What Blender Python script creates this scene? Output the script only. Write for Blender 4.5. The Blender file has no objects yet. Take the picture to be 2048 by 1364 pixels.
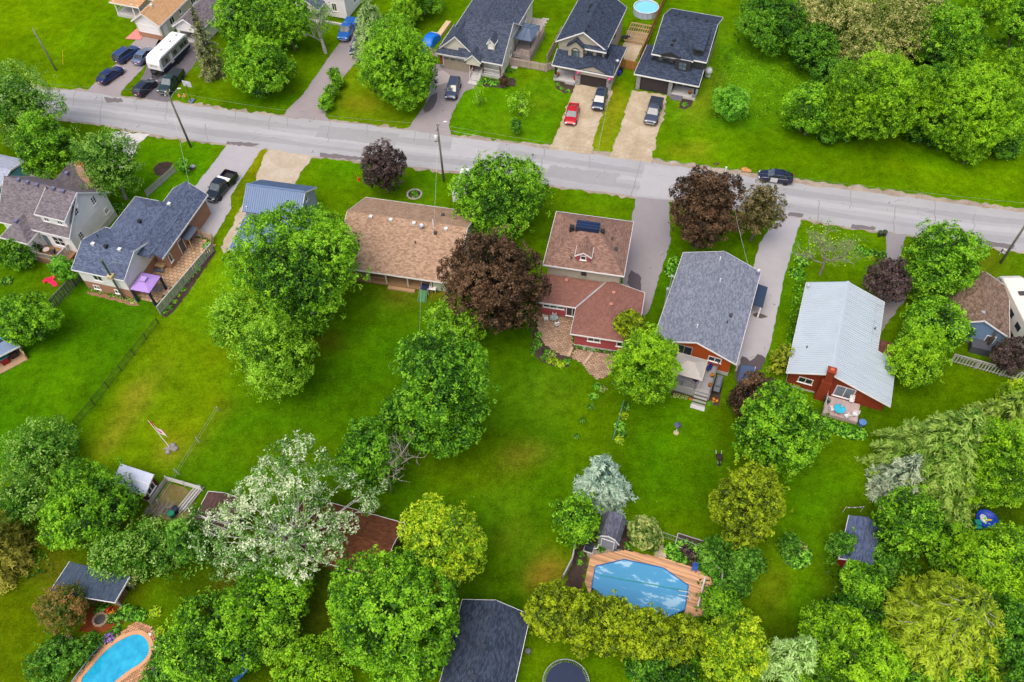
import bpy, math, random
import numpy as np
from math import radians, sin, cos, pi
from mathutils import Vector
scn = bpy.context.scene
COL = scn.collection
# ---------------------------------------------------------------- camera
FPX, PITCH, ROLL, CAMH = 1681.737, 0.918108688, -0.0276239464, 79.7338813
_f = np.array([0, cos(PITCH), -sin(PITCH)]); _u0 = np.array([0, sin(PITCH), cos(PITCH)])
_X = np.array([cos(ROLL), 0, 0]) + _u0 * sin(ROLL); _U = np.array([-sin(ROLL), 0, 0]) + _u0 * cos(ROLL)
CAM = np.array([0, 0, CAMH])
cam_data = bpy.data.cameras.new('camera'); cam = bpy.data.objects.new('camera', cam_data); COL.objects.link(cam)
cam_data.sensor_width = 36.0; cam_data.lens = 36.0 * FPX / 2048; cam_data.clip_end = 3000; cam_data.clip_start = 1
from mathutils import Matrix
cam.matrix_world = Matrix(((_X[0], _U[0], -_f[0], 0), (_X[1], _U[1], -_f[1], 0), (_X[2], _U[2], -_f[2], CAMH), (0, 0, 0, 1)))
scn.camera = cam
scn.render.resolution_x = 1024; scn.render.resolution_y = 682
# ---------------------------------------------------------------- sky, sun, exposure
SUN_DIR = Vector((-0.22, -0.36, 0.90)).normalized()          # towards the sun (veiled by thin cloud)
w = bpy.data.worlds.new('World'); scn.world = w; w.use_nodes = True
nt = w.node_tree; bg = nt.nodes['Background']
sky = nt.nodes.new('ShaderNodeTexSky'); sky.sky_type = 'NISHITA'; sky.sun_disc = False
sky.sun_elevation = math.asin(SUN_DIR.z); sky.sun_rotation = math.atan2(SUN_DIR.x, SUN_DIR.y)
sky.air_density = 1.0; sky.dust_density = 6.0; sky.ozone_density = 1.2
nt.links.new(sky.outputs[0], bg.inputs[0]); bg.inputs[1].default_value = 0.15
sd = bpy.data.lights.new('sun', 'SUN'); sd.energy = 1.0; sd.angle = radians(60); sd.color = (1.0, 0.98, 0.95)
so = bpy.data.objects.new('sun', sd); COL.objects.link(so); so.location = (-60, -30, 120)
so.rotation_euler = SUN_DIR.to_track_quat('Z', 'Y').to_euler()
scn.view_settings.view_transform = 'Standard'; scn.view_settings.look = 'None'
scn.view_settings.gamma = 1.0; scn.view_settings.use_curve_mapping = False
scn.view_settings.exposure = 0.44
# ---------------------------------------------------------------- helpers
rng = np.random.default_rng(7); random.seed(7)
def ray(u, v):
    return _f + _X * (u - 1024) / FPX - _U * (v - 682) / FPX
def G(u, v, z=0.0):
    """world point at height z that the photograph shows at (u, v)"""
    d = ray(u, v); return CAM + d * ((z - CAMH) / d[2])
def proj(p):
    d = np.asarray(p, float) - CAM; k = d @ _f
    return np.stack([1024 + FPX * (d @ _X) / k, 682 - FPX * (d @ _U) / k], -1)
def hit(u, v, p, n):
    d = ray(u, v); n = np.asarray(n, float); return CAM + d * (((np.asarray(p, float) - CAM) @ n) / (d @ n))
def pxm(p):
    return FPX / ((np.asarray(p, float) - CAM) @ _f)
def lin(r, g, b, k=1.0):
    return tuple(k * ((c / 255 / 12.92) if c / 255 < .04045 else ((c / 255 + .055) / 1.055) ** 2.4) for c in (r, g, b))
class MB:
    def __init__(s): s.v = []; s.f = []
    def add(s, vs, fs):
        n = len(s.v); s.v += [tuple(map(float, q)) for q in vs]; s.f += [tuple(i + n for i in f) for f in fs]; return s
    def mm(s, x0, x1, y0, y1, z0, z1):
        return s.add([(x0,y0,z0),(x1,y0,z0),(x1,y1,z0),(x0,y1,z0),(x0,y0,z1),(x1,y0,z1),(x1,y1,z1),(x0,y1,z1)],
                     [(3,2,1,0),(4,5,6,7),(0,1,5,4),(1,2,6,5),(2,3,7,6),(3,0,4,7)])
    def box(s, c, d, rz=0, ry=0, rx=0):
        M = Matrix.Rotation(rz, 3, 'Z') @ Matrix.Rotation(ry, 3, 'Y') @ Matrix.Rotation(rx, 3, 'X')
        vs = [M @ Vector((sx*d[0]/2, sy*d[1]/2, sz*d[2]/2)) + Vector(c) for sz in (-1,1) for sx, sy in ((-1,-1),(1,-1),(1,1),(-1,1))]
        return s.add(vs, [(3,2,1,0),(4,5,6,7),(0,1,5,4),(1,2,6,5),(2,3,7,6),(3,0,4,7)])
    def prism(s, poly, z0, z1):
        n = len(poly); a = sum(poly[i][0]*poly[(i+1)%n][1]-poly[(i+1)%n][0]*poly[i][1] for i in range(n))
        if a < 0: poly = poly[::-1]
        return s.add([(p[0],p[1],z0) for p in poly]+[(p[0],p[1],z1) for p in poly],
                     [tuple(range(n))[::-1], tuple(range(n, 2*n))]+[(i,(i+1)%n,n+(i+1)%n,n+i) for i in range(n)])
    def slab(s, poly, t=0.14):
        """3D polygon seen from above (counter-clockwise), thickened straight down"""
        n = len(poly)
        nx = sum((poly[i][0]*poly[(i+1)%n][1]-poly[(i+1)%n][0]*poly[i][1]) for i in range(n))
        if nx < 0: poly = poly[::-1]
        return s.add([tuple(p) for p in poly]+[(p[0],p[1],p[2]-t) for p in poly],
                     [tuple(range(n)), tuple(range(n, 2*n))[::-1]]+[(n+i,n+(i+1)%n,(i+1)%n,i) for i in range(n)])
    def poly3(s, pts, off):
        """any planar polygon thickened along vector off"""
        n = len(pts); o = np.asarray(off, float)
        return s.add([tuple(p) for p in pts]+[tuple(np.asarray(p, float)+o) for p in pts],
                     [tuple(range(n))[::-1], tuple(range(n, 2*n))]+[(i,(i+1)%n,n+(i+1)%n,n+i) for i in range(n)])
    def tube(s, p, q, r0, r1=None, n=8):
        return s.path([p, q], [r0, r0 if r1 is None else r1], n)
    def path(s, pts, rad, n=8, cap=True):
        pts = [Vector(p) for p in pts]; k = len(pts)
        if not hasattr(rad, '__len__'): rad = [rad]*k
        vs = []
        for i, p in enumerate(pts):
            d = (pts[min(i+1,k-1)]-pts[max(i-1,0)])
            d = d.normalized() if d.length > 1e-9 else Vector((0,0,1))
            a = d.cross(Vector((0,0,1)) if abs(d.z) < .95 else Vector((1,0,0))).normalized(); b = d.cross(a)
            vs += [p + (a*cos(2*pi*j/n)+b*sin(2*pi*j/n))*rad[i] for j in range(n)]
        fs = [(i*n+j, i*n+(j+1)%n, (i+1)*n+(j+1)%n, (i+1)*n+j) for i in range(k-1) for j in range(n)]
        if cap: fs += [tuple(range(n))[::-1], tuple(range((k-1)*n, k*n))]
        return s.add(vs, fs)
    def lathe(s, prof, c=(0,0,0), n=16):
        k = len(prof)
        vs = [(c[0]+r*cos(2*pi*j/n), c[1]+r*sin(2*pi*j/n), c[2]+z) for r, z in prof for j in range(n)]
        fs = [(i*n+j, i*n+(j+1)%n, (i+1)*n+(j+1)%n, (i+1)*n+j) for i in range(k-1) for j in range(n)]
        fs += [tuple(range(n))[::-1], tuple(range((k-1)*n, k*n))]
        return s.add(vs, fs)
    def blob(s, c, r, nu=12, nv=8):
        r = r if hasattr(r, '__len__') else (r,r,r)
        vs = [(c[0],c[1],c[2]-r[2])]
        for i in range(1, nv):
            t = -pi/2+pi*i/nv
            vs += [(c[0]+r[0]*cos(t)*cos(2*pi*j/nu), c[1]+r[1]*cos(t)*sin(2*pi*j/nu), c[2]+r[2]*sin(t)) for j in range(nu)]
        vs.append((c[0],c[1],c[2]+r[2])); L = len(vs)-1
        fs = [(0, 1+(j+1)%nu, 1+j) for j in range(nu)]
        fs += [(1+i*nu+j, 1+i*nu+(j+1)%nu, 1+(i+1)*nu+(j+1)%nu, 1+(i+1)*nu+j) for i in range(nv-2) for j in range(nu)]
        fs += [(L, 1+(nv-2)*nu+j, 1+(nv-2)*nu+(j+1)%nu) for j in range(nu)]
        return s.add(vs, fs)
    def grid(s, rows, close=False):
        """rows of equal length joined by quads"""
        n = len(rows[0]); k = len(rows)
        fs = [(i*n+j, i*n+(j+1)%n, (i+1)*n+(j+1)%n, (i+1)*n+j) for i in range(k-1) for j in range(n if close else n-1)]
        return s.add([p for r in rows for p in r], fs)
    def mesh(s, name):
        me = bpy.data.meshes.new(name); me.from_pydata(s.v, [], s.f); uvs(me); return me
    def build(s, name, mat, parent=None, loc=None, rz=0, smooth=False, bevel=0, sub=0):
        return mobj(name, s.mesh(name), mat, parent, loc, rz, smooth, bevel, sub)
def uvs(me):
    """u runs level along each face, v up its slope, both in metres"""
    npol = len(me.polygons); nl = len(me.loops)
    nor = np.empty(npol*3); me.polygons.foreach_get('normal', nor); nor = nor.reshape(-1,3)
    ls = np.empty(npol, int); lt = np.empty(npol, int); me.polygons.foreach_get('loop_start', ls); me.polygons.foreach_get('loop_total', lt)
    vi = np.empty(nl, int); me.loops.foreach_get('vertex_index', vi)
    co = np.empty(len(me.vertices)*3); me.vertices.foreach_get('co', co); co = co.reshape(-1,3)
    u = np.stack([-nor[:,1], nor[:,0], np.zeros(npol)], 1); L = np.linalg.norm(u, axis=1)
    flat = L < 0.03; u[flat] = (1,0,0); L[flat] = 1; u /= L[:,None]; v = np.cross(nor, u)
    order = np.argsort(ls); pf = np.repeat(order, lt[order])
    uv = np.stack([(co[vi]*u[pf]).sum(1), (co[vi]*v[pf]).sum(1)], 1)
    me.uv_layers.new(name='UVMap').data.foreach_set('uv', uv.ravel())
def mobj(name, me, mat, parent=None, loc=None, rz=0, smooth=False, bevel=0, sub=0):
    o = bpy.data.objects.new(name, me); COL.objects.link(o)
    if mat is not None and not me.materials: me.materials.append(mat)
    if smooth: me.polygons.foreach_set('use_smooth', np.ones(len(me.polygons), bool))
    if parent is not None: o.parent = parent
    if loc is not None: o.location = loc
    o.rotation_euler[2] = rz
    if bevel:
        m = o.modifiers.new('bevel', 'BEVEL'); m.width = bevel; m.segments = 2; m.limit_method = 'ANGLE'
    if sub:
        m = o.modifiers.new('sub', 'SUBSURF'); m.levels = m.render_levels = sub
    return o
def tag(o, label, cat, group=None):
    o['label'] = label; o['category'] = cat
    if group: o['group'] = group
    return o
def thing(name, label, cat, loc=(0,0,0), rz=0, group=None):
    o = bpy.data.objects.new(name, None); COL.objects.link(o); o.empty_display_size = .3
    o.location = loc; o.rotation_euler[2] = rz; return tag(o, label, cat, group)
def struct(o): o['kind'] = 'structure'; return o
def stuff(o): o['kind'] = 'stuff'; return o
def dup(root, loc=None, rz=None, label=None, group=None):
    r = root.copy(); COL.objects.link(r)
    if loc is not None: r.location = loc
    if rz is not None: r.rotation_euler[2] = rz
    if label: r['label'] = label
    if group: r['group'] = group
    for ch in list(root.children):
        c = ch.copy(); COL.objects.link(c); c.parent = r
        for g in ch.children:
            d = g.copy(); COL.objects.link(d); d.parent = c
    return r
# ---------------------------------------------------------------- materials
class NT:
    def __init__(s, name):
        s.m = bpy.data.materials.new(name); s.m.use_nodes = True; s.t = s.m.node_tree; s.b = s.t.nodes['Principled BSDF']
        s.out = s.t.nodes['Material Output']
    def n(s, t, **kw):
        d = s.t.nodes.new(t)
        for k, v in kw.items():
            if k.startswith('i_'): d.inputs[k[2:].replace('_', ' ')].default_value = v
            else: setattr(d, k, v)
        return d
    def l(s, a, b): s.t.links.new(a, b)
    def coord(s, kind='Object'): return s.n('ShaderNodeTexCoord').outputs[kind]
    def noise(s, vec, scale, detail=3, rough=.55):
        d = s.n('ShaderNodeTexNoise', i_Scale=scale, i_Detail=detail, i_Roughness=rough); s.l(vec, d.inputs['Vector']); return d.outputs['Fac']
    def ramp(s, fac, stops):
        d = s.n('ShaderNodeValToRGB'); e = d.color_ramp.elements
        while len(e) < len(stops): e.new(.5)
        for k, (p, c) in zip(e, stops): k.position = p; k.color = (*c, 1)
        s.l(fac, d.inputs[0]); return d.outputs[0]
    def mix(s, fac, a, b, mode='MIX'):
        d = s.n('ShaderNodeMix', data_type='RGBA', blend_type=mode)
        for k, v in ((0, fac), (6, a), (7, b)):
            if hasattr(v, 'links'): s.l(v, d.inputs[k])
            else: d.inputs[k].default_value = (*v, 1) if k else v
        return d.outputs[2]
    def math(s, op, a, b=0.0, c=0.0):
        d = s.n('ShaderNodeMath', operation=op)
        for k, v in ((0, a), (1, b), (2, c)):
            if hasattr(v, 'links'): s.l(v, d.inputs[k])
            else: d.inputs[k].default_value = v
        return d.outputs[0]
    def scalev(s, vec, sc):
        d = s.n('ShaderNodeMapping'); d.inputs['Scale'].default_value = sc; s.l(vec, d.inputs[0]); return d.outputs[0]
    def bump(s, h, strength=.3, dist=.02):
        d = s.n('ShaderNodeBump', i_Strength=strength, i_Distance=dist); s.l(h, d.inputs['Height']); s.l(d.outputs[0], s.b.inputs['Normal'])
    def done(s, col, rough=.8, metal=0, spec=None):
        if hasattr(col, 'links'): s.l(col, s.b.inputs['Base Color'])
        else: s.b.inputs['Base Color'].default_value = (*col, 1)
        if hasattr(rough, 'links'): s.l(rough, s.b.inputs['Roughness'])
        else: s.b.inputs['Roughness'].default_value = rough
        s.b.inputs['Metallic'].default_value = metal
        if spec is not None: s.b.inputs['Specular IOR Level'].default_value = spec
        return s.m
_mc = {}
def cached(fn):
    def g(*a, **k):
        key = (fn.__name__, a, tuple(sorted(k.items())))
        if key not in _mc: _mc[key] = fn(*a, **k)
        return _mc[key]
    return g
@cached
def plain(c, rough=.7, var=.12, scale=1.5, metal=0, spec=.4):
    t = NT('plain'); v = t.coord(); n = t.noise(v, scale, 4); lo = tuple(x*(1-var) for x in c); hi = tuple(min(1, x*(1+var)) for x in c)
    return t.done(t.ramp(n, [(.3, lo), (.7, hi)]), rough, metal, spec)
@cached
def shingle(c1, c2, c3, w=.34, h=.15, streak=.5):
    t = NT('shingle'); uv = t.coord('UV')
    b = t.n('ShaderNodeTexBrick', offset=.5, i_Scale=1.0, i_Mortar_Size=.012, i_Mortar_Smooth=.3, i_Bias=0.0, i_Brick_Width=w, i_Row_Height=h)
    t.l(uv, b.inputs['Vector'])
    b.inputs['Color1'].default_value = (0,0,0,1); b.inputs['Color2'].default_value = (1,1,1,1); b.inputs['Mortar'].default_value = (.1,.1,.1,1)
    n1 = t.noise(uv, 1.1, 3); n2 = t.noise(t.scalev(uv, (1.6, 5.0, 1)), 1.0, 4, .7); n3 = t.noise(uv, 14, 2)
    f = t.math('ADD', t.math('MULTIPLY', b.outputs['Color'], .42), t.math('ADD', t.math('MULTIPLY', n2, streak), t.math('MULTIPLY', n1, .34)))
    f = t.math('ADD', f, t.math('MULTIPLY', t.math('SUBTRACT', n3, .5), .5))
    f = t.math('SUBTRACT', f, .1)
    col = t.ramp(f, [(.12, c1), (.45, c2), (.86, c3)])
    h_ = t.math('ADD', t.math('MULTIPLY', b.outputs['Fac'], -.6), t.math('MULTIPLY', n3, .7)); t.bump(h_, .6, .03)
    return t.done(col, .92, 0, .2)
@cached
def siding(c, pitch=.15, vert=False, depth=.5, var=.06):
    t = NT('siding'); uv = t.coord('UV'); sp = t.n('ShaderNodeSeparateXYZ'); t.l(uv, sp.inputs[0])
    s = t.math('FRACT', t.math('DIVIDE', sp.outputs[0 if vert else 1], pitch))
    n = t.noise(uv, .8, 4); lo = tuple(x*(1-var) for x in c); hi = tuple(min(1, x*(1+var)) for x in c)
    col = t.ramp(n, [(.3, lo), (.7, hi)])
    edge = t.math('LESS_THAN', s, .09)
    col = t.mix(t.math('MULTIPLY', edge, .35), col, tuple(x*.45 for x in c))
    t.bump(s, depth, .02); return t.done(col, .6, 0, .35)
@cached
def brick(c1, c2, mortar, w=.24, h=.08):
    t = NT('brick'); uv = t.coord('UV')
    b = t.n('ShaderNodeTexBrick', offset=.5, i_Scale=1.0, i_Mortar_Size=.008, i_Brick_Width=w, i_Row_Height=h); t.l(uv, b.inputs['Vector'])
    b.inputs['Color1'].default_value = (*c1, 1); b.inputs['Color2'].default_value = (*c2, 1); b.inputs['Mortar'].default_value = (*mortar, 1)
    n = t.noise(uv, 1.3, 4); col = t.mix(t.math('MULTIPLY', n, .5), b.outputs['Color'], tuple(x*.6 for x in c1))
    t.bump(b.outputs['Fac'], -.4, .01); return t.done(col, .9, 0, .2)
@cached
def asphalt(c, dark=.6, light=1.2, crack=.5, blotch=.35):
    t = NT('asphalt'); v = t.coord()
    n1 = t.noise(v, .09, 4, .6); n2 = t.noise(v, .7, 5, .65); n3 = t.noise(v, 9, 3, .7)
    f = t.math('ADD', t.math('MULTIPLY', n1, blotch+.2), t.math('ADD', t.math('MULTIPLY', n2, .35), t.math('MULTIPLY', n3, .3)))
    col = t.ramp(f, [(.28, tuple(x*dark for x in c)), (.5, c), (.72, tuple(min(1, x*light) for x in c))])
    vo = t.n('ShaderNodeTexVoronoi', feature='DISTANCE_TO_EDGE', i_Scale=.16)
    wn = t.n('ShaderNodeTexNoise', i_Scale=.5, i_Detail=5); t.l(v, wn.inputs['Vector'])
    wv = t.n('ShaderNodeVectorMath', operation='MULTIPLY_ADD'); t.l(wn.outputs['Color'], wv.inputs[0]); wv.inputs[1].default_value = (3,3,3); t.l(v, wv.inputs[2])
    t.l(wv.outputs[0], vo.inputs['Vector'])
    ck = t.math('MULTIPLY', t.math('LESS_THAN', vo.outputs['Distance'], .006), t.math('GREATER_THAN', n2, .56))
    col = t.mix(t.math('MULTIPLY', ck, crack), col, tuple(x*.35 for x in c))
    t.bump(n3, .25, .02); return t.done(col, .9, 0, .25)
@cached
def gravel(c1, c2, c3):
    t = NT('gravel'); v = t.coord()
    n1 = t.noise(v, .35, 4, .6); n2 = t.noise(v, 2.2, 5, .7); n3 = t.noise(v, 16, 3, .8)
    f = t.math('ADD', t.math('MULTIPLY', n1, .45), t.math('ADD', t.math('MULTIPLY', n2, .3), t.math('MULTIPLY', n3, .3)))
    t.bump(n3, .6, .03); return t.done(t.ramp(f, [(.36, c1), (.52, c2), (.66, c3)]), .95, 0, .15)
@cached
def laid(c, var=.28):
    t = NT('laid_stone'); g = t.n('ShaderNodeNewGeometry'); n = t.noise(t.coord(), 5, 4, .7)
    f = t.math('ADD', t.math('MULTIPLY', g.outputs['Random Per Island'], .7), t.math('MULTIPLY', n, .4)); t.bump(n, .3, .01)
    return t.done(t.ramp(f, [(.15, tuple(x*(1-var) for x in c)), (.95, tuple(min(1, x*(1+var)) for x in c))]), .92, 0, .2)
@cached
def wood(c, var=.3, rough=.8, axis=0):
    t = NT('wood'); v = t.coord(); sc = [9, 9, 9]; sc[axis] = .8
    oi = t.n('ShaderNodeObjectInfo'); n = t.noise(t.scalev(v, sc), 1, 4, .6)
    f = t.math('ADD', t.math('MULTIPLY', n, .6), t.math('MULTIPLY', oi.outputs['Random'], .45))
    t.bump(n, .2, .01); return t.done(t.ramp(f, [(.25, tuple(x*(1-var) for x in c)), (.8, tuple(min(1, x*(1+var)) for x in c))]), rough, 0, .25)
@cached
def metal(c, rough=.42, met=.35, var=.06):
    t = NT('metal_roof'); v = t.coord(); n = t.noise(v, .5, 4)
    return t.done(t.ramp(n, [(.3, tuple(x*(1-var) for x in c)), (.7, tuple(min(1, x*(1+var)) for x in c))]), rough, met, .5)
@cached
def paint(c, rough=.22):
    t = NT('car_paint'); m = t.done(c, rough, .25, .5); t.b.inputs['Coat Weight'].default_value = .7; t.b.inputs['Coat Roughness'].default_value = .08; return m
@cached
def glassy(c=(.02,.03,.035), rough=.06):
    t = NT('glass'); n = t.noise(t.coord(), .6, 2); return t.done(t.ramp(n, [(.35, tuple(x*.6 for x in c)), (.65, tuple(x*1.6 for x in c))]), rough, 0, .8)
@cached
def leafmat(cols, trans=.35, rough=.55, spec=.3):
    """cols: dark, mid, light leaf colours; each leaf and each spray has its own shade"""
    t = NT('leaf')
    a = t.n('ShaderNodeAttribute', attribute_name='rnd').outputs['Fac']
    k = len(cols); col = t.ramp(a, [((i+.5)/k, c) for i, c in enumerate(cols)])
    t.b.inputs['Base Color'].default_value = (0,0,0,1)
    t.done(col, rough, 0, spec)
    tr = t.n('ShaderNodeBsdfTranslucent'); t.l(t.mix(1.0, col, (1.25, 1.25, .6), 'MULTIPLY'), tr.inputs[0])
    mx = t.n('ShaderNodeMixShader'); mx.inputs[0].default_value = trans
    t.l(t.b.outputs[0], mx.inputs[1]); t.l(tr.outputs[0], mx.inputs[2]); t.l(mx.outputs[0], t.out.inputs[0]); return t.m
WHITE = plain((.84,.81,.80), .5, .04); WHITE2 = plain((.62,.62,.60), .6, .1); BLACK = plain((.02,.02,.022), .6, .2); DARK = plain((.05,.05,.055), .7, .2)
BARK = plain((.16,.13,.10), .95, .35, 3.0); BARKG = plain((.33,.31,.28), .95, .3, 3.0); CONC = gravel((.42,.41,.39), (.52,.50,.48), (.60,.58,.55))
GLASS = glassy(); WGLASS = glassy((.10,.14,.17), .08); TYRE = plain((.018,.018,.02), .85, .2); CHROME = plain((.55,.56,.58), .25, .05, 1.5, .9)
GALV = plain((.45,.47,.49), .45, .15, 2.0, .5); OLDWOOD = wood((.36,.34,.31), .25, .9, 2); CEDARWOOD = wood((.46,.25,.10), .25, .8, 2); PTWOOD = wood((.52,.36,.18), .2, .8, 2)
MULCH = gravel((.030,.020,.017), (.055,.036,.030), (.09,.06,.05)); SOIL = gravel((.10,.05,.025), (.17,.09,.045), (.24,.14,.08))
# ================================================================ ground, road, drives
def inpoly(P, poly):
    x, y = P[:,0], P[:,1]; r = np.zeros(len(P), bool); n = len(poly)
    for i in range(n):
        x1, y1 = poly[i]; x2, y2 = poly[(i+1) % n]
        c = ((y1 > y) != (y2 > y)) & (x < (x2-x1)*(y-y1)/((y2-y1) or 1e-9)+x1); r ^= c
    return r
def vnoise(P, s, seed=0):
    """smooth value noise in the plane"""
    r = np.random.default_rng(seed); T = r.random((64,64)); q = P/s; i = np.floor(q).astype(int); f = q-i; f = f*f*(3-2*f)
    g = lambda a, b: T[(i[:,0]+a) % 64, (i[:,1]+b) % 64]
    return (g(0,0)*(1-f[:,0])+g(1,0)*f[:,0])*(1-f[:,1])+(g(0,1)*(1-f[:,0])+g(1,1)*f[:,0])*f[:,1]
def ground():
    def axis(a, b, st, far):
        m = np.arange(a, b+st/2, st); e = np.array([4, 12, 30, 80, 200, far]); return np.concatenate([m[0]-e[::-1], m, m[-1]+e])
    xs = axis(-96, 96, .8, 900); ys = axis(12, 152, .8, 900)
    XX, YY = np.meshgrid(xs, ys); P = np.stack([XX.ravel(), YY.ravel()], 1); n = len(P)
    px = proj(np.column_stack([P, np.zeros(n)])); d = np.column_stack([P, np.zeros(n)])-CAM; px[(d@_f) < 5] = (-9e3, -9e3)
    wob = (np.stack([vnoise(P, 3, 1), vnoise(P, 3, 2)], 1)-.5)*26+(np.stack([vnoise(P, .9, 3), vnoise(P, .9, 4)], 1)-.5)*14
    q = px+wob
    c = np.tile(lin(80,128,10), (n,1))
    def put(m, col, s=1.0):
        nonlocal c
        m = (m*s)[:,None]; c = c*(1-m)+np.array(col)*m
    def zone(poly, col, s=1.0): put(inpoly(q, poly).astype(float), col, s)
    def blob(u, v, ru, rv, col, s=1.0, rot=0, grain=.6):
        a = radians(rot); x = q[:,0]-u; y = q[:,1]-v; xx = (x*cos(a)+y*sin(a))/ru; yy = (-x*sin(a)+y*cos(a))/rv
        m = np.clip(1.25-(xx*xx+yy*yy), 0, 1); g = np.clip((vnoise(P, .8, int(u+v) % 97)-.5)*3+.6, 0, 1); put(m*(1-grain+grain*g), col, s)
    YG, VG, DG, LG = lin(104,140,16), lin(64,124,12), lin(46,96,10), lin(86,146,30); DRY, SOILC = lin(176,158,96), lin(120,96,60)
    zone([(-80,-60),(360,-60),(330,40),(180,190),(-80,190)], lin(92,140,8))
    for k in range(7): blob(60+k*34, 60-k*3, 8, 150, lin(74,126,6), .6, 38, .2)
    zone([(-80,520),(150,520),(330,600),(110,930),(-80,960)], VG)
    blob(120,800,110,90,lin(74,132,12),.8); blob(60,560,110,60,lin(80,122,16),.8); blob(260,640,40,30,lin(74,140,34),.7)
    zone([(335,615),(470,440),(520,560),(440,800),(340,960),(130,930)], lin(96,140,16)); zone([(340,620),(480,470),(500,560),(420,700)], lin(92,148,18))
    blob(265,800,70,18,DRY,.65,-52,.8); blob(225,870,60,16,DRY,.5,-48,.8); blob(330,735,30,10,DRY,.45,-50,.9); blob(360,870,60,40,lin(112,136,24),.7)
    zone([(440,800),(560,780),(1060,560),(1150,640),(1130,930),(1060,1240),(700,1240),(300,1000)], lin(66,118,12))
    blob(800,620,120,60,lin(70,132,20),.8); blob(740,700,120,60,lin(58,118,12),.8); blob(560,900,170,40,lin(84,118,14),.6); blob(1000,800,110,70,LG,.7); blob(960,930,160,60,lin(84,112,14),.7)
    blob(1100,780,60,70,lin(92,142,36),.6); blob(1080,900,40,30,lin(150,140,90),.4,0,.95); blob(1030,920,40,20,lin(150,140,90),.4,0,.95); blob(1010,1010,60,50,LG,.7); blob(960,1150,60,60,lin(72,112,12),.7)
    blob(1085,1150,34,46,lin(164,132,84),.85,25,.55); blob(1030,1080,60,40,lin(132,136,60),.3,0,.9); blob(640,688,40,14,SOILC,.8,10,.4); blob(800,588,60,16,lin(126,110,66),.55,10,.8); blob(880,590,40,12,lin(150,120,84),.8,12,.5)
    blob(700,340,70,30,lin(70,142,12),.8); blob(860,360,60,30,lin(72,136,10),.8); blob(1180,400,70,30,lin(84,136,16),.8); blob(1185,415,40,10,lin(140,150,60),.4,8,.9)
    blob(1340,900,110,140,lin(66,128,10),.9); blob(1310,960,60,60,lin(76,138,16),.6); blob(1620,1000,90,110,lin(66,130,14),.9); blob(1545,1175,40,60,lin(92,104,34),.8,20,.5); blob(1620,1200,40,50,lin(60,132,14),.8)
    zone([(1350,60),(1700,60),(1640,260),(1340,260)], lin(84,144,22)); blob(1400,200,36,80,lin(150,146,70),.35,25,.9); blob(1405,100,30,60,lin(120,142,50),.4,20,.9)
    zone([(1300,262),(1650,262),(2060,330),(2060,420),(1560,356),(1300,324)], lin(86,138,8)); blob(1380,305,60,18,lin(140,140,60),.5,6,.9); blob(1750,290,200,24,lin(62,116,6),.7,8); blob(1900,345,160,20,lin(96,140,6),.6,8)
    zone([(1700,-60),(2060,-60),(2060,130),(1900,120)], lin(84,138,24))
    zone([(690,120),(800,200),(840,250),(660,240)], lin(96,136,22)); blob(720,215,50,14,lin(150,146,60),.5,8,.9); blob(560,200,120,26,lin(66,126,8),.9); blob(590,60,60,50,lin(56,116,8),.9)
    zone([(905,170),(1130,160),(1110,290),(900,262)], lin(78,140,14)); blob(1010,250,80,26,lin(100,142,34),.6,0,.9); blob(1080,190,40,40,lin(110,146,40),.5,0,.9)
    zone([(1195,160),(1262,170),(1225,312),(1180,300)], lin(110,142,30)); blob(1225,235,16,60,lin(150,140,70),.4,14,.9)
    zone([(462,430),(520,300),(540,300),(470,440)], lin(136,140,30)); blob(385,160,60,14,lin(120,142,24),.6,14,.8)
    zone([(270,270),(450,290),(390,400),(240,420)], lin(76,140,10)); blob(330,340,40,30,lin(92,140,30),.5); blob(1740,500,60,40,lin(78,134,12),.9); blob(1990,520,40,30,lin(120,130,60),.6,0,.8); blob(1960,560,30,16,lin(150,140,100),.6,0,.7)
    zone([(1560,470),(1600,470),(1530,720),(1500,740)], lin(66,130,14)); zone([(1330,480),(1370,480),(1330,620),(1300,640)], lin(60,124,10))
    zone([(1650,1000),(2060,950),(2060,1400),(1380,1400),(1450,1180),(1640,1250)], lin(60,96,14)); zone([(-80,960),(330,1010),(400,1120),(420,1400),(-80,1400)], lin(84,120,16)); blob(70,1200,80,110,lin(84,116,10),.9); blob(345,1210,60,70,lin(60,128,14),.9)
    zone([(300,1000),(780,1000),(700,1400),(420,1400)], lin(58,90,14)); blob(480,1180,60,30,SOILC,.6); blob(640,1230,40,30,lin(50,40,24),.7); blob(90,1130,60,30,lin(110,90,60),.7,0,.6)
    blob(343,894,16,20,lin(176,150,100),.9,0,.5)
    for k in range(9): blob(452-k*14,800+k*22,5,15,lin(126,116,64),.7,30,.5)
    g = c.reshape(len(ys), len(xs), 3)
    for _ in range(3):
        g[1:-1,1:-1] = (g[1:-1,1:-1]*2+g[:-2,1:-1]+g[2:,1:-1]+g[1:-1,:-2]+g[1:-1,2:])/6
    c = g.reshape(-1,3)
    hv = np.clip((vnoise(P, 5, 21)*.6+vnoise(P, 2, 22)*.4-.45)*3, 0, 1)[:,None]; c = c*(1-hv*.45)+c*np.array([1.32, 1.10, 1.0])*hv*.45
    gv = np.clip((vnoise(P, 7, 23)*.6+vnoise(P, 2.4, 24)*.4-.5)*3, 0, 1)[:,None]; c = c*(1-gv*.4)+c*np.array([.82, 1.04, 1.0])*gv*.4
    c *= (.80+.40*vnoise(P, 6, 8))[:,None]*(.86+.28*vnoise(P, 1.6, 9))[:,None]
    c = c*np.array([.96,.74,.30])
    me = bpy.data.meshes.new('ground'); nx, ny = len(xs), len(ys)
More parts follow.
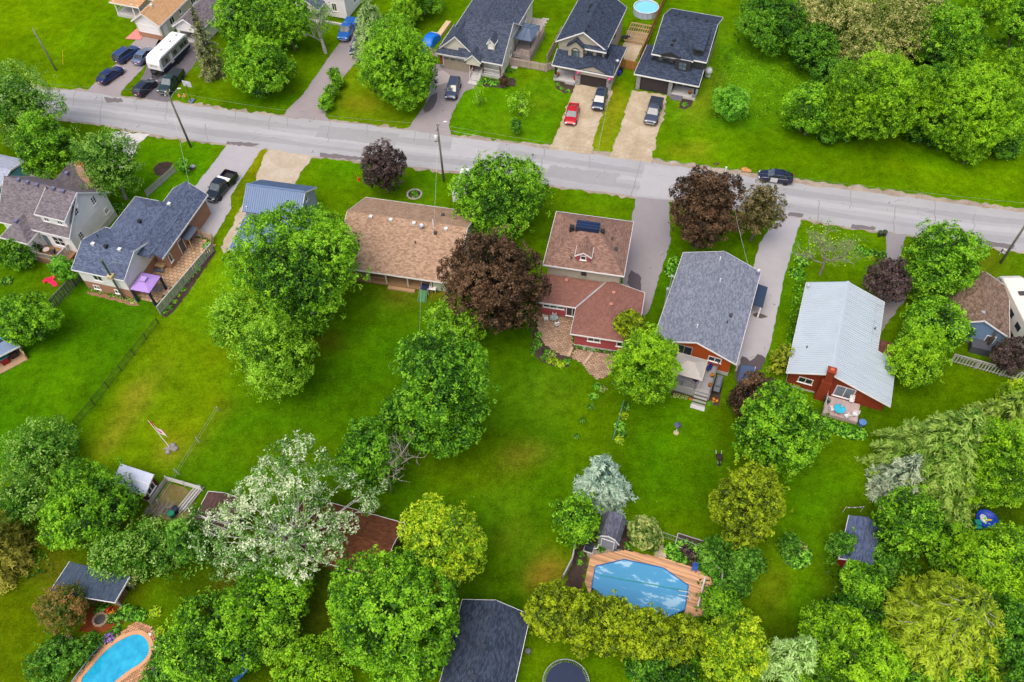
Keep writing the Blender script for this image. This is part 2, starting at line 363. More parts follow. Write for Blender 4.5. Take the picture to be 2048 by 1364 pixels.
    me.vertices.add(n); me.vertices.foreach_set('co', np.column_stack([P, np.zeros(n)]).ravel())
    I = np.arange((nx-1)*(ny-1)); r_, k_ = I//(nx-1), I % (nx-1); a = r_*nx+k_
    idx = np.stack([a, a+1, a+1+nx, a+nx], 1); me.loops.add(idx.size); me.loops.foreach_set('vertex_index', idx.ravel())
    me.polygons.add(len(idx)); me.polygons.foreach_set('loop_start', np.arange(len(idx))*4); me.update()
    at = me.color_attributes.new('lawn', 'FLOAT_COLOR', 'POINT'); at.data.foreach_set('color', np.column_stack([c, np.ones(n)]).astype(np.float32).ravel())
    t = NT('lawn'); v = t.coord(); base = t.n('ShaderNodeVertexColor', layer_name='lawn').outputs[0]
    n1 = t.noise(v, .8, 5, .7); n2 = t.noise(v, 5, 4, .75); n3 = t.noise(v, 22, 3, .8); n4 = t.noise(v, 2.6, 4, .7)
    k = t.math('ADD', t.math('MULTIPLY', n1, .7), t.math('ADD', t.math('MULTIPLY', n2, .75), t.math('MULTIPLY', n3, .7)))
    k = t.math('ADD', t.math('MULTIPLY', t.math('SUBTRACT', k, 1.075), 2.3), 1.04)
    cmb = t.n('ShaderNodeCombineColor'); [t.l(k, cmb.inputs[i]) for i in range(3)]
    col = t.mix(1.0, base, cmb.outputs[0], 'MULTIPLY')
    yel = t.ramp(t.math('ADD', t.math('MULTIPLY', n4, .6), t.math('MULTIPLY', n2, .5)), [(.60, (0,0,0)), (.72, (1,1,1))])
    col = t.mix(t.math('MULTIPLY', yel, .34), col, lin(150,150,50,.8))
    dk = t.ramp(n4, [(.36, (1,1,1)), (.5, (0,0,0))]); col = t.mix(t.math('MULTIPLY', dk, .28), col, lin(40,96,8,.8))
    fl = t.n('ShaderNodeTexVoronoi', i_Scale=1.1); t.l(v, fl.inputs['Vector'])
    fm = t.math('MULTIPLY', t.math('LESS_THAN', fl.outputs['Distance'], .045), t.math('GREATER_THAN', n1, .55)); col = t.mix(t.math('MULTIPLY', fm, .6), col, (.6,.62,.45))
    t.bump(t.math('ADD', n2, n3), .7, .08); me.materials.append(t.done(col, 1.0, 0, 0.0))
    o = bpy.data.objects.new('ground', me); COL.objects.link(o); struct(o)
ground()
def rough_edge(w, step, amp, seed=0):
    r = np.random.default_rng(seed); out = []; n = len(w)
    for i in range(n):
        a, b = w[i], w[(i+1) % n]; L = np.linalg.norm(b-a); k = max(1, int(L/step)); nrm = np.array([-(b-a)[1], (b-a)[0]])/max(L, 1e-6)
        for j in range(k): out.append(a+(b-a)*j/k+(nrm*r.normal(0, amp) if (j and amp) else 0))
    return out
def sheet(name, px, z, mat, amp=0, step=.5, world=False, thick=None):
    w = [np.asarray(p, float)[:2] if world else G(p[0], p[1], z)[:2] for p in px]
    if amp: w = rough_edge(w, step, amp, int(abs(px[0][0]) + abs(px[0][1])))
    a = sum(w[i][0]*w[(i+1)%len(w)][1]-w[(i+1)%len(w)][0]*w[i][1] for i in range(len(w)))
    if a < 0: w = w[::-1]
    c = np.mean(w, axis=0)
    if thick:
        m = MB(); m.prism([p-c for p in w], 0, thick); me = m.mesh(name); zz = z
    else:
        me = bpy.data.meshes.new(name); me.from_pydata([(*(p-c), 0) for p in w], [], [tuple(range(len(w)))]); uvs(me); zz = z
    return mobj(name, me, mat, loc=(c[0], c[1], zz))
ROADC = asphalt(lin(174,173,174,.74), .80, 1.14, .7, .4)
TOP = [(-140,152),(0,166),(103,179),(172,183),(240,194),(335,204),(520,228),(566,233),(664,243),(814,260),(904,273),(1020,287),(1100,299),(1180,308),(1300,325),(1440,345),(1585,366),(1748,386),(2048,425),(2200,445)]
BOT = [(2200,525),(2048,503),(1968,494),(1812,468),(1748,462),(1706,456),(1603,436),(1574,432),(1470,418),(1329,399),(1271,393),(1107,370),(924,344),(726,322),(625,312),(533,296),(455,288),(383,279),(309,269),(211,250),(124,238),(0,222),(-140,203)]
struct(sheet('road_shoulder', [(u, v-(9 if 1020 < u else 4)) for u, v in TOP]+[(u, v+4) for u, v in BOT], .010, gravel(lin(128,112,90,.8), lin(168,152,134,.8), lin(200,188,172,.8)), .22, .6))
struct(sheet('road', TOP+BOT, .020, ROADC, .10, 1.0))
PATCH = asphalt(lin(166,165,166,.74), .85, 1.1, .5); DARKP = asphalt(lin(120,112,112,.8), .8, 1.1, .3); PALEP = asphalt(lin(184,182,183,.76), .9, 1.08, .4)
for i, (pl, m) in enumerate([([(905,274),(1000,286),(985,318),(900,306)], PALEP), ([(640,250),(800,268),(790,292),(630,274)], PATCH), ([(1100,330),(1240,348),(1230,368),(1090,350)], PATCH), ([(1290,330),(1380,341),(1360,400),(1275,389)], PALEP),
                     ([(208,194),(242,196),(246,204),(214,206)], DARKP), ([(1705,448),(1752,455),(1748,461),(1702,456)], DARKP), ([(1580,424),(1608,428),(1604,435),(1576,432)], DARKP), ([(1960,480),(2030,490),(2026,498),(1958,489)], DARKP), ([(455,282),(520,288),(505,293),(452,288)], DARKP), ([(640,305),(760,318),(740,323),(640,313)], DARKP)]):
    struct(sheet('road_patch', pl, .026, m, .10, .4))
AS1 = asphalt(lin(158,148,148,.8), .8, 1.15, .8); AS2 = asphalt(lin(176,172,174,.8), .82, 1.12, .7); AS3 = asphalt(lin(112,106,112,.8), .75, 1.25, .5); AS4 = asphalt(lin(150,144,146,.8), .8, 1.12, .5)
GR1 = gravel(lin(160,140,112,.82), lin(188,170,142,.82), lin(214,200,178,.82)); GR2 = gravel(lin(172,154,130,.8), lin(194,178,156,.8), lin(212,200,182,.8))
def drive(px, m, amp=.06, z=.015, name='driveway'): return struct(sheet(name, px, z, m, amp, .5))
drive([(172,183),(232,127),(264,87),(282,71),(323,79),(290,132),(243,182),(240,195)], AS1)
drive([(267,193),(293,132),(317,79),(377,80),(404,84),(414,100),(342,186),(335,205)], AS3)
drive([(566,233),(574,219),(605,190),(664,106),(682,82),(700,40),(760,40),(735,90),(711,124),(690,150),(676,172),(652,208),(650,232),(664,243)], AS1)
drive([(814,260),(851,208),(866,150),(860,125),(935,140),(949,160),(950,176),(928,184),(905,226),(897,250),(904,273)], AS1)
drive([(1098,300),(1112,270),(1143,190),(1151,166),(1217,176),(1226,184),(1207,222),(1189,272),(1182,309)], GR1, .12)
drive([(1218,314),(1236,270),(1264,180),(1333,190),(1331,218),(1314,272),(1303,326)], GR1, .12)
drive([(180,310),(222,268),(232,262),(300,269),(280,284),(262,320),(240,340)], CONC)
drive([(454,289),(430,322),(380,386),(395,430),(383,470),(425,480),(463,416),(461,393),(522,300),(533,296)], AS2)
drive([(535,296),(626,312),(600,345),(588,375),(505,375),(518,340)], GR2, .15)
drive([(500,376),(520,376),(494,440),(466,500),(447,506),(441,494),(470,440)], GR2, .12)
drive([(1273,393),(1337,400),(1341,482),(1300,617),(1284,640),(1240,600),(1256,470)], AS4)
drive([(1558,432),(1603,436),(1584,500),(1567,561),(1542,686),(1531,718),(1470,742),(1500,560),(1519,486)], AS2)
drive([(1773,464),(1812,468),(1801,514),(1812,560),(1812,600),(1770,650),(1745,720),(1725,720),(1770,560),(1773,491)], AS4)
drive([(1284,598),(1254,566),(1256,552),(1262,540),(1271,546),(1277,548),(1283,556)], asphalt(lin(92,84,88,.8), .85, 1.1, 0), .05, .022, 'driveway_stain')
drive([(1505,628),(1514,625),(1530,630),(1536,634),(1522,637),(1508,633)], asphalt(lin(98,88,86,.8), .85, 1.1, 0), .04, .022, 'driveway_stain')
drive([(1474,740),(1484,712),(1500,722),(1515,708),(1531,716),(1524,738),(1500,760),(1470,760)], asphalt(lin(92,84,86,.8), .8, 1.1, 0), .12, .022, 'driveway_stain')
drive([(852,206),(864,190),(876,184),(874,198),(868,214),(860,222),(850,226),(846,218)], asphalt(lin(104,96,98,.8), .85, 1.1, 0), .06, .022, 'driveway_stain')
drive([(868,150),(884,140),(900,150),(898,164),(880,170),(866,166)], asphalt(lin(196,182,178,.8), .9, 1.1, 0), .10, .022, 'driveway_stain')
struct(sheet('patio_slab', [(251,78),(280,52),(286,72),(281,80)], .03, plain(lin(226,140,130,.85), .85, .08), thick=.08))

CRACK = plain(lin(146,142,142,.8), .9, .15); WEAR = asphalt(lin(166,165,166,.74), .9, 1.1, .5); WEAR2 = asphalt(lin(186,185,186,.74), .9, 1.1, .5)
def lerp_edge(E_, u): 
    E_ = sorted(E_); return float(np.interp(u, [e[0] for e in E_], [e[1] for e in E_]))
for i, (u, f0, f1, du) in enumerate(((150,0,.5,-8),(205,.1,1,-6),(270,0,.4,6),(335,0,.55,-6),(410,.5,1,4),(470,0,.35,-5),(540,0,.45,-6),(575,0,.3,4),(660,0,.6,-8),(735,0,.35,-6),(800,.55,1,5),(830,0,.3,-5),(860,0,.25,4),(960,.3,1,-8),(1090,0,.5,-16),(1180,0,.4,-4),(1282,0,1,-20),(1370,.3,1,-14),(1640,.4,1,-4),(1700,0,.5,2),(1790,.3,1,-4),(1870,0,.6,-2),(1950,.2,.9,-5))):
    a, b = lerp_edge(TOP, u), lerp_edge(BOT, u); P_ = []; n_ = 7; r_ = random.Random(i)
    for k in range(n_+1): f = f0+(f1-f0)*k/n_; P_.append(G(u+du*f+r_.uniform(-2.5,2.5), a+(b-a)*f)[:2])
    L_ = [(p[0]-.035-.03*r_.random(), p[1]) for p in P_]+[(p[0]+.035+.03*r_.random(), p[1]) for p in P_[::-1]]
    struct(sheet('sealed_crack', [np.array(q) for q in L_], .030, CRACK, world=True))
for f0, f1, m_ in ((.20,.34,WEAR),(.44,.56,WEAR2),(.66,.80,WEAR)):
    us = np.arange(-100, 2180, 60); up_ = [(u, lerp_edge(TOP, u)+(lerp_edge(BOT, u)-lerp_edge(TOP, u))*(f0+.03*sin(u*.011))) for u in us]; lo_ = [(u, lerp_edge(TOP, u)+(lerp_edge(BOT, u)-lerp_edge(TOP, u))*(f1+.03*sin(u*.017))) for u in us[::-1]]
    struct(sheet('road_wear', up_+lo_, .0235, m_, .06, .8))
# ================================================================ houses
GREYSH = shingle(lin(58,67,86,.8), lin(88,98,122,.8), lin(124,135,160,.8)); NAVYSH = shingle(lin(34,42,56,.8), lin(56,66,84,.8), lin(88,98,118,.8)); LGREYSH = shingle(lin(92,98,112,.8), lin(124,130,144,.8), lin(160,165,178,.8))
BROWNSH = shingle(lin(132,104,84,.8), lin(172,140,114,.8), lin(206,174,148,.8), .34, .2); REDBSH = shingle(lin(102,76,66,.8), lin(140,108,94,.8), lin(176,142,126,.8)); TANSH = shingle(lin(168,126,86,.85), lin(198,154,110,.85), lin(216,176,134,.85))
ROSESH = shingle(lin(126,86,76,.8), lin(144,100,88,.8), lin(160,116,104,.8), .34, .15, .35); TAUPESH = shingle(lin(84,78,82,.8), lin(118,110,114,.8), lin(152,144,148,.8)); OLDSH = shingle(lin(84,66,56,.8), lin(124,102,86,.8), lin(166,142,124,.8), .30, .22)
ORANGEBR = brick(lin(168,78,40,.8), lin(190,96,52,.8), lin(160,120,96,.8)); REDBR = brick(lin(158,62,34,.8), lin(174,72,40,.8), lin(150,84,60,.8)); TANBR = brick(lin(184,126,98,.8), lin(200,146,116,.8), lin(190,170,150,.8))
CREAMSTONE = brick(lin(200,190,168,.8), lin(214,206,188,.8), lin(176,166,148,.8), .3, .15); STONE = brick(lin(150,148,146,.8), lin(196,192,188,.8), lin(120,118,116,.8), .34, .16)
VINYL = siding((.86,.82,.81)); CREAMV = siding(lin(226,220,204,.9)); BEIGEV = siding(lin(186,176,160,.85)); PINKV = siding(lin(184,84,88,.85)); ORANGEV = siding(lin(196,92,36,.8), .12, True); CHARV = siding(lin(62,60,64,.85)); LAVV = siding(lin(176,182,206,.85), .2, True); BLUEV = siding(lin(122,150,186,.85), .25, True); TEALV = siding(lin(60,110,140,.85)); BARNRED = siding(lin(150,40,30,.85), .2, True)
TRIM = WHITE; BTRIM = plain((.03,.03,.033), .5, .1); FOUND = CONC
CROOF = shingle(lin(46,53,66,.8), lin(70,78,94,.8), lin(102,110,128,.8))
class House:
    def __init__(s, name, label, o, z, az, cat='house', group=None):
        p = G(o[0], o[1], z) if z else np.array([o[0], o[1], 0.])
        s.o = np.array([p[0], p[1], 0.]); s.az = radians(az); s.root = thing(name, label, cat, (p[0], p[1], 0), s.az, group)
        s.ex = np.array([cos(s.az), sin(s.az), 0]); s.ey = np.array([-s.ex[1], s.ex[0], 0]); s.pl = []
    def w(s, p): return s.o+s.ex*p[0]+s.ey*p[1]+np.array([0,0,p[2]])
    def loc(s, p): d = np.asarray(p)-s.o; return np.array([d@s.ex, d@s.ey, d[2]])
    def part(s, m, name, mat, parent=None, **k): return m.build(name, mat, parent or s.root, **k)
    def wall(s, x0, x1, y0, y1, z0, z1, mat, name='wall'):
        return s.part(MB().mm(x0, x1, y0, y1, z0, z1), name, mat)
    def found(s, x0, x1, y0, y1, h=.35): return s.part(MB().mm(x0-.03, x1+.03, y0-.03, y1+.03, -.1, h), 'foundation', FOUND)
    def roof(s, planes, mat, t=.14, name='roof', fas=(), trim=None, fh=.2):
        m = MB()
        for p in planes: m.slab(p, t); s.pl.append([np.array(q, float) for q in p])
        r = s.part(m, name, mat)
        if fas:
            f = MB()
            for a, b in fas:
                a = np.array(a, float); b = np.array(b, float); d = b-a; d[2] = 0; d /= np.linalg.norm(d); n = np.array([d[1], -d[0], 0])*.035
                e = d*.03; a2 = a-e; b2 = b+e; zt, zb = np.array([0,0,.015]), np.array([0,0,-fh])
                f.add([a2+zb-n*.1, b2+zb-n*.1, b2+zt-n*.1, a2+zt-n*.1, a2+zb+n, b2+zb+n, b2+zt+n, a2+zt+n], [(0,1,2,3)[::-1],(4,5,6,7),(0,1,5,4),(1,2,6,5),(2,3,7,6),(3,0,4,7)])
            s.part(f, 'fascia', trim or TRIM, r)
        return r
    def gable(s, x0, x1, y0, y1, ze, zr, axis, mat, r=None, trim=None, wallmat=None, oh=.4, ends=(1,1), fas=True, t=.14, name='roof'):
        """roof outline x0..x1, y0..y1; ridge along axis; ends: near/left and far/right gables filled"""
        if axis == 'y':
            c = (x0+x1)/2 if r is None else r; A, B = (x0,y0,ze), (x0,y1,ze); Cc, Dd = (x1,y0,ze), (x1,y1,ze); R0, R1 = (c,y0,zr), (c,y1,zr)
            planes = [[A, R0, R1, B], [R0, Cc, Dd, R1]]; fs = [(B, A), (Cc, Dd)]+([(A, R0), (R0, Cc)] if ends[0] else [])+([(R1, B), (Dd, R1)] if ends[1] else [])
        else:
            c = (y0+y1)/2 if r is None else r; A, B = (x0,y0,ze), (x1,y0,ze); Cc, Dd = (x0,y1,ze), (x1,y1,ze); R0, R1 = (x0,c,zr), (x1,c,zr)
            planes = [[A, B, R1, R0], [R0, R1, Dd, Cc]]; fs = [(A, B), (Dd, Cc)]+([(R0, A), (Cc, R0)] if ends[0] else [])+([(B, R1), (R1, Dd)] if ends[1] else [])
        o = s.roof(planes, mat, t, name, fs if fas else (), trim)
        w2 = .16; k2 = (zr-ze)/((c-x0) if axis == 'y' else (c-y0))*w2; cap = MB()
        if axis == 'y': cap.poly3([(c-w2,y0,zr-k2+.012),(c,y0,zr+.02),(c,y1,zr+.02),(c-w2,y1,zr-k2+.012)],(0,0,.02)); cap.poly3([(c,y0,zr+.02),(c+w2,y0,zr-k2+.012),(c+w2,y1,zr-k2+.012),(c,y1,zr+.02)],(0,0,.02))
        else: cap.poly3([(x0,c-w2,zr-k2+.012),(x1,c-w2,zr-k2+.012),(x1,c,zr+.02),(x0,c,zr+.02)],(0,0,.02)); cap.poly3([(x0,c,zr+.02),(x1,c,zr+.02),(x1,c+w2,zr-k2+.012),(x0,c+w2,zr-k2+.012)],(0,0,.02))
        s.part(cap, 'ridge_cap', mat, o)
        if wallmat is not None:
            k = t+.02
            for i, on in enumerate(ends):
                if not on: continue
                if axis == 'y':
                    yy = y0+oh if i == 0 else y1-oh; f = lambda x: ze+(zr-ze)*((x-x0)/(c-x0) if x < c else (x1-x)/(x1-c)); xa, xb = x0+oh, x1-oh
                    pts = [(xa,yy,ze-k-.6),(xb,yy,ze-k-.6),(xb,yy,f(xb)-k),(c,yy,zr-k),(xa,yy,f(xa)-k)]; off = (0, .1 if i == 0 else -.1, 0)
                else:
                    xx = x0+oh if i == 0 else x1-oh; f = lambda y: ze+(zr-ze)*((y-y0)/(c-y0) if y < c else (y1-y)/(y1-c)); ya, yb = y0+oh, y1-oh
                    pts = [(xx,ya,ze-k-.6),(xx,yb,ze-k-.6),(xx,yb,f(yb)-k),(xx,c,zr-k),(xx,ya,f(ya)-k)]; off = (.1 if i == 0 else -.1, 0, 0)
                pts = [tuple(p) for p in pts]; pts = [(p[0]-off[0]*.05, p[1]-off[1]*.05, p[2]) for p in pts]
                s.part(MB().poly3(pts, off), 'gable_wall', wallmat)
        return o
    def hip(s, x0, x1, y0, y1, ze, zr, a, b, mat, axis='x', trim=None, t=.14, name='roof'):
        """a..b: extent of the ridge along axis"""
        if axis == 'x': c = (y0+y1)/2; R0, R1 = (a,c,zr), (b,c,zr); P = [(x0,y0,ze),(x1,y0,ze),(x1,y1,ze),(x0,y1,ze)]; pl = [[P[0],P[1],R1,R0],[P[1],P[2],R1],[P[2],P[3],R0,R1],[P[3],P[0],R0]]
        else: c = (x0+x1)/2; R0, R1 = (c,a,zr), (c,b,zr); P = [(x0,y0,ze),(x1,y0,ze),(x1,y1,ze),(x0,y1,ze)]; pl = [[P[0],P[1],R0],[P[1],P[2],R1,R0],[P[2],P[3],R1],[P[3],P[0],R0,R1]]
        return s.roof(pl, mat, t, name, [(P[i], P[(i+1) % 4]) for i in range(4)], trim)
    def onroof(s, u, v):
        best = None
        for p in s.pl:
            n = np.cross(p[1]-p[0], p[2]-p[0]); nw = s.ex*n[0]+s.ey*n[1]+np.array([0,0,n[2]]); nw /= np.linalg.norm(nw)
            if nw[2] < 0: nw = -nw
            h = hit(u, v, s.w(p[0]), nw); l = s.loc(h)
            if inpoly(np.array([[l[0], l[1]]]), [(q[0], q[1]) for q in p])[0]:
                d = np.linalg.norm(h-CAM)
                if best is None or d < best[0]: best = (d, l, np.array([nw@s.ex, nw@s.ey, nw[2]]))
        return (None, None) if best is None else best[1:]
    def vent(s, u, v, mat=None, w=.38, h=.26, kind='box', name='roof_vent'):
        p, n = s.onroof(u, v)
        if p is None: return
        m = MB()
        if kind == 'box': m.mm(p[0]-w/2, p[0]+w/2, p[1]-w/2, p[1]+w/2, p[2]-.25, p[2]+h*.6); m.mm(p[0]-w*.6, p[0]+w*.6, p[1]-w*.6, p[1]+w*.6, p[2]+h*.6, p[2]+h)
        else: m.tube((p[0],p[1],p[2]-.2), (p[0],p[1],p[2]+h), .07, .07, 8)
        s.part(m, name, mat or DARK)
    def face(s, side, c):
        """(point on wall, outward normal, horizontal dir) for side n(ear) f(ar) l(eft) r(ight)"""
        return {'n': (np.array([0,c,0.]), np.array([0,-1.,0]), np.array([1.,0,0])), 'f': (np.array([0,c,0.]), np.array([0,1.,0]), np.array([-1.,0,0])),
                'r': (np.array([c,0,0.]), np.array([1.,0,0]), np.array([0,1.,0])), 'l': (np.array([c,0,0.]), np.array([-1.,0,0]), np.array([0,-1.,0]))}[side]
    def bars(s, side, c, a, z, w, h, bars, depth, name, mat, parent=None):
        p, n, d = s.face(side, c); m = MB()
        for (a0, a1, z0, z1, e0, e1) in bars:
            P = [p+d*x+n*e for e in (e0, e1) for x in (a0, a1)]
            q = [(P[0],z0),(P[1],z0),(P[3],z0),(P[2],z0),(P[0],z1),(P[1],z1),(P[3],z1),(P[2],z1)]
            m.add([(t[0],t[1],zz) for t, zz in q], [(3,2,1,0),(4,5,6,7),(0,1,5,4),(1,2,6,5),(2,3,7,6),(3,0,4,7)])
        return s.part(m, name, mat, parent)
    def win(s, side, c, a, z, w, h, nx=2, ny=1, mat=None, glass=None, sill=True, name='window', fr=.09):
        """a: centre along the wall in its own direction coordinate; z: sill height"""
        p, n, d = s.face(side, c); k = (d[0] or d[1]); a = a*k
        a0, a1, z0, z1 = a-w/2, a+w/2, z, z+h; B = [(a0,a1,z0,z0+fr,.0,.06),(a0,a1,z1-fr,z1,.0,.06),(a0,a0+fr,z0+fr,z1-fr,.0,.06),(a1-fr,a1,z0+fr,z1-fr,.0,.06)]
        for i in range(1, nx): x = a0+w*i/nx; B.append((x-.035,x+.035,z0+fr,z1-fr,.0,.05))
        for i in range(1, ny): x = z0+h*i/ny; B.append((a0+fr,a1-fr,x-.03,x+.03,.0,.045))
        o = s.bars(side, c, a, z, w, h, B, .06, name, mat or TRIM)
        for i in range(nx):
            x0, x1 = a0+w*i/nx, a0+w*(i+1)/nx
            s.bars(side, c, a, z, w, h, [(x0+.04, x1-.04, z0+fr*.7, z1-fr*.7, .004, .02)], .02, 'pane', glass or GLASS, o)
        if sill: s.bars(side, c, a, z, w, h, [(a0-.08, a1+.08, z0-.07, z0, .0, .12)], .1, 'sill', mat or TRIM, o)
        return o
    def door(s, side, c, a, z, w=.95, h=2.05, mat=None, name='door'):
        p, n, d = s.face(side, c); a = a*(d[0] or d[1]); a0, a1 = a-w/2, a+w/2
        o = s.bars(side, c, a, z, w, h, [(a0-.08,a0,z,z+h+.08,0,.06),(a1,a1+.08,z,z+h+.08,0,.06),(a0,a1,z+h,z+h+.08,0,.06)], 0, name, TRIM)
        s.bars(side, c, a, z, w, h, [(a0,a1,z,z+h,0,.035)], 0, 'leaf', mat or plain((.10,.09,.09), .5), o)
        s.bars(side, c, a, z, w, h, [(a1-.14,a1-.09,z+.95,z+1.08,.035,.09)], 0, 'handle', CHROME, o); return o
    def garage(s, side, c, a, w, h, mat, rows=4, cols=4, lights=True, trim=None):
        p, n, d = s.face(side, c); a = a*(d[0] or d[1]); a0, a1 = a-w/2, a+w/2
        o = s.bars(side, c, a, 0, w, h, [(a0-.12,a0,0,h+.12,0,.05),(a1,a1+.12,0,h+.12,0,.05),(a0,a1,h,h+.12,0,.05)], 0, 'garage_door', trim or TRIM)
        for r in range(rows):
            z0, z1 = h*r/rows+.02, h*(r+1)/rows-.02
            s.bars(side, c, a, 0, w, h, [(a0+.01,a1-.01,z0-.02,z1+.02,0,.02)]+[(a0+w*i/cols+.06,a0+w*(i+1)/cols-.06,z0+.06,z1-.06,.02,.035) for i in range(cols)], 0, 'panel', mat, o)
        if lights:
            for i in range(cols): s.bars(side, c, a, 0, w, h, [(a0+w*i/cols+.16,a0+w*(i+1)/cols-.16,h*(rows-1)/rows+.12,h-.12,.035,.05)], 0, 'pane', WGLASS, o)
        return o
    def post(s, x, y, z0, z1, mat=None, r=.09, name='post'): return s.part(MB().mm(x-r, x+r, y-r, y+r, z0, z1), name, mat or TRIM)
    def box(s, x0, x1, y0, y1, z0, z1, name, mat, bevel=0): return s.part(MB().mm(x0, x1, y0, y1, z0, z1), name, mat, bevel=bevel)
    def dish(s, u, v, r=.35):
        p, n = s.onroof(u, v)
        if p is None: return
        m = MB(); m.tube((p[0],p[1],p[2]-.1), (p[0],p[1],p[2]+.45), .03, .03, 6); m.lathe([(.03,-.03),(r*.6,.03),(r,.14),(r*.97,.16),(r*.6,.06),(.02,.0)], (p[0],p[1],p[2]+.45), 14); s.part(m, 'satellite_dish', GALV, smooth=False)
def roof_panels(h, plane, n, mat, thick=.06, ribs=3):
    """sheets of ribbed metal, each its own object, laid down the slope: plane = [eave start, eave end, ridge end, ridge start]"""
    a, b, c, d = [np.array(q, float) for q in plane]; nn = np.cross(b-a, d-a); nn /= np.linalg.norm(nn); nn = nn if nn[2] > 0 else -nn
    for i in range(n):
        p0, p1 = a+(b-a)*i/n, a+(b-a)*(i+1)/n; q0, q1 = d+(c-d)*i/n, d+(c-d)*(i+1)/n; e = (p1-p0); g = e/np.linalg.norm(e)*.012
        m = MB(); m.poly3([p0+g+nn*.006, p1-g+nn*.006, q1-g+nn*.006, q0+g+nn*.006], nn*.012)
        for k in range(ribs):
            f0 = (k+.06)/ribs; f1 = f0+.36/ribs; m.poly3([p0+e*f0+nn*.018, p0+e*f1+nn*.018, q0+(q1-q0)*f1+nn*.018, q0+(q1-q0)*f0+nn*.018], nn*thick)
        h.part(m, 'roof_panel', mat)
# ---- brown-shingled bungalow (far-left eave corner is the origin)
h = House('bungalow', 'long bungalow with brown shingle roof and a back veranda', (731.8,394.6), 2.6, -13)
h.gable(0, 15.6, -12.7, 0, 2.6, 5.85, 'x', BROWNSH, r=-6.1, wallmat=VINYL, oh=.45)
h.wall(.45, 15.15, -10.7, -.45, .3, 2.55, siding(lin(196,184,160,.8))); h.found(.45, 15.15, -10.7, -.45, .35); h.wall(12.4, 15.1, -12.1, -10.72, .2, 2.5, siding(lin(196,206,184,.85)), 'wall')
h.box(.5, 12.38, -12.45, -10.74, .15, .42, 'veranda_floor', wood(lin(158,126,92,.8), .2, .8, 0)); h.box(6.6, 10.1, -12.95, -12.47, .0, .24, 'veranda_step', wood(lin(190,156,116,.8), .2, .8, 0))
for x in (.7, 4.2, 6.4, 9.2, 12.25): h.post(x, -12.3, .42, 2.55, plain(lin(206,196,170,.85)))
m = MB(); m.mm(.7, 6.4, -12.34, -12.28, 1.2, 1.27); [m.mm(.85+i*.25, .89+i*.25, -12.33, -12.29, .42, 1.2) for i in range(22)]; h.part(m, 'railing', wood(lin(170,140,104,.8), .2, .8, 0))
h.win('n', -10.7, 3.0, 1.1, 1.8, 1.1); h.door('n', -10.7, 8.2, .42, 1.7, 2.0, GLASS); h.win('n', -10.7, 11.0, 1.1, 1.3, 1.1); h.win('f', -.45, 4, 1.0, 1.8, 1.2); h.win('l', .45, -5, 1.0, 1.4, 1.1)
for u, v in ((742,435),(782,441),(828,448),(892,459)): h.vent(u, v, WHITE2, .36)
for u, v in ((886,431),(871,467)): h.vent(u, v, DARK, .34)
h.vent(867,455,WHITE,.1,1.3,'pipe'); h.vent(831,487,DARK,.1,.5,'pipe'); h.dish(843,458); h.box(-.45, -.1, -4.2, -3.8, 0, 4.2, 'chimney_pipe', GALV)
# ---- two-storey house with hipped roof and rose-coloured rear wing
h = House('house', 'two-storey house with hipped brown roof and rose-roofed rear wing', (1085.9,529.1), 5.6, -13.1)
h.hip(0, 9.7, 0, 9.2, 5.6, 8.25, 4.1, 5.6, REDBSH)
h.wall(.5, 9.2, .5, 8.7, .3, 5.55, CREAMSTONE); h.found(.5, 9.2, .5, 8.7)
h.box(3.15, 5.95, 4.05, 5.35, 7.6, 8.45, 'skylight_cover', metal(lin(46,66,100,.8), .4, .4)); 
for i in range(3): h.box(3.13, 5.97, 4.03+i*.46, 4.07+i*.46, 8.45, 8.49, 'cover_rib', metal(lin(28,40,66,.8), .4, .4))
for x in (2.65, 6.35): h.box(x-.26, x+.26, 4.3, 4.8, 7.2, 8.1, 'roof_ventilator', BLACK)
for u, v in ((1224,480),(1142,518)): h.vent(u, v, DARK, .1, .45, 'pipe')
h.vent(1232,499,DARK,.36)
h.gable(3.65, 5.65, .8, 3.8, 7.05, 7.75, 'y', REDBSH, wallmat=PINKV, oh=.15, ends=(1,0), name='dormer_roof'); h.wall(3.85, 5.45, .96, 3.0, 5.9, 7.0, PINKV, 'dormer_wall'); h.win('n', .96, 4.65, 6.35, .7, .7, 1)
h.win('n', .5, 4.9, 4.0, .8, 1.15, 1, mat=plain(lin(170,160,140,.85))); h.win('r', 9.2, 4.4, 3.6, 1.0, 1.4); h.win('l', .5, 4.4, 3.6, 1.0, 1.4); h.win('f', 8.7, 3, 3.6, 1.2, 1.4); h.win('f', 8.7, 7, 3.6, 1.2, 1.4)
V0, V1 = (4.65,-3.42,2.7), (7.6,.35,3.62)
h.roof([[(-.1,-3.42,2.7), V0, V1, (-.1,.35,3.62)], [(4.65,-7.42,2.7), (8.5,-4.95,3.9), (8.5,.45,3.9), V1, V0], [(4.65,-7.42,2.7), (12.4,-7.42,2.7), (8.5,-4.95,3.9)], [(12.4,-7.42,2.7), (12.4,.45,2.7), (8.5,.45,3.9), (8.5,-4.95,3.9)]], ROSESH, .14, 'wing_roof',
       [((-.1,-3.42,2.7), V0), (V0, (4.65,-7.42,2.7)), ((4.65,-7.42,2.7), (12.4,-7.42,2.7)), ((12.4,-7.42,2.7), (12.4,.45,2.7)), ((12.4,.45,2.7), (9.4,.45,3.62))])
m = MB(); a, b = np.array(V0), np.array(V1); m.poly3([a+[-.06,.06,.03], a+[.06,-.06,.03], b+[.06,-.06,.03], b+[-.06,.06,.03]], (0,0,.02)); h.part(m, 'valley_flashing', GALV)
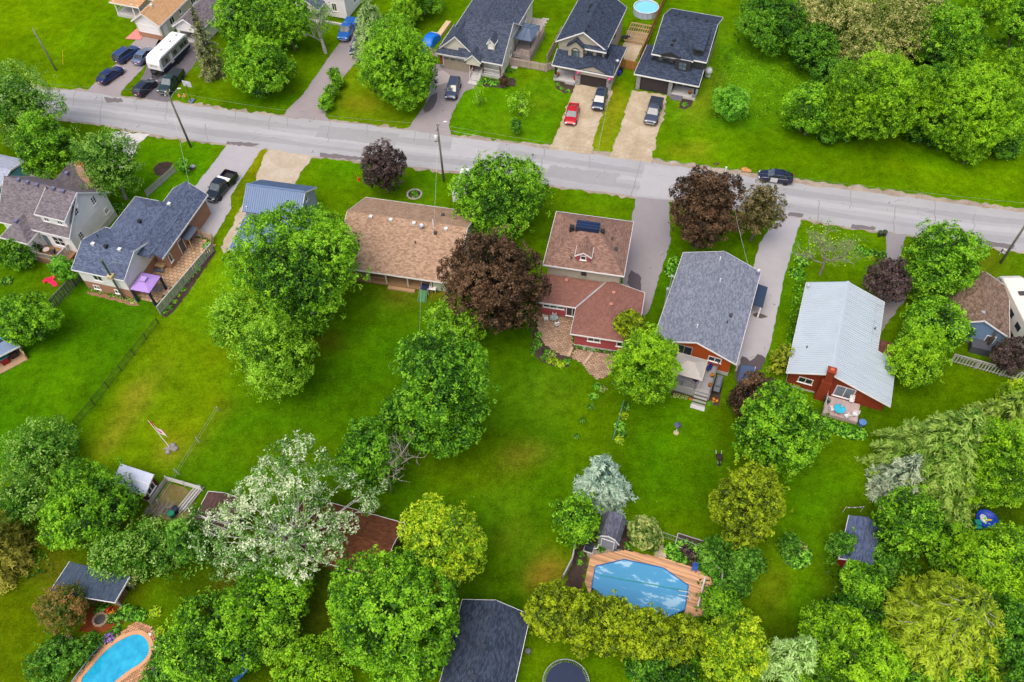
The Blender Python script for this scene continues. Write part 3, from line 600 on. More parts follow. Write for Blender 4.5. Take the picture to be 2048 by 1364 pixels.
h.wall(.3, 5.1, -3.0, .48, .25, 2.6, PINKV); h.wall(5.12, 12.0, -7.0, .47, .25, 2.6, PINKV); h.found(5.12, 12.0, -7.0, .47, .3)
h.win('n', -3.0, 1.9, 1.5, 2.6, .55, 3); h.win('n', -3.0, 4.2, .5, 1.5, 1.75, 2); h.win('n', -7.0, 7.4, 1.35, 1.5, .95, 2); h.win('n', -7.0, 10.8, 1.2, 1.5, 1.1, 2)
for u, v in ((1133,562),(1227,587),(1222,610)): h.vent(u, v, plain(lin(190,130,110,.85)), .32)
# ---- orange bungalow with grey roof
h = House('bungalow', 'orange-sided bungalow with a long light grey shingle roof', (1305.2,682.2), 3.2, -21.9)
h.gable(0, 9.6, 0, 14.7, 3.2, 5.15, 'y', LGREYSH, wallmat=ORANGEV, oh=.55)
h.wall(.55, 9.05, .56, 14.14, .55, 3.1, ORANGEV); h.found(.55, 9.05, .56, 14.14, .57)
h.win('n', .55, 3.6, 1.3, 1.9, 2.0, 2, mat=plain((.35,.36,.37)), sill=False); h.win('n', .55, 7.2, 1.9, 1.5, .85, 2); h.win('r', 9.05, 4, 1.6, 1.4, 1.0); h.win('r', 9.05, 9, 1.6, 1.4, 1.0)
for u, v in ((1440,520),(1440,563),(1394,655)): h.vent(u, v, WHITE, .2, .55, 'pipe')
h.vent(1461,632,DARK,.34); h.vent(1454,646,DARK,.1,.4,'pipe'); h.dish(1515,548,.3)
m = MB(); m.tube((-.15,8.2,0),(-.15,8.2,5.6),.05,.05,6); m.tube((-.15,6.6,0),(-.15,6.6,5.0),.07,.07,8); m.mm(-.3,0,6.45,6.75,4.9,5.15); m.mm(-.3,0,8.05,8.35,5.5,5.7); h.part(m, 'antenna_mast', GALV)
h.roof([[(9.3,10.2,2.3),(10.9,10.2,2.1),(10.9,13.6,2.1),(9.3,13.6,2.3)]], metal(lin(60,76,100,.8)), .1, 'side_porch_roof'); [h.post(10.7,y,0,2.05) for y in (10.4,13.4)]
# ---- white metal roof house
h = House('house', 'red brick house with a broad white ribbed metal roof', (1573,745), 3.0, -21.9)
WM = metal(lin(188,200,208,.82), .6, 0, .04)
RN, RF = (4.4,0,4.8), (4.4,14.1,4.8); sl = (4.8-3.0)/(9.1-4.4); zx = lambda x: 4.8-sl*(x-4.4)
pls = [[(0,0,3.0),RN,RF,(0,14.1,3.0)], [RN,(11.4,0,zx(11.4)),(11.4,6.5,zx(11.4)),(4.4,6.5,4.8)], [(4.4,6.5,4.8),(9.1,6.5,zx(9.1)),(9.1,14.1,zx(9.1)),RF]]
h.roof(pls, WM, .12, 'roof', [((0,14.1,3.0),(0,0,3.0)), ((0,0,3.0),RN), (RN,(11.4,0,zx(11.4))), ((11.4,0,zx(11.4)),(11.4,6.5,zx(11.4))), ((11.4,6.5,zx(11.4)),(9.1,6.5,zx(9.1))), ((9.1,6.5,zx(9.1)),(9.1,14.1,zx(9.1))), ((9.1,14.1,zx(9.1)),RF), (RF,(0,14.1,3.0))])
roof_panels(h, [(0,14.1,3.0),(0,0,3.0),RN,RF], 15, WM); roof_panels(h, [(11.4,0,zx(11.4)),(11.4,6.5,zx(11.4)),(4.4,6.5,4.8),RN], 7, WM); roof_panels(h, [(9.1,6.5,zx(9.1)),(9.1,14.1,zx(9.1)),RF,(4.4,6.5,4.8)], 8, WM)
m = MB(); m.poly3([(4.15,-.05,4.76),(4.4,-.05,4.88),(4.4,14.15,4.88),(4.15,14.15,4.76)], (0,0,.03)); m.poly3([(4.4,-.05,4.88),(4.65,-.05,4.76),(4.65,14.15,4.76),(4.4,14.15,4.88)], (0,0,.03)); h.part(m, 'ridge_cap', WM)
h.wall(.5, 8.6, .6, 13.6, .2, 2.95, REDBR); h.found(.5, 8.6, .6, 13.6, .25)
s_ = lambda x: (3.0+(4.8-3.0)*x/4.4 if x < 4.4 else zx(x))-.15
h.part(MB().poly3([(.5,.58,2.9),(8.6,.58,2.9),(8.6,.58,s_(8.6)),(4.4,.58,s_(4.4)),(.5,.58,s_(.5))], (0,.1,0)), 'gable_wall', REDBR)
m = MB(); m.mm(3.75,4.85,-.25,.55,0,3.4); m.mm(3.9,4.7,-.2,.5,3.4,5.25); m.mm(3.82,4.78,-.28,.58,5.25,5.36); h.part(m, 'chimney', REDBR); h.box(4.1,4.5,0,.3,5.36,5.5,'chimney_pot',plain(lin(200,110,80,.8)))
h.win('n', .6, 2.3, 1.3, 1.6, .95, 2); h.win('n', .6, 6.6, .65, 2.1, 1.9, 2, glass=WGLASS); h.wall(8.61, 11.0, .7, 6.2, 0, 2.05, REDBR, 'porch_wall')
m = MB(); [m.tube((8.2+.0*i,7.0+i*.55,3.42),(8.75,7.0+i*.55,3.22),.015,.015,4) for i in range(12)]; m.tube((8.2,7.0,3.45),(8.2,13.2,3.45),.02,.02,5); h.part(m, 'snow_guard', GALV)
h.vent(1613,696,BLACK,.1,.35,'pipe'); h.vent(1749,659,BLACK,.1,.35,'pipe'); h.dish(1614,577,.22)
h.roof([[(9.12,9.0,2.2),(11.3,9.0,2.0),(11.3,1.0+5.6,2.0),(9.12,6.6,2.2)]], shingle(lin(84,50,40,.8), lin(112,70,58,.8), lin(136,92,78,.8)), .1, 'carport_roof', ()); [h.post(11.1,y,0,1.95,DARK) for y in (6.8,8.8)]
# ---- white farmhouse, taupe roof (origin: near-right eave corner)
h = House('house', 'white farmhouse with steep taupe shingle roof, dormer and back deck', (138.6,476.9), 4.0, -18.6)
h.gable(-11.0, 0, 0, 8.87, 4.0, 7.9, 'x', TAUPESH, wallmat=VINYL, oh=.35)
h.gable(-8.3, -2.7, 4.4, 10.4, 4.0, 6.8, 'y', TAUPESH, ends=(0,1), wallmat=VINYL, oh=.3, name='cross_roof')
h.wall(-10.65, -.36, .36, 8.5, .4, 3.95, VINYL); h.wall(-8.0, -3.0, 8.5, 10.1, .4, 3.9, VINYL); h.found(-10.65, -.36, .36, 8.5, .9)
h.roof([[(-4.5,.72,6.35),(-.02,.72,6.35),(-.02,4.4,7.93),(-4.5,4.4,7.93)]], TAUPESH, .12, 'dormer_roof', [((-4.5,.72,6.35),(-.02,.72,6.35)), ((-.02,.72,6.35),(-.02,4.4,7.93)), ((-4.5,4.4,7.93),(-4.5,.72,6.35))])
m = MB(); m.poly3([(-.36,1.0,4.7),(-.36,1.0,6.2),(-.36,4.2,7.6),(-.36,4.2,7.5)], (-.1,0,0)); m.poly3([(-4.2,1.0,4.7),(-4.2,4.2,7.5),(-4.2,4.2,7.6),(-4.2,1.0,6.2)], (.1,0,0)); m.mm(-4.2,-.37,1.0,1.1,4.7,6.25); h.part(m, 'dormer_wall', VINYL)
h.win('n', 1.0, -3.3, 5.15, .8, .7, 2); h.win('n', 1.0, -1.3, 5.15, .8, .7, 2)
h.hip(-9.3, -5.1, -2.0, 3.4, 3.5, 5.2, .1, 3.3, TAUPESH, 'y', name='wing_roof'); h.wall(-9.0, -5.4, -1.7, .34, .4, 3.4, VINYL); h.found(-9.0, -5.4, -1.7, .34, .8)
h.win('n', -1.7, -7.2, 2.0, 1.6, 1.1, 2, 2)
for a, z, w_, hh in ((3.1, 5.2, .85, 1.25), (6.3, 4.2, .85, 1.2), (1.9, 1.9, .85, 1.2), (7.3, 1.6, .8, .8)): h.win('r', -.36, a, z, w_, hh, 2, 3)
h.win('n', .36, -2.6, 1.6, 1.7, 1.6, 2, 2); h.door('n', .36, -4.6, 1.0, .9, 2.0, WGLASS)
for u, v in ((38,361),(56,366),(75,371),(108,379),(127,384),(134,348),(33,444)): h.vent(u, v, plain(lin(110,110,140,.85)), .4, .3)
h.vent(95,378,DARK,.1,.5,'pipe')
m = MB(); m.mm(-3.9,-2.5,9.0,10.0,0,7.6); h.part(m, 'chimney', brick(lin(206,160,120,.85), lin(222,184,150,.85), lin(206,190,170,.85))); h.box(-3.75,-2.65,9.15,9.85,7.6,7.72,'chimney_cap',plain(lin(196,110,70,.85)))
m = MB(); m.lathe([(.02,0),(.3,.1),(.33,.16)], (0,0,0), 14); o = h.part(m, 'satellite_dish', WHITE); o.location = (-.2,3.4,6.6); o.rotation_euler = (0, radians(70), 0)
# ---- dark grey raised bungalow
h = House('house', 'raised bungalow with dark grey shingle roofs, white gable and brick base', (142.6,538.9), 4.0, -16.6)
h.gable(4.2, 9.37, 5.0, 17.0, 3.2, 5.0, 'y', GREYSH, wallmat=VINYL, oh=.4, ends=(0,1), name='main_roof')
h.roof([[(.8,7.2,4.0),(.8,13.6,4.0),(4.6,11.0,5.4),(4.6,3.5,5.4)], [(8.3,4.2,4.0),(4.6,3.5,5.4),(4.6,11.0,5.4),(8.3,13.6,4.0)], [(.8,13.6,4.0),(8.3,13.6,4.0),(4.6,11.0,5.4)]], GREYSH, .14, 'middle_roof', [((.8,13.6,4.0),(.8,7.5,4.0)), ((4.2,13.6,4.0),(.8,13.6,4.0))])
h.gable(0, 7.3, 0, 7.5, 4.0, 5.65, 'x', GREYSH, r=3.5, wallmat=VINYL, oh=.35)
h.wall(.35, 6.94, .35, 7.1, 1.7, 3.9, VINYL); h.wall(.36, 6.93, .36, 7.09, 0, 1.7, TANBR, 'brick_base'); h.wall(1.2, 7.6, 7.1, 13.2, 0, 3.85, TANBR); h.wall(4.6, 8.97, 7.12, 16.6, 0, 3.05, TANBR); h.wall(7.2, 8.95, 6.2, 7.1, 0, 3.1, TANBR)
h.win('r', 6.94, 5.4, 3.0, .9, .9, 2, glass=glassy(lin(110,150,190,.6))); h.win('n', .36, 1.9, .5, .9, .7, 2); h.win('n', .36, 4.9, .5, .9, .7, 2); h.win('n', .35, 3.0, 2.4, 1.3, 1.0, 2); h.door('r', 8.97, 9.3, .1); h.win('r', 8.95, 6.65, .9, .6, 1.4, 1); h.garage('f', 16.6, 6.8, 3.4, 2.2, VINYL)
for u, v in ((187,489),(240,500),(339,409)): h.vent(u, v, WHITE2, .36)
for u, v in ((213,495),(280,445)): h.vent(u, v, BLACK, .34, .42)
h.vent(196,474,BLACK,.1,.5,'pipe')
m = MB(); m.tube((5.6,.05,0),(5.6,.05,7.0),.13,.13,10); m.lathe([(.2,0),(.22,.12),(.05,.2)],(5.6,.05,7.0),10); h.part(m, 'chimney_pipe', plain(lin(84,96,84,.8), .4)); h.box(5.25,5.95,-.3,.4,4.0,4.5,'chimney_box',plain(lin(206,184,140,.85)))
m = MB(); m.tube((6.3,1.2,4.4),(6.3,1.2,5.8),.02,.02,5); m.tube((5.6,1.2,5.7),(7.0,1.2,5.7),.015,.015,4); [m.tube((5.7+.25*i,.8,5.7),(5.7+.25*i,1.6,5.7),.01,.01,4) for i in range(6)]; h.part(m, 'antenna', GALV)
h.roof([[(8.6,9.6,2.3),(10.2,9.6,2.1),(10.2,12.0,2.1),(8.6,12.0,2.3)]], plain(lin(80,88,104,.8)), .06, 'side_awning'); [h.post(10.1,y,0,2.05,PTWOOD,.05) for y in (9.7,11.9)]
# ---- blue metal barn with lean-to
BM = metal(lin(112,136,172,.8), .55, 0, .05)
h = House('barn', 'garage barn with steep blue metal roof and low blue lean-to', (484.1,422.4), 3.0, -13.1, 'barn')
h.roof([[(0,0,3.0),(8.1,0,3.0),(8.1,2.95,5.1),(0,2.95,5.1)], [(0,2.95,5.1),(8.1,2.95,5.1),(8.1,6.2,3.0),(0,6.2,3.0)]], BM, .1, 'roof', [((8.1,0,3.0),(8.1,2.95,5.1)), ((8.1,2.95,5.1),(8.1,6.2,3.0)), ((0,2.95,5.1),(0,0,3.0))])
roof_panels(h, [(0,0,3.0),(8.1,0,3.0),(8.1,2.95,5.1),(0,2.95,5.1)], 9, BM); roof_panels(h, [(8.1,6.2,3.0),(0,6.2,3.0),(0,2.95,5.1),(8.1,2.95,5.1)], 9, BM)
h.box(-.03,8.13,2.82,3.08,5.1,5.17,'ridge_cap',BM)
h.wall(.3, 7.8, .3, 5.9, 0, 2.95, LAVV); h.part(MB().poly3([(7.8,.3,2.9),(7.8,5.9,2.9),(7.8,5.9,3.05),(7.8,2.95,4.95),(7.8,.3,3.05)], (-.1,0,0)), 'gable_wall', LAVV); h.wall(.26, .30, .3, 5.9, 0, 2.9, wood(lin(150,112,80,.8), .3, .9, 2), 'plank_wall')
h.win('r', 7.8, 3.3, 3.2, .7, 1.0, 1, 2); h.door('r', 7.8, 1.2, 0); h.garage('f', 5.9, 4, 3.2, 2.4, VINYL)
LP = [(.35,-5.8,1.95),(9.6,-5.8,1.95),(9.6,-.05,2.45),(.35,-.05,2.45)]; h.roof([LP], BM, .08, 'lean_to_roof', [(LP[3], LP[0]), (LP[0], LP[1])]); roof_panels(h, LP, 10, BM); [h.post(x,-5.6,0,1.85,OLDWOOD) for x in (.6,3.5,6.5,9.4)]; h.wall(.7, 9.3, -.6, -.1, 0, 2.3, wood(lin(150,112,80,.8), .3, .9, 2)); h.vent(494,417,WHITE,.1,.4,'pipe')
# ---- brown-roofed blue garage at the right edge
h = House('garage', 'blue-walled garage with weathered brown shingle roof', (2019.6,675.3), 2.8, -20.1, 'garage')
h.gable(-6.75, 0, 0, 7.85, 2.8, 4.6, 'y', OLDSH, wallmat=BLUEV, oh=.3); h.wall(-6.45, -.3, .3, 7.55, .3, 2.75, BLUEV); h.wall(-6.44, -.31, .27, .6, 0, .3, TANBR, 'brick_base'); h.vent(1966,626,GALV,.3,.2); h.door('n', .3, -1.6, 0, .9, 2.0); h.win('n', .3, -4.9, 1.2, .9, .9)
h.box(-3.4,-1.2,-1.1,.26,.0,1.1,'cellar_hatch',plain(lin(84,86,96,.8)))
# ---- navy roofed garage at the bottom edge
h = House('garage', 'garage with navy shingle roof at the bottom edge of the photo', (1059.4,1235), 2.6, -14.5, 'garage')
h.gable(-6.5, 0, -10.5, .25, 2.6, 4.4, 'y', NAVYSH, wallmat=VINYL, oh=.35); h.wall(-6.15, -.35, -10.1, -.1, .2, 2.55, VINYL); h.found(-6.15, -.35, -10.1, -.1, .25); h.win('r', -.35, -3, 1.2, 1.0, .8)
for u, v in ((990,1228),(967,1294),(947,1355)): h.vent(u, v, plain(lin(46,54,70,.8)), .4, .2)
# ---- dark-roofed house with brick double garage and dormer
h = House('house', 'dark-roofed house with brick front, cream gables and a small dormer', (874.5,105.6), 2.9, -20)
h.gable(1.0, 10.45, 5.5, 17.5, 4.4, 6.75, 'y', CROOF, wallmat=CREAMV, oh=.35, ends=(0,1), name='rear_roof')
h.gable(3.2, 10.75, 0, 11.0, 2.9, 6.8, 'x', CROOF, r=5.6, wallmat=CREAMV, oh=.4, ends=(0,1), name='front_roof')
h.gable(-.3, 5.9, .9, 8.0, 2.9, 5.75, 'y', CROOF, wallmat=CREAMV, oh=.3, ends=(1,0), name='garage_roof')
h.roof([[(-.3,.0,2.85),(5.6,0,2.85),(5.6,1.2,3.2),(-.3,1.2,3.2)]], CROOF, .12, 'pent_roof', [((-.3,0,2.85),(5.6,0,2.85))])
h.wall(.1, 5.4, .5, 8.0, .1, 2.8, brick(lin(156,72,44,.8), lin(176,90,58,.8), lin(160,120,100,.8))); h.wall(5.4, 10.35, 1.9, 10.6, .3, 2.8, CREAMV); h.wall(1.35, 10.1, 10.6, 17.1, .3, 4.3, CREAMV)
h.garage('n', .5, 2.9, 4.3, 2.15, plain(lin(178,164,144,.85), .6, .05)); h.box(.1,.75,.42,.5,0,.6,'stone_plinth',STONE)
h.gable(4.85, 7.45, -.7, 2.4, 3.0, 4.2, 'y', CROOF, wallmat=CREAMV, oh=.2, ends=(1,0), name='portico_roof')
h.gable(7.75, 9.05, 1.5, 4.2, 5.05, 5.85, 'y', CROOF, wallmat=CREAMV, oh=.12, ends=(1,0), name='dormer_roof'); h.wall(7.87, 8.93, 1.65, 3.6, 3.9, 5.0, CREAMV, 'dormer_wall'); h.win('n', 1.65, 8.4, 4.35, .6, .65, 2, 2)
h.box(5.5,10.4,.3,1.88,0,.5,'porch_floor',CONC); [h.post(x,.5,.5,2.8,wood(lin(150,104,70,.8),.2)) for x in (5.7,7.35,10.2)]; m = MB(); m.mm(7.45,10.1,.46,.52,1.35,1.42); m.mm(7.45,10.1,.46,.52,.7,.75); [m.mm(7.6+.16*i,7.63+.16*i,.47,.51,.75,1.35) for i in range(16)]; h.part(m, 'railing', WHITE)
for i in range(4): h.box(5.75,7.25,-.3-.3*(i),.3-.3*i,0,.42-.1*i,'step',CONC)
h.box(5.7,7.3,-2.2,-1.35,0,.05,'landing',CONC); m = MB(); [m.path([(x,.3,1.35),(x,-1.3,.95)],.035,5) for x in (5.72,7.28)]; [m.tube((x,y,0),(x,y,.9+(y+1.3)*.27),.03,.03,5) for x in (5.72,7.28) for y in (-1.25,-.5,.2)]; h.part(m, 'handrail', WHITE)
h.door('n', 1.9, 6.4, .5); h.win('n', 1.9, 8.8, 1.2, 1.8, 1.3); h.win('r', 10.35, 5, 1.2, 1.0, 1.3); h.win('r', 10.1, 13, 2.4, 1.6, 1.3); h.dish(1013,101,.3)
# ---- two-storey house with arched window
h = House('house', 'two-storey dark-roofed house with an arched bay window over the porch', (1103.9,129.6), 2.8, -20.6)
h.gable(-.2, 7.8, 2.3, 14.6, 5.4, 7.8, 'y', NAVYSH, r=4.1, wallmat=BEIGEV, oh=.35, trim=None, name='upper_roof')
h.gable(1.75, 4.5, 1.75, 4.6, 5.4, 6.55, 'y', NAVYSH, wallmat=BEIGEV, oh=.2, ends=(1,0), trim=BTRIM, name='bay_roof'); h.roof([[(4.3,1.9,5.35),(7.9,1.9,5.35),(7.9,2.8,5.7),(4.3,2.8,5.7)]], NAVYSH, .12, 'pent_roof', [((4.3,1.9,5.35),(7.9,1.9,5.35))])
h.roof([[(0,0,2.8),(9.75,0,2.8),(7.5,2.75,3.95),(0,2.75,3.95)], [(9.75,0,2.8),(9.75,8.0,2.8),(7.5,6.4,3.95),(7.5,2.75,3.95)], [(9.75,8.0,2.8),(7.4,8.0,2.8),(7.4,6.4,3.95)]], NAVYSH, .14, 'lower_roof', [((0,0,2.8),(9.75,0,2.8)), ((9.75,0,2.8),(9.75,8,2.8)), ((0,2.75,3.95),(0,0,2.8))])
h.gable(3.7, 9.3, -.02, 2.2, 2.82, 3.95, 'y', NAVYSH, r=6.5, ends=(1,0), wallmat=BEIGEV, oh=.15, trim=BTRIM, name='garage_gable', fas=False)
h.wall(.2, 7.4, 2.7, 14.2, 2.8, 5.35, BEIGEV, 'upper_wall'); h.wall(1.95, 4.3, 2.0, 2.7, 3.3, 5.35, BEIGEV, 'bay_wall'); h.wall(.2, 9.4, 2.75, 8.0, .2, 2.8, BEIGEV); h.wall(4.2, 9.4, .4, 2.75, .2, 2.75, BEIGEV); h.wall(.2, 7.4, 8.0, 14.2, .2, 2.8, BEIGEV)
w_ = h.win('n', 2.0, 3.1, 3.55, 1.25, 1.0, 2, 1, BTRIM, WGLASS, False)
m = MB(); n_ = 14
for k in range(n_):
    a0, a1 = pi*k/n_, pi*(k+1)/n_; P = lambda r, a: (3.1+r*cos(a), 4.5+r*sin(a))
    q = [P(.5,a0), P(.66,a0), P(.66,a1), P(.5,a1)]; m.poly3([(x,2.0,z) for x, z in q][::-1], (0,-.06,0))
h.part(m, 'arch_frame', BTRIM, w_); h.part(MB().poly3([(3.1+.52*cos(pi*k/12),1.99,4.5+.52*sin(pi*k/12)) for k in range(13)], (0,-.03,0)), 'arch_pane', WGLASS, w_)
h.win('n', 2.7, 5.2, 4.1, .85, .85, 1, 1, BTRIM, WGLASS); h.win('n', 2.7, 6.7, 4.1, .85, .85, 1, 1, BTRIM, WGLASS); h.win('r', 7.4, 9, 3.6, 1.0, 1.1, 2, 1, BTRIM); h.win('n', 2.75, 2.2, 1.0, 1.6, 1.4, 2, 1, BTRIM)
h.garage('n', .4, 6.7, 4.0, 2.15, plain(lin(58,52,54,.85), .6, .1), 4, 4, False, BTRIM); [h.box(x-.38,x+.38,.12,.38,0,2.6,'stone_pier',STONE) for x in (4.15,9.1)]; h.box(.2,3.75,.2,2.7,0,.3,'porch_floor',CONC); h.post(.5,.45,.3,2.7,BTRIM,.13); h.box(.25,.75,.25,.7,.28,.9,'pier_base',STONE); h.box(2.2,3.7,-.25,.19,0,.16,'step',STONE)
for u, v in ((1183,11),(1180,16),(1177,23),(1177,53),(1172,63),(1216,110),(1214,115)): h.vent(u, v, BLACK, .32, .22)
h.dish(1234,128,.3); h.vent(1206,28,BLACK,.1,.45,'pipe')
# ---- charcoal house with dark double garage
h = House('house', 'charcoal two-storey house with dark double garage nearest the meadow', (1268.1,147.5), 2.8, -21)
h.gable(1.9, 10.15, 2.4, 14.9, 5.4, 8.0, 'x', NAVYSH, r=8.5, wallmat=CHARV, oh=.3, name='upper_roof')
h.roof([[(1.9,2.0,5.4),(5.1,4.6,7.25),(5.1,7.4,7.45),(1.9,3.6,5.6)], [(8.2,2.0,5.4),(8.2,3.6,5.6),(5.1,7.4,7.45),(5.1,4.6,7.25)], [(1.9,2.0,5.4),(8.2,2.0,5.4),(5.1,4.6,7.25)]], NAVYSH, .14, 'front_hip_roof', [((1.9,2.0,5.4),(8.2,2.0,5.4)), ((1.9,3.6,5.4),(1.9,2.0,5.4))])
h.gable(3.3, 6.3, 1.85, 3.6, 5.7, 6.35, 'y', NAVYSH, ends=(1,0), wallmat=CHARV, oh=.12, trim=BTRIM, name='front_gable')
h.roof([[(0,0,2.8),(9.95,0,2.8),(9.95,2.6,3.95),(2.3,2.6,3.95)], [(0,0,2.8),(2.3,2.6,3.95),(2.3,6.6,3.95),(0,8.0,2.8)], [(0,8.0,2.8),(2.3,6.6,3.95),(2.3,8.0,2.85)]], NAVYSH, .14, 'lower_roof', [((0,0,2.8),(9.95,0,2.8)), ((0,8,2.8),(0,0,2.8)), ((9.95,0,2.8),(9.95,2.6,3.95))])
h.wall(2.35, 9.8, 2.55, 14.5, 2.8, 5.35, CHARV, 'upper_wall'); h.wall(5.6, 8.0, 1.9, 2.55, 3.4, 5.35, CHARV, 'bay_wall'); h.wall(.35, 9.75, 2.6, 8.0, .2, 2.8, CHARV); h.wall(.36, 5.9, .45, 2.6, .2, 2.75, CHARV); h.wall(2.36, 9.75, 8.0, 14.5, .2, 2.8, BEIGEV)
h.roof([[(7.7,2.95,6.85),(9.4,2.95,6.85),(9.4,8.0,7.95),(7.7,8.0,7.95)]], NAVYSH, .12, 'dormer_roof', [((7.7,2.95,6.85),(9.4,2.95,6.85))], BTRIM); h.wall(7.85, 9.25, 3.2, 6.5, 5.5, 6.75, CHARV, 'dormer_wall'); h.win('n', 3.2, 8.55, 5.95, .8, .65, 1, 1, BTRIM)
for x in (3.3, 4.9): h.win('n', 2.55, x, 4.1, .8, .85, 1, 1, BTRIM, WGLASS)
h.win('n', 1.9, 6.8, 3.7, 1.3, 1.35, 2, 2, BTRIM, WGLASS); h.win('n', 2.55, 9.0, 4.2, .8, .8, 1, 1, BTRIM)
h.garage('n', .45, 3.2, 4.4, 2.15, plain(lin(58,52,54,.85), .6, .1), 4, 4, False, BTRIM); [h.box(x-.3,x+.3,.17,.44,0,2.6,'stone_pier',STONE) for x in (.72,5.7)]; h.box(6.0,9.7,.25,2.58,0,.45,'porch_floor',CONC); h.post(9.4,.5,.45,2.7,BTRIM,.13); h.box(9.1,9.7,.28,.8,.44,1.0,'pier_base',STONE); [h.box(6.05,7.8,-.6+.28*i,-.32+.28*i,0,.15+.13*i,'step',plain(lin(120,118,124,.8))) for i in range(3)]; h.door('n', 2.6, 6.8, .45)
for u, v in ((1351,32),(1372,35),(1393,39),(1414,43),(1348,82),(1344,90),(1306,118)): h.vent(u, v, BLACK, .32, .22)
h.vent(1359,29,BLACK,.1,.45,'pipe')
m = MB(); m.lathe([(.02,0),(.5,.12),(.62,.5),(.5,.9),(.02,1.0)], (10.3,6.6,.7), 12); m.mm(9.9,10.7,6.3,6.9,.1,.75); h.part(m, 'propane_tank', WHITE2, smooth=True)
# ---- tan-roofed bungalow, top left
h = House('bungalow', 'tan-roofed bungalow with white garage behind the travel trailer', (261.9,41.9), 2.9, -20)
h.gable(0, 5.4, 0, 16, 2.9, 4.7, 'y', TANSH, wallmat=VINYL, oh=.35); h.gable(-7.5, 2.6, 6.6, 15, 2.9, 4.9, 'x', TANSH, wallmat=VINYL, oh=.35, name='main_roof')
h.wall(.35, 5.05, .36, 15.6, .1, 2.85, siding(lin(214,208,190,.9))); h.wall(-7.1, .34, 7.0, 14.6, .2, 2.8, siding(lin(214,208,190,.9)))
h.garage('n', .36, 2.7, 3.9, 2.3, WHITE, 4, 1, False); h.wall(.36,5.04,.30,.36,0,.9,TANBR,'stone_band'); h.win('r', 5.05, 3.6, 1.2, 1.3, 1.2, 2); h.win('r', 5.05, 6.2, 1.5, .6, .9, 1); h.door('r', 5.05, 1.5, .1, .85, 2.0, VINYL); h.win('r', 5.05, 10, 1.2, 1.2, 1.2)
h.box(-6.8,-1.6,4.3,6.98,0,.5,'porch_floor',CONC); [h.post(x,4.45,.5,2.8) for x in (-6.6,-3.1,-1.8)]; h.roof([[(-7.2,4.0,2.75),(-1.3,4.0,2.75),(-1.3,7.0,3.0),(-7.2,7.0,3.0)]], TANSH, .12, 'porch_roof', [((-7.2,4.0,2.75),(-1.3,4.0,2.75))]); m = MB(); m.mm(-6.6,-6.55,4.5,6.9,1.2,1.27); [m.mm(-6.6,-6.57,4.6+i*.2,4.63+i*.2,.5,1.2) for i in range(12)]; h.part(m, 'railing', WHITE); h.vent(303,12,WHITE2,.36)
h.gable(7.3, 12.6, .8, 12, 2.8, 4.6, 'y', TAUPESH, wallmat=VINYL, oh=.35, name='garage_roof'); h.wall(7.65, 8.1, 1.2, 11, .1, 2.75, VINYL); h.wall(11.8, 12.25, 1.2, 11, .1, 2.75, VINYL); h.wall(8.1, 11.8, 10.6, 11, .1, 2.75, VINYL); h.wall(8.1, 11.8, 1.2, 1.4, 2.15, 2.75, VINYL, 'door_header'); h.box(8.1,11.8,1.2,10.6,.0,.06,'garage_floor',CONC)
m = MB(); rng2 = random.Random(3)
for i in range(14): x, y = rng2.uniform(8.4,11.4), rng2.uniform(3.5,9); m.mm(x,x+.6,y,y+.6,.06,rng2.uniform(.5,1.3))
h.part(m, 'stored_goods', DARK)
# ---- white house hidden behind the trees at the top
h = House('house', 'white house with grey porch roof hidden behind trees at the top edge', (628,18), 2.7, -20)
h.gable(-7, 4.8, 2.2, 11, 4.6, 6.6, 'x', TAUPESH, wallmat=VINYL, oh=.3); h.wall(-6.7, 4.5, 2.5, 10.7, .2, 4.5, VINYL); h.win('n', 2.5, 2.4, 1.3, .9, 1.5); h.win('n', 2.5, -4, 1.3, 1.2, 1.4); h.win('r', 4.5, 6, 1.3, 1.0, 1.4)
h.gable(-3.2, .9, -.2, 3, 2.7, 4.1, 'y', GREYSH, ends=(1,0), wallmat=VINYL, oh=.2, name='porch_roof'); h.box(-3,.8,0,2.48,0,.35,'porch_floor',CONC); [h.post(x,.2,.35,2.6) for x in (-2.8,.55)]; h.box(1.2,6,.6,.9,0,.35,'garden_wall',CONC)
# ---- blue house at the left edge
h = House('house', 'blue house with pale grey roof at the left edge of the photo', (22,342), 3.2, -18)
h.roof([[(-6,-3.4,2.6),(0,-3.4,2.6),(0,0,3.4),(-6,0,3.4)], [(-6,0,3.4),(0,0,3.4),(0,3,2.7),(-6,3,2.7)]], shingle(lin(140,146,170,.85), lin(166,172,194,.85), lin(190,194,212,.85)), .14, 'roof', [((0,-3.4,2.6),(0,0,3.4)), ((0,0,3.4),(0,3,2.7)), ((-6,-3.4,2.6),(0,-3.4,2.6))]); h.wall(-6,-.35,-3.1,2.7,0,2.5,siding(lin(110,176,200,.85)))
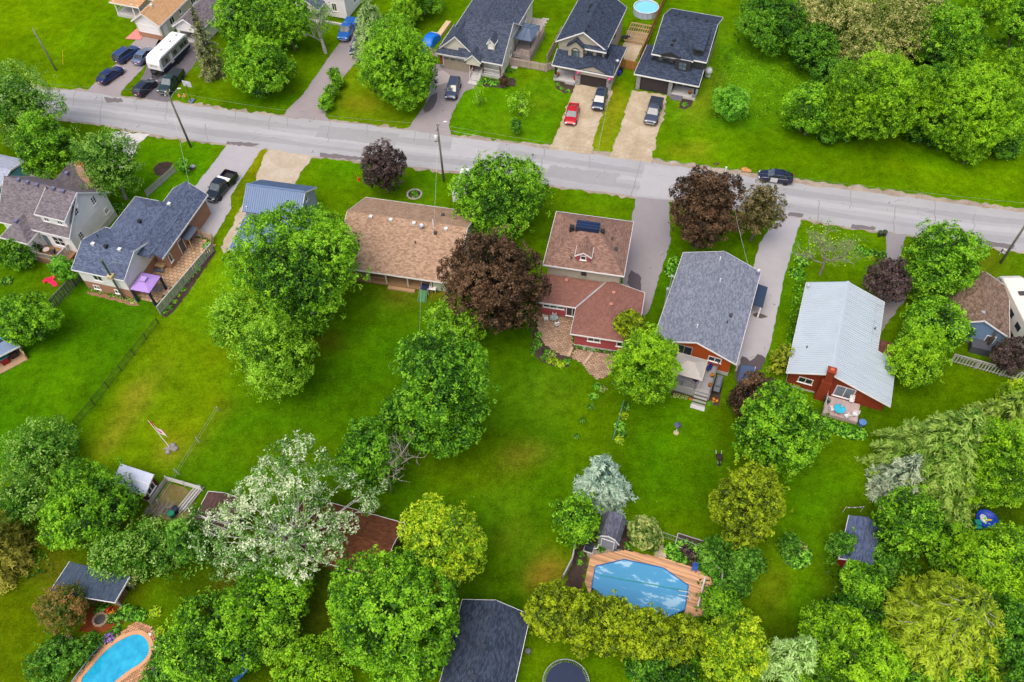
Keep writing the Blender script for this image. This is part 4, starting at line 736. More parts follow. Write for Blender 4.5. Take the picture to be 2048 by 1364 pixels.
# ================================================================ vehicles
def _loft(st, zs=None):
    m = MB(); rows = []
    for y, w, zb, zt, cr in st:
        h = zt-zb; half = [(.0,zb),(.80*w,zb),(.97*w,zb+.10*h),(1.0*w,zb+.38*h),(.985*w,zb+.72*h),(.93*w,zt-.03),(.80*w,zt+cr*.45),(.40*w,zt+cr)]
        ring = [(x,y,z) for x, z in half]+[(0,y,zt+cr*1.1)]+[(-x,y,z) for x, z in half[:0:-1]]
        rows.append(ring)
    m.grid(rows, True); n = len(rows[0]); k = len(rows); m.f.append(tuple(range(n))[::-1]); m.f.append(tuple(range((k-1)*n, k*n))); return m
CAR = {
 'sedan': dict(L=4.65, W=1.82, H=1.45, z=[(-1,.80,.45,.80),(-.965,.90,.30,.98),(-.80,.98,.24,1.05),(-.4,1,.22,1.0),(.1,1,.22,.98),(.5,1,.22,.97),(.78,.97,.24,.86),(.93,.90,.28,.74),(1,.72,.38,.60)], g=(-.80,-.42,.13,.50), belt=.96),
 'suv': dict(L=4.65, W=1.88, H=1.70, z=[(-1,.86,.50,1.0),(-.97,.94,.36,1.10),(-.8,1,.30,1.12),(-.4,1,.28,1.10),(.1,1,.28,1.08),(.5,1,.28,1.07),(.80,.98,.30,1.0),(.95,.92,.34,.88),(1,.76,.42,.72)], g=(-.965,-.82,.16,.52), belt=1.06),
 'hatch': dict(L=4.25, W=1.79, H=1.52, z=[(-1,.84,.46,.92),(-.965,.92,.32,1.02),(-.8,.99,.26,1.04),(-.4,1,.24,1.02),(.1,1,.24,.99),(.5,1,.24,.97),(.80,.97,.26,.86),(.94,.90,.30,.74),(1,.74,.38,.60)], g=(-.93,-.66,.16,.54), belt=.98),
 'pickup': dict(L=5.75, W=1.98, H=1.88, z=[(-.20,1,.40,1.22),(-.1,1,.38,1.20),(.1,1,.38,1.18),(.45,1,.38,1.17),(.80,.99,.40,1.12),(.95,.96,.42,1.04),(1,.86,.48,.90)], g=(-.19,-.15,.25,.50), belt=1.16),
}
WHEELS = {}
def wheel_meshes(r):
    if r not in WHEELS:
        a = MB()
        for prof in ([(r*.66,-.11),(r*.93,-.11),(r,-.07),(r,.07),(r*.93,.11),(r*.66,.11)],): a.lathe(prof, (0,0,0), 18)
        b = MB(); b.lathe([(r*.10,.085),(r*.16,.10),(r*.20,.07),(r*.60,.075),(r*.67,.112),(r*.67,-.10),(r*.05,-.10)][::-1], (0,0,0), 18)
        for k in range(5): b.box((r*.38*cos(k*1.2566), r*.38*sin(k*1.2566), .085), (r*.5, .07, .04), rz=k*1.2566)
        for mm in (a, b): mm.v = [(z, x, y) for x, y, z in mm.v]
        WHEELS[r] = (a.mesh('tyre'), b.mesh('rim'))
    return WHEELS[r]
def vehicle(kind, front, rear, colour, label, cover=None, name=None, cat='car', toolbox=False, L=None, group=None):
    K = CAR[kind]; a = G(*front, .7); b = G(*rear, .7); c = (a+b)/2; hd = math.atan2(a[1]-b[1], a[0]-b[0])-pi/2
    root = thing(name or {'sedan':'car','suv':'suv','hatch':'hatchback','pickup':'pickup_truck'}[kind], label, cat, (c[0], c[1], .02), hd, group)
    L = L or K['L']; hL = L/2; W = K['W']/2; P = paint(colour); H = K['H']; belt = K['belt']
    body = _loft([(t*hL, w*W, zb, zt, .04 if t < .95 else .015) for t, w, zb, zt in K['z']]).build('body', P, root, smooth=True, sub=1)
    if kind == 'pickup':
        y0, y1 = -hL, -.215*hL; m = MB(); zt, zb, th = 1.28, .45, .09
        m.mm(-W, -W+th, y0, y1, zb, zt); m.mm(W-th, W, y0, y1, zb, zt); m.mm(-W+th, W-th, y0, y0+th, zb, zt-.02); m.mm(-W+th, W-th, y1-th, y1, zb, zt); m.build('bed_wall', P, root, bevel=.03)
        MB().mm(-W+th, W-th, y0+th, y1-th, zb, .72).build('bed_floor', plain((.03,.03,.032), .7, .4, 4), root)
        MB().mm(-W*.94, W*.94, y0-.12, y0-.01, .42, .62).build('rear_bumper', CHROME, root, bevel=.03)
        if cover: MB().mm(-W+.03, W-.03, y0+.03, y1-.02, zt, zt+.05).build('bed_cover', plain(cover, .6, .1), root, bevel=.02)
        if toolbox: MB().mm(-W+.02, W-.02, y1-.62, y1-.03, 1.05, 1.42).build('tool_box', WHITE, root, bevel=.03)
    g = [q*hL for q in K['g']]; wb, wt = W*.90, W*.74
    def ring(y, z, w): return [(-w,y,z),(w,y,z)]
    B0, R0, R1, B1 = (g[0], belt, wb*.94), (g[1], H-.05, wt*.97), (g[2], H-.03, wt), (g[3], belt-.02, wb*.96)
    def quad(p, name, mat, off):
        MB().poly3(p, off).build(name, mat, root)
    pts = {k: [(-w,y,z),(w,y,z)] for k, (y, z, w) in dict(b0=B0, r0=R0, r1=R1, b1=B1).items()}
    m = MB(); q = [pts['b0'][0], pts['b0'][1], pts['b1'][1], pts['b1'][0], pts['r0'][0], pts['r0'][1], pts['r1'][1], pts['r1'][0]]
    m.add(q, [(0,1,5,4),(1,2,6,5),(2,3,7,6),(3,0,4,7),(4,5,6,7),(3,2,1,0)]); m.build('cabin', BLACK, root)
    def glaze(name, P4, sc=.90, out=.02, mat=GLASS):
        P4 = [np.array(p, float) for p in P4]; c_ = sum(P4)/4; n = np.cross(P4[1]-P4[0], P4[2]-P4[0]); n /= np.linalg.norm(n)
        if n@(c_-np.array([0,c_[1]*.5,.8])) < 0: n = -n
        MB().poly3([c_+(p-c_)*sc+n*.004 for p in P4], n*out).build(name, mat, root)
    glaze('windshield', [pts['b1'][0], pts['b1'][1], pts['r1'][1], pts['r1'][0]], .92, .02, glassy((.06,.08,.09), .05)); glaze('rear_window', [pts['b0'][0], pts['b0'][1], pts['r0'][1], pts['r0'][0]], .86)
    for s_ in (0, 1):
        mid = lambda A, Bq, t: tuple(np.array(pts[A][s_])*(1-t)+np.array(pts[Bq][s_])*t)
        t = .52 if kind != 'pickup' else .45
        glaze('side_window', [mid('b0','b1',.02), mid('b0','b1',t-.03), mid('r0','r1',t-.04), mid('r0','r1',.04)], .86, .012); glaze('side_window', [mid('b0','b1',t+.03), mid('b0','b1',.95), mid('r0','r1',.97), mid('r0','r1',t+.02)], .86, .012)
        e = MB(); e.path([pts['b1'][s_], pts['r1'][s_]], .045, 6); e.path([pts['r1'][s_], pts['r0'][s_]], .04, 6); e.path([pts['r0'][s_], pts['b0'][s_]], .06, 6); e.path([mid('b0','b1',t), mid('r0','r1',t)], .035, 6); e.build('pillar', P, root, smooth=True)
        x = W*(1 if s_ else -1)
        MB().box((x*1.08, g[3]-.28, belt+.06), (.2,.12,.14)).build('mirror', P, root, bevel=.03)
    rows = []
    for y, z, w in ((g[1]-.05, H-.06, wt*.90), (g[1]+.12, H-.01, wt*1.0), ((g[1]+g[2])/2, H+.02, wt*1.02), (g[2]-.12, H, wt*1.0), (g[2]+.04, H-.05, wt*.92)):
        rows.append([(-w,y,z-.05),(-w*.94,y,z-.005),(-w*.5,y,z+.02),(0,y,z+.03),(w*.5,y,z+.02),(w*.94,y,z-.005),(w,y,z-.05)])
    MB().grid(rows[::-1]).build('roof', P, root, smooth=True, sub=1)
    if kind == 'suv':
        for s_ in (-1, 1): MB().path([(s_*wt*.9, g[1]+.1, H+.03), (s_*wt*.9, g[1]+.3, H+.07), (s_*wt*.9, g[2]-.3, H+.07), (s_*wt*.9, g[2]-.1, H+.03)], .022, 5).build('roof_rail', CHROME, root)
    r = .33 if kind != 'pickup' else .40; tm, rm = wheel_meshes(r)
    for s_ in (-1, 1):
        for y in (.62*hL, -.60*hL):
            wl = mobj('wheel', tm, TYRE, root, (s_*(W-.07), y, r)); wl.rotation_euler[2] = 0 if s_ > 0 else pi; mobj('rim', rm, CHROME, wl)
        zf = K['z'][-2][3]-.12 if kind != 'pickup' else .92
        MB().box((s_*W*.68, hL*.955, zf), (.36,.16,.15), rz=-s_*.35).build('headlight', plain((.7,.72,.75), .15, .05), root, bevel=.03)
        zr = {'sedan':.86,'suv':1.02,'hatch':.92,'pickup':1.08}[kind]; MB().box((s_*W*(.70 if kind != 'pickup' else .90), -hL*.985, zr), (.34 if kind != 'pickup' else .16,.10,.15 if kind != 'pickup' else .36), rz=s_*.25 if kind != 'pickup' else 0).build('taillight', plain((.5,.01,.01), .2, .05), root, bevel=.03)
    MB().mm(-.62*W, .62*W, hL*.97, hL*1.005, K['z'][-1][2]+.05, K['z'][-1][2]+.22).build('grille', BLACK if kind != 'pickup' else CHROME, root, bevel=.02)
    MB().mm(-.17, .17, -hL-.02, -hL+.06, .58, .70).build('licence_plate', WHITE, root); return root
vehicle('suv', (269,97), (237,119), lin(44,66,118,.9), 'blue crossover parked nearest the pink patio slab', cat='suv')
vehicle('sedan', (300,97), (274,124), lin(104,122,150,.9), 'silver-blue sedan parked against the travel trailer')
vehicle('sedan', (236,138), (204,160), lin(24,40,96,.9), 'navy sedan at the road end of the left drive')
vehicle('hatch', (304,162), (275,186), lin(34,38,58,.9), 'dark hatchback at the road end of the trailer drive', cat='hatchback')
vehicle('pickup', (322,189), (361,140), lin(36,58,56,.9), 'dark green pickup with covered bed in front of the trailer', lin(40,48,52,.9), cat='pickup')
vehicle('pickup', (684,80), (706,40), lin(20,104,190,.9), 'bright blue pickup under the larch', lin(20,90,170,.9), cat='pickup')
vehicle('suv', (709,106), (724,78), lin(60,68,84,.9), 'grey suv half hidden behind the larch and maple', cat='suv')
vehicle('suv', (899,199), (912,157), lin(70,78,100,.9), 'slate grey suv on the drive of the brick garage', cat='suv')
vehicle('sedan', (1139,249), (1149,206), lin(200,14,26,.9), 'bright red sedan on the gravel drive')
vehicle('suv', (1193,222), (1206,177), lin(44,58,78,.9), 'dark blue suv in front of the arched-window house', cat='suv')
vehicle('pickup', (1298,252), (1316,195), lin(74,80,98,.9), 'grey pickup with covered bed in front of the charcoal house', lin(42,50,62,.9), cat='pickup')
car = vehicle('sedan', (1520,348), (1584,357), lin(30,38,66,.9), 'dark navy sedan parked on the road with a white sheet on its door')
o = MB().box((-.99,.25,.78), (.03,.95,.95), ry=radians(-14)).build('door_sheet', WHITE, car)
MB().box((-1.012,.25,.9), (.012,.75,.14), ry=radians(-14)).build('printed_band', plain(lin(200,90,70,.9)), o)
vehicle('pickup', (420,398), (463,349), lin(26,32,46,.9), 'black pickup with open bed and white toolbox beside the brick garage', None, cat='pickup', toolbox=True)
# ---- travel trailer
def travel_trailer():
    a, b = G(289.7,115,3.15), G(314.3,121,3.15); c = G(370.6,67,3.15); d = c-b; L = np.linalg.norm(d[:2]); hd = math.atan2(d[1], d[0])-pi/2; W = 2.5
    mid = (a+b)/2; root = thing('travel_trailer', 'white travel trailer with dark lower band parked on the asphalt drive', 'trailer', (mid[0], mid[1], .02), hd)
    m = MB(); prof = [(0.35,.85),(-.05,1.2),(-.05,2.2),(.25,3.0),(.9,3.2),(L-.4,3.2),(L,3.0),(L,.85)]
    m.add([(-W/2,y,z) for y, z in prof]+[(W/2,y,z) for y, z in prof], [tuple(range(8))[::-1], tuple(range(8,16))]+[(i,(i+1)%8,8+(i+1)%8,8+i) for i in range(8)]); m.build('shell', WHITE, root, bevel=.06)
    m = MB(); [m.mm(s*(W/2+.012)-.01, s*(W/2+.012)+.01, .4, L-.02, .86, 1.25) for s in (-1,1)]; m.build('lower_band', plain(lin(30,44,84,.85)), root)
    m = MB(); [m.mm(s*(W/2+.012)-.01, s*(W/2+.012)+.01, .5, L-.1, 1.5, 2.62) for s in (-1,1)]; m.build('grey_panel', plain(lin(150,146,140,.85)), root)
    for y, w in ((1.4,.6),(3.6,.9),(5.4,1.0),(L-1.2,.7)): MB().mm(W/2+.02, W/2+.045, y, y+w, 1.75, 2.4).build('window', GLASS, root, bevel=.02)
    MB().mm(W/2+.02, W/2+.05, 2.55, 3.2, .95, 2.75).build('door', plain((.6,.6,.6)), root)
    m = MB(); m.mm(W/2+.0, W/2+.12, .6, L-.5, 2.78, 2.88); m.build('awning_roll', DARK, root); MB().mm(-W/2+.1, W/2-.1, 0, L, .6, .85).build('chassis', BLACK, root)
    for y in (2.2, 4.6, 6.4): MB().mm(-.3, .3, y, y+.55, 3.2, 3.42).build('roof_unit', WHITE2, root, bevel=.04)
    tm, rm = wheel_meshes(.36)
    for s in (-1, 1):
        for y in (L*.52, L*.52+.85): wl = mobj('wheel', tm, TYRE, root, (s*(W/2-.08), y, .36)); wl.rotation_euler[2] = 0 if s > 0 else pi; mobj('rim', rm, CHROME, wl)
    m = MB(); m.path([(-.9,.3,.7),(0,-1.3,.6)],.06,6); m.path([(.9,.3,.7),(0,-1.3,.6)],.06,6); m.mm(-.35,.35,-.75,-.2,.65,1.1); m.tube((0,-1.1,.0),(0,-1.1,.9),.05,.05,6); m.build('hitch', BLACK, root)
    return root, L
tt, ttL = travel_trailer()
def text(s, size, mat, parent, loc, rot, name='lettering', depth=.006, align='CENTER'):
    cu = bpy.data.curves.new(name, 'FONT'); cu.body = s; cu.size = size; cu.extrude = depth; cu.align_x = align; cu.align_y = 'CENTER'
    o = bpy.data.objects.new(name, cu); COL.objects.link(o); bpy.context.view_layer.update()
    dg = bpy.context.evaluated_depsgraph_get(); me = bpy.data.meshes.new_from_object(o.evaluated_get(dg)); bpy.data.objects.remove(o); bpy.data.curves.remove(cu)
    q = mobj(name, me, mat, parent, loc); q.rotation_euler = rot; return q
text('JAYCO', .42, DARK, tt, (0,-.062,1.85), (radians(90),0,0))
# ---- fifth wheel at the right edge
def fifth_wheel():
    a, b = G(1998,560,3.3), G(2046,668,2.9); d = a-b; hd = math.atan2(d[1], d[0])-pi/2; W = 2.5; L = 9.5
    root = thing('fifth_wheel_trailer', 'cream fifth-wheel trailer with black swoosh stripes at the right edge', 'trailer', (G(2012,575,3.2)[0]+1.2, G(2012,575,3.2)[1], .02), hd)
    prof = [(-L,.6),(0,.6),(.1,1.6),(2.1,1.7),(2.3,2.2),(1.9,3.1),(1.2,3.5),(-L,3.5)]; n = 8
    m = MB(); m.add([(-W/2,y,z) for y, z in prof]+[(W/2,y,z) for y, z in prof], [tuple(range(n)), tuple(range(n,2*n))[::-1]]+[(n+i,n+(i+1)%n,(i+1)%n,i) for i in range(n)]); m.build('shell', plain(lin(228,222,210,.9), .4, .04), root, bevel=.12)
    for k, (y0, z0) in enumerate(((1.6,3.0),(.9,2.6),(.2,2.2))):
        pts = [(-W/2-.02, y0-3.2*t, z0-1.5*t*t) for t in np.linspace(0, 1, 9)]; MB().path(pts, [.03+.05*sin(pi*t) for t in np.linspace(0,1,9)], 6).build('stripe', BLACK, root)
    for y in (-2.6,-4.6,-6.6): MB().mm(-W/2-.04,-W/2-.01,y-1,y,1.7,2.5).build('window', GLASS, root, bevel=.02)
    for y in (-1.6,-4.0): MB().mm(-.35,.35,y,y+.6,3.5,3.68).build('roof_unit', DARK, root, bevel=.04)
    tm, rm = wheel_meshes(.40)
    for s in (-1,1):
        for y in (-5.2,-6.1): wl = mobj('wheel', tm, TYRE, root, (s*(W/2-.08), y, .40)); wl.rotation_euler[2] = 0 if s > 0 else pi; mobj('rim', rm, CHROME, wl)
    [MB().tube((s*.8,-.4,0),(s*.8,-.4,.7),.07,.07,6).build('leg', BLACK, root) for s in (-1,1)]
fifth_wheel()
# ---- tarpaulin-covered vehicle
def tarped():
    c = G(857,84,.6); root = thing('tarp_covered_car', 'car hidden under a bright blue tarpaulin on the grass', 'tarpaulin', (c[0], c[1], 0), radians(-24))
    rows = []; prof = [(-2.7,.25,.9),(-2.5,.75,.95),(-1.0,.85,1.0),(-.8,.9,1.0),(-.2,1.45,.92),(1.1,1.5,.92),(1.7,1.15,1.0),(2.4,1.0,1.0),(2.6,.3,.95)]
    for y, z, w in prof: rows.append([(-w*1.12+rng.normal(0,.04),y,.05),(-w,y,z*.75),(-w*.85+rng.normal(0,.04),y,z+rng.normal(0,.04)),(0,y+rng.normal(0,.05),z+.04+rng.normal(0,.03)),(w*.85+rng.normal(0,.04),y,z+rng.normal(0,.04)),(w,y,z*.75),(w*1.12+rng.normal(0,.04),y,.05)])
    MB().grid(rows[::-1]).build('tarpaulin', plain(lin(24,116,216,.9), .4, .15, 3), root, sub=1)
    MB().mm(-.95,.95,2.75,3.05,0,.5).build('timber_block', WHITE2, root)
tarped()
# ================================================================ trees and shrubs
LEAFN = [0]
def leaves(name, pos, nor, size, rnd, mat, parent, aspect=.70, fold=.25, along=None, loc=None):
    """one small folded blade per point"""
    n = len(pos); LEAFN[0] += n; r = rng
    nor = nor/np.maximum(np.linalg.norm(nor, axis=1), 1e-6)[:,None]
    t = r.normal(size=(n,3)) if along is None else along+.35*r.normal(size=(n,3))
    t -= (t*nor).sum(1)[:,None]*nor; t /= np.maximum(np.linalg.norm(t, axis=1), 1e-6)[:,None]; b = np.cross(nor, t)
    s = size[:,None]*.5; fo = nor*s*fold
    V = np.stack([pos-t*s*.8+b*s*aspect, pos+t*s*1.2+fo, pos-t*s*.8-b*s*aspect], 1).reshape(-1,3)
    me = bpy.data.meshes.new(name); me.vertices.add(3*n); me.vertices.foreach_set('co', V.astype(np.float32).ravel())
    me.loops.add(3*n); me.loops.foreach_set('vertex_index', np.arange(3*n)); me.polygons.add(n); me.polygons.foreach_set('loop_start', np.arange(n)*3)
    me.update(); a = me.attributes.new('rnd', 'FLOAT', 'POINT'); a.data.foreach_set('value', np.repeat(np.clip(rnd, 0, 1), 3).astype(np.float32))
    return mobj(name, me, mat, parent, loc)
def sph(n):
    v = rng.normal(size=(n,3)); return v/np.linalg.norm(v, axis=1)[:,None]
def fib(n):
    i = np.arange(n)+.5; z = 1-2*i/n; ph = i*2.399963+rng.random()*6; s = np.sqrt(1-z*z); return np.stack([s*np.cos(ph), s*np.sin(ph), z], 1)
def L3(*c): return tuple(tuple(min(.95, q*k*(.62, .92, 1.0, 1.0, 1.0)[i]) for q, k in zip(lin(*x), (1.26, 1.15, .60 if x[2] < 60 else 1.0))) for i, x in enumerate(c))  # darkest tone lowered, so shaded gaps in the crowns are deepened by colour
SP = {  # colours, leaf size, spray radius, leaves per spray, lobe size, spray spacing
 'maple': dict(c=L3((30,70,8),(64,122,10),(106,168,22),(146,200,54)), ls=.30, sr=.42, k=12, lobe=.34, gap=.55),
 'dark': dict(c=L3((18,54,8),(40,94,12),(72,132,22),(116,172,50)), ls=.30, sr=.44, k=12, lobe=.34, gap=.56),
 'mid': dict(c=L3((22,60,8),(46,104,10),(82,146,20),(132,190,54)), ls=.30, sr=.44, k=12, lobe=.32, gap=.56),
 'lime': dict(c=L3((52,100,6),(92,150,10),(130,184,22),(156,204,44)), ls=.24, sr=.36, k=13, lobe=.30, gap=.52),
 'birch': dict(c=L3((48,92,6),(90,146,12),(128,184,28),(160,208,66)), ls=.26, sr=.42, k=11, lobe=.30, gap=.60),
 'ash': dict(c=L3((32,80,12),(64,126,20),(104,160,44),(150,190,96)), ls=.26, sr=.48, k=10, lobe=.28, gap=.70),
 'crimson': dict(c=L3((24,22,20),(52,40,36),(84,64,54),(124,100,80)), ls=.30, sr=.42, k=12, lobe=.34, gap=.54),
 'plum': dict(c=L3((30,26,30),(54,44,50),(80,66,72),(108,94,96)), ls=.26, sr=.36, k=12, lobe=.36, gap=.52),
 'copper': dict(c=L3((48,58,28),(82,84,48),(116,110,74),(146,134,100)), ls=.26, sr=.40, k=11, lobe=.32, gap=.62),
 'poplar': dict(c=L3((40,88,20),(66,126,30),(96,150,58),(170,194,164),(212,224,212)), ls=.26, sr=.46, k=11, lobe=.22, gap=.66),
 'cream': dict(c=L3((44,76,18),(84,118,32),(138,152,78),(196,196,140)), ls=.28, sr=.44, k=11, lobe=.28, gap=.60),
 'cedar': dict(c=L3((48,72,4),(92,122,8),(130,158,14),(166,190,36)), ls=.24, sr=.28, k=12, lobe=.26, gap=.42),
 'gold': dict(c=L3((70,112,12),(108,156,22),(146,190,34),(190,210,54)), ls=.26, sr=.40, k=12, lobe=.28, gap=.54),
 'bush': dict(c=L3((26,70,10),(50,110,16),(84,148,32),(130,184,70)), ls=.20, sr=.26, k=11, lobe=.40, gap=.36),
 'lush': dict(c=L3((38,96,10),(72,148,18),(112,184,40),(150,208,80)), ls=.20, sr=.26, k=11, lobe=.40, gap=.36),
 'blossom': dict(c=L3((60,100,30),(108,146,60),(152,180,92),(204,208,150)), ls=.20, sr=.24, k=11, lobe=.36, gap=.36),
 'redbush': dict(c=L3((50,86,26),(80,116,36),(120,112,54),(166,122,84)), ls=.20, sr=.28, k=10, lobe=.36, gap=.42),
}
def trunk_mesh(m, base, top, r, limbs, seed=0, n=7):
    base = np.array(base, float); top = np.array(top, float); mid = (base+top)/2+np.array([rng.normal(0, .15), rng.normal(0, .15), 0])
    m.path([base+[0,0,-.1], base+[0,0,.25], mid, top], [r*1.45, r*1.05, r*.8, r*.5], n)
    for q in limbs:
        q = np.array(q, float); s = mid+(top-mid)*rng.uniform(-.1, 1); k = (s+q)/2+np.array([0,0,-.10*np.linalg.norm(q-s)])+rng.normal(0, .12, 3)
        m.path([s, k, q], [r*.42, r*.26, r*.08], 5)
def locate(u, v, hw, hh, clear):
    """crown centre, horizontal and vertical radii for a crown the photograph shows as an ellipse"""
    zc = 4.0
    for _ in range(6):
        w = G(u, v, zc); s = pxm(w); d = w-CAM; sd = -d[2]/np.linalg.norm(d); cd = math.sqrt(1-sd*sd)
        a = hw/s; h = hh/s; c2 = h*h-(a*sd)**2; c = math.sqrt(c2)/cd if c2 > 0 else 0; c = min(max(c, .62*a), 1.75*a); zc = c*.98+clear
    return w, a, c
def foliage(root, S, cen, lr, a, c, zc, off, dens, fill=True, ragged=3.2):
    """sprays of leaves over overlapping lobes, ragged outliers, a looser inside"""
    gap = S['gap']*(1 if a > 2 else .75); sr = S['sr']*(1 if a > 2 else .75)
    Cc, Cn, Cv = [], [], []
    for i in range(len(cen)):
        k = int(4*pi*lr[i]**2/gap**2*.74*dens); d = sph(k); p = cen[i]+d*lr[i]*np.array([1,1,.86])*rng.uniform(.80, 1.12, (k,1))
        D = np.linalg.norm((p[:,None]-cen[None])/lr[None,:,None], axis=2); D[:,i] = 9; keep = D.min(1) > .74
        keep &= rng.random(k) < np.where(d[:,2] < -.35, .45, 1.0); keep &= p[:,2]+zc > .25
        Cc.append(p[keep]); Cn.append(d[keep]); Cv.append(np.full(keep.sum(), rng.normal(0, .10)))
    if ragged:
        ns = max(6, int(ragged*a*c)); d = sph(ns); d = d[d[:,2] > -.5]; Cc.append(d*np.array([a,a,c])*rng.uniform(.92, 1.17, (len(d),1))); Cn.append(d); Cv.append(np.full(len(d), .08))
    P0 = np.vstack(Cc); N0 = np.vstack(Cn); V0 = np.concatenate(Cv)+rng.normal(0, .12, len(P0))
    k = int(S['k']*1.75); n = len(P0)*k; j = sph(n)*sr*rng.random((n,1))**.5*rng.uniform(.8, 1.25, (n,1))
    up = np.repeat(N0, k, 0); j -= up*(np.abs((j*up).sum(1))*.55)[:,None]
    pos = np.repeat(P0, k, 0)+j; nor = up*.55+np.array([0,0,.62])+rng.normal(0, .45, (n,3))
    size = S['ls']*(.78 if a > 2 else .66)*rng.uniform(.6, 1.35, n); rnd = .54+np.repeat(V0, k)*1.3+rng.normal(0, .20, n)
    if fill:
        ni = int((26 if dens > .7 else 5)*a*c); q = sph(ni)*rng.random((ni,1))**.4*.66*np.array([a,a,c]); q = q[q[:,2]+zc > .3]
        pos = np.vstack([pos, q]); nor = np.vstack([nor, rng.normal(0, .5, q.shape)+[0,0,.9]]); size = np.append(size, rng.uniform(.5, .9, len(q))*min(1, a/2.5)); rnd = np.append(rnd, rng.normal(.3, .12, len(q)))  # large inner leaves in darker tones: the crown's inner shade put into colour
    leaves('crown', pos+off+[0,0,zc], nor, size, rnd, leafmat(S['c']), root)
def deciduous(u, v, hw, hh, sp, label, clear=1.2, group=None, name='deciduous_tree', dens=1.0, flat=1.0, cat='tree', lobes=None, trunk=None, bark=None, pear=0.0, base=None):
    S = SP[sp]; w, a, c = locate(u, v, hw*.925, hh*.925, clear)
    bx, by = (w[0], w[1]) if base is None else base
    root = thing(name, label, cat, (bx, by, 0), 0, group)
    zc = w[2]; off = np.array([w[0]-bx, w[1]-by, 0])
    nl = lobes or int(min(72, max(9, (3.5 if a > 1.6 else 2.2)/S['lobe']**2*(1+.25*(c/a-1)))))
    dirs = fib(nl); dirs = dirs[dirs[:,2] > -.80]; rl = S['lobe']*a
    ax = sph(3); R = rng.uniform(.86, 1.10, len(dirs))*(1+.13*np.sin(dirs@ax[0]*3.1+rng.random()*6)+.09*np.sin(dirs@ax[1]*5.3+rng.random()*6)); lr = rl*rng.uniform(.62, 1.35, len(dirs))
    sx = 1-pear*np.clip(dirs[:,2], -1, 1)
    cen = dirs*np.array([a, a, c])*(1-S['lobe']*.92)*R[:,None]; cen[:,0] *= sx; cen[:,1] *= sx
    cen = np.vstack([cen, [[0,0,c*.1]]]); lr = np.append(lr, min(a, c)*(.60 if dens > .7 else .3))
    foliage(root, S, cen, lr, a, c, zc, off, dens)
    m = MB(); r = trunk or max(.09, .045*a+.05); pick = rng.choice(len(cen)-1, min(len(cen)-1, (8 if dens > .7 else 22) if a > 2.4 else 4), replace=False)
    trunk_mesh(m, (0,0,0), tuple(off*.7+[0,0,max(zc*.75, .4)]), r, [cen[i]+off+[0,0,zc] for i in pick])
    m.build('trunk', bark or BARK, root, smooth=True); return root
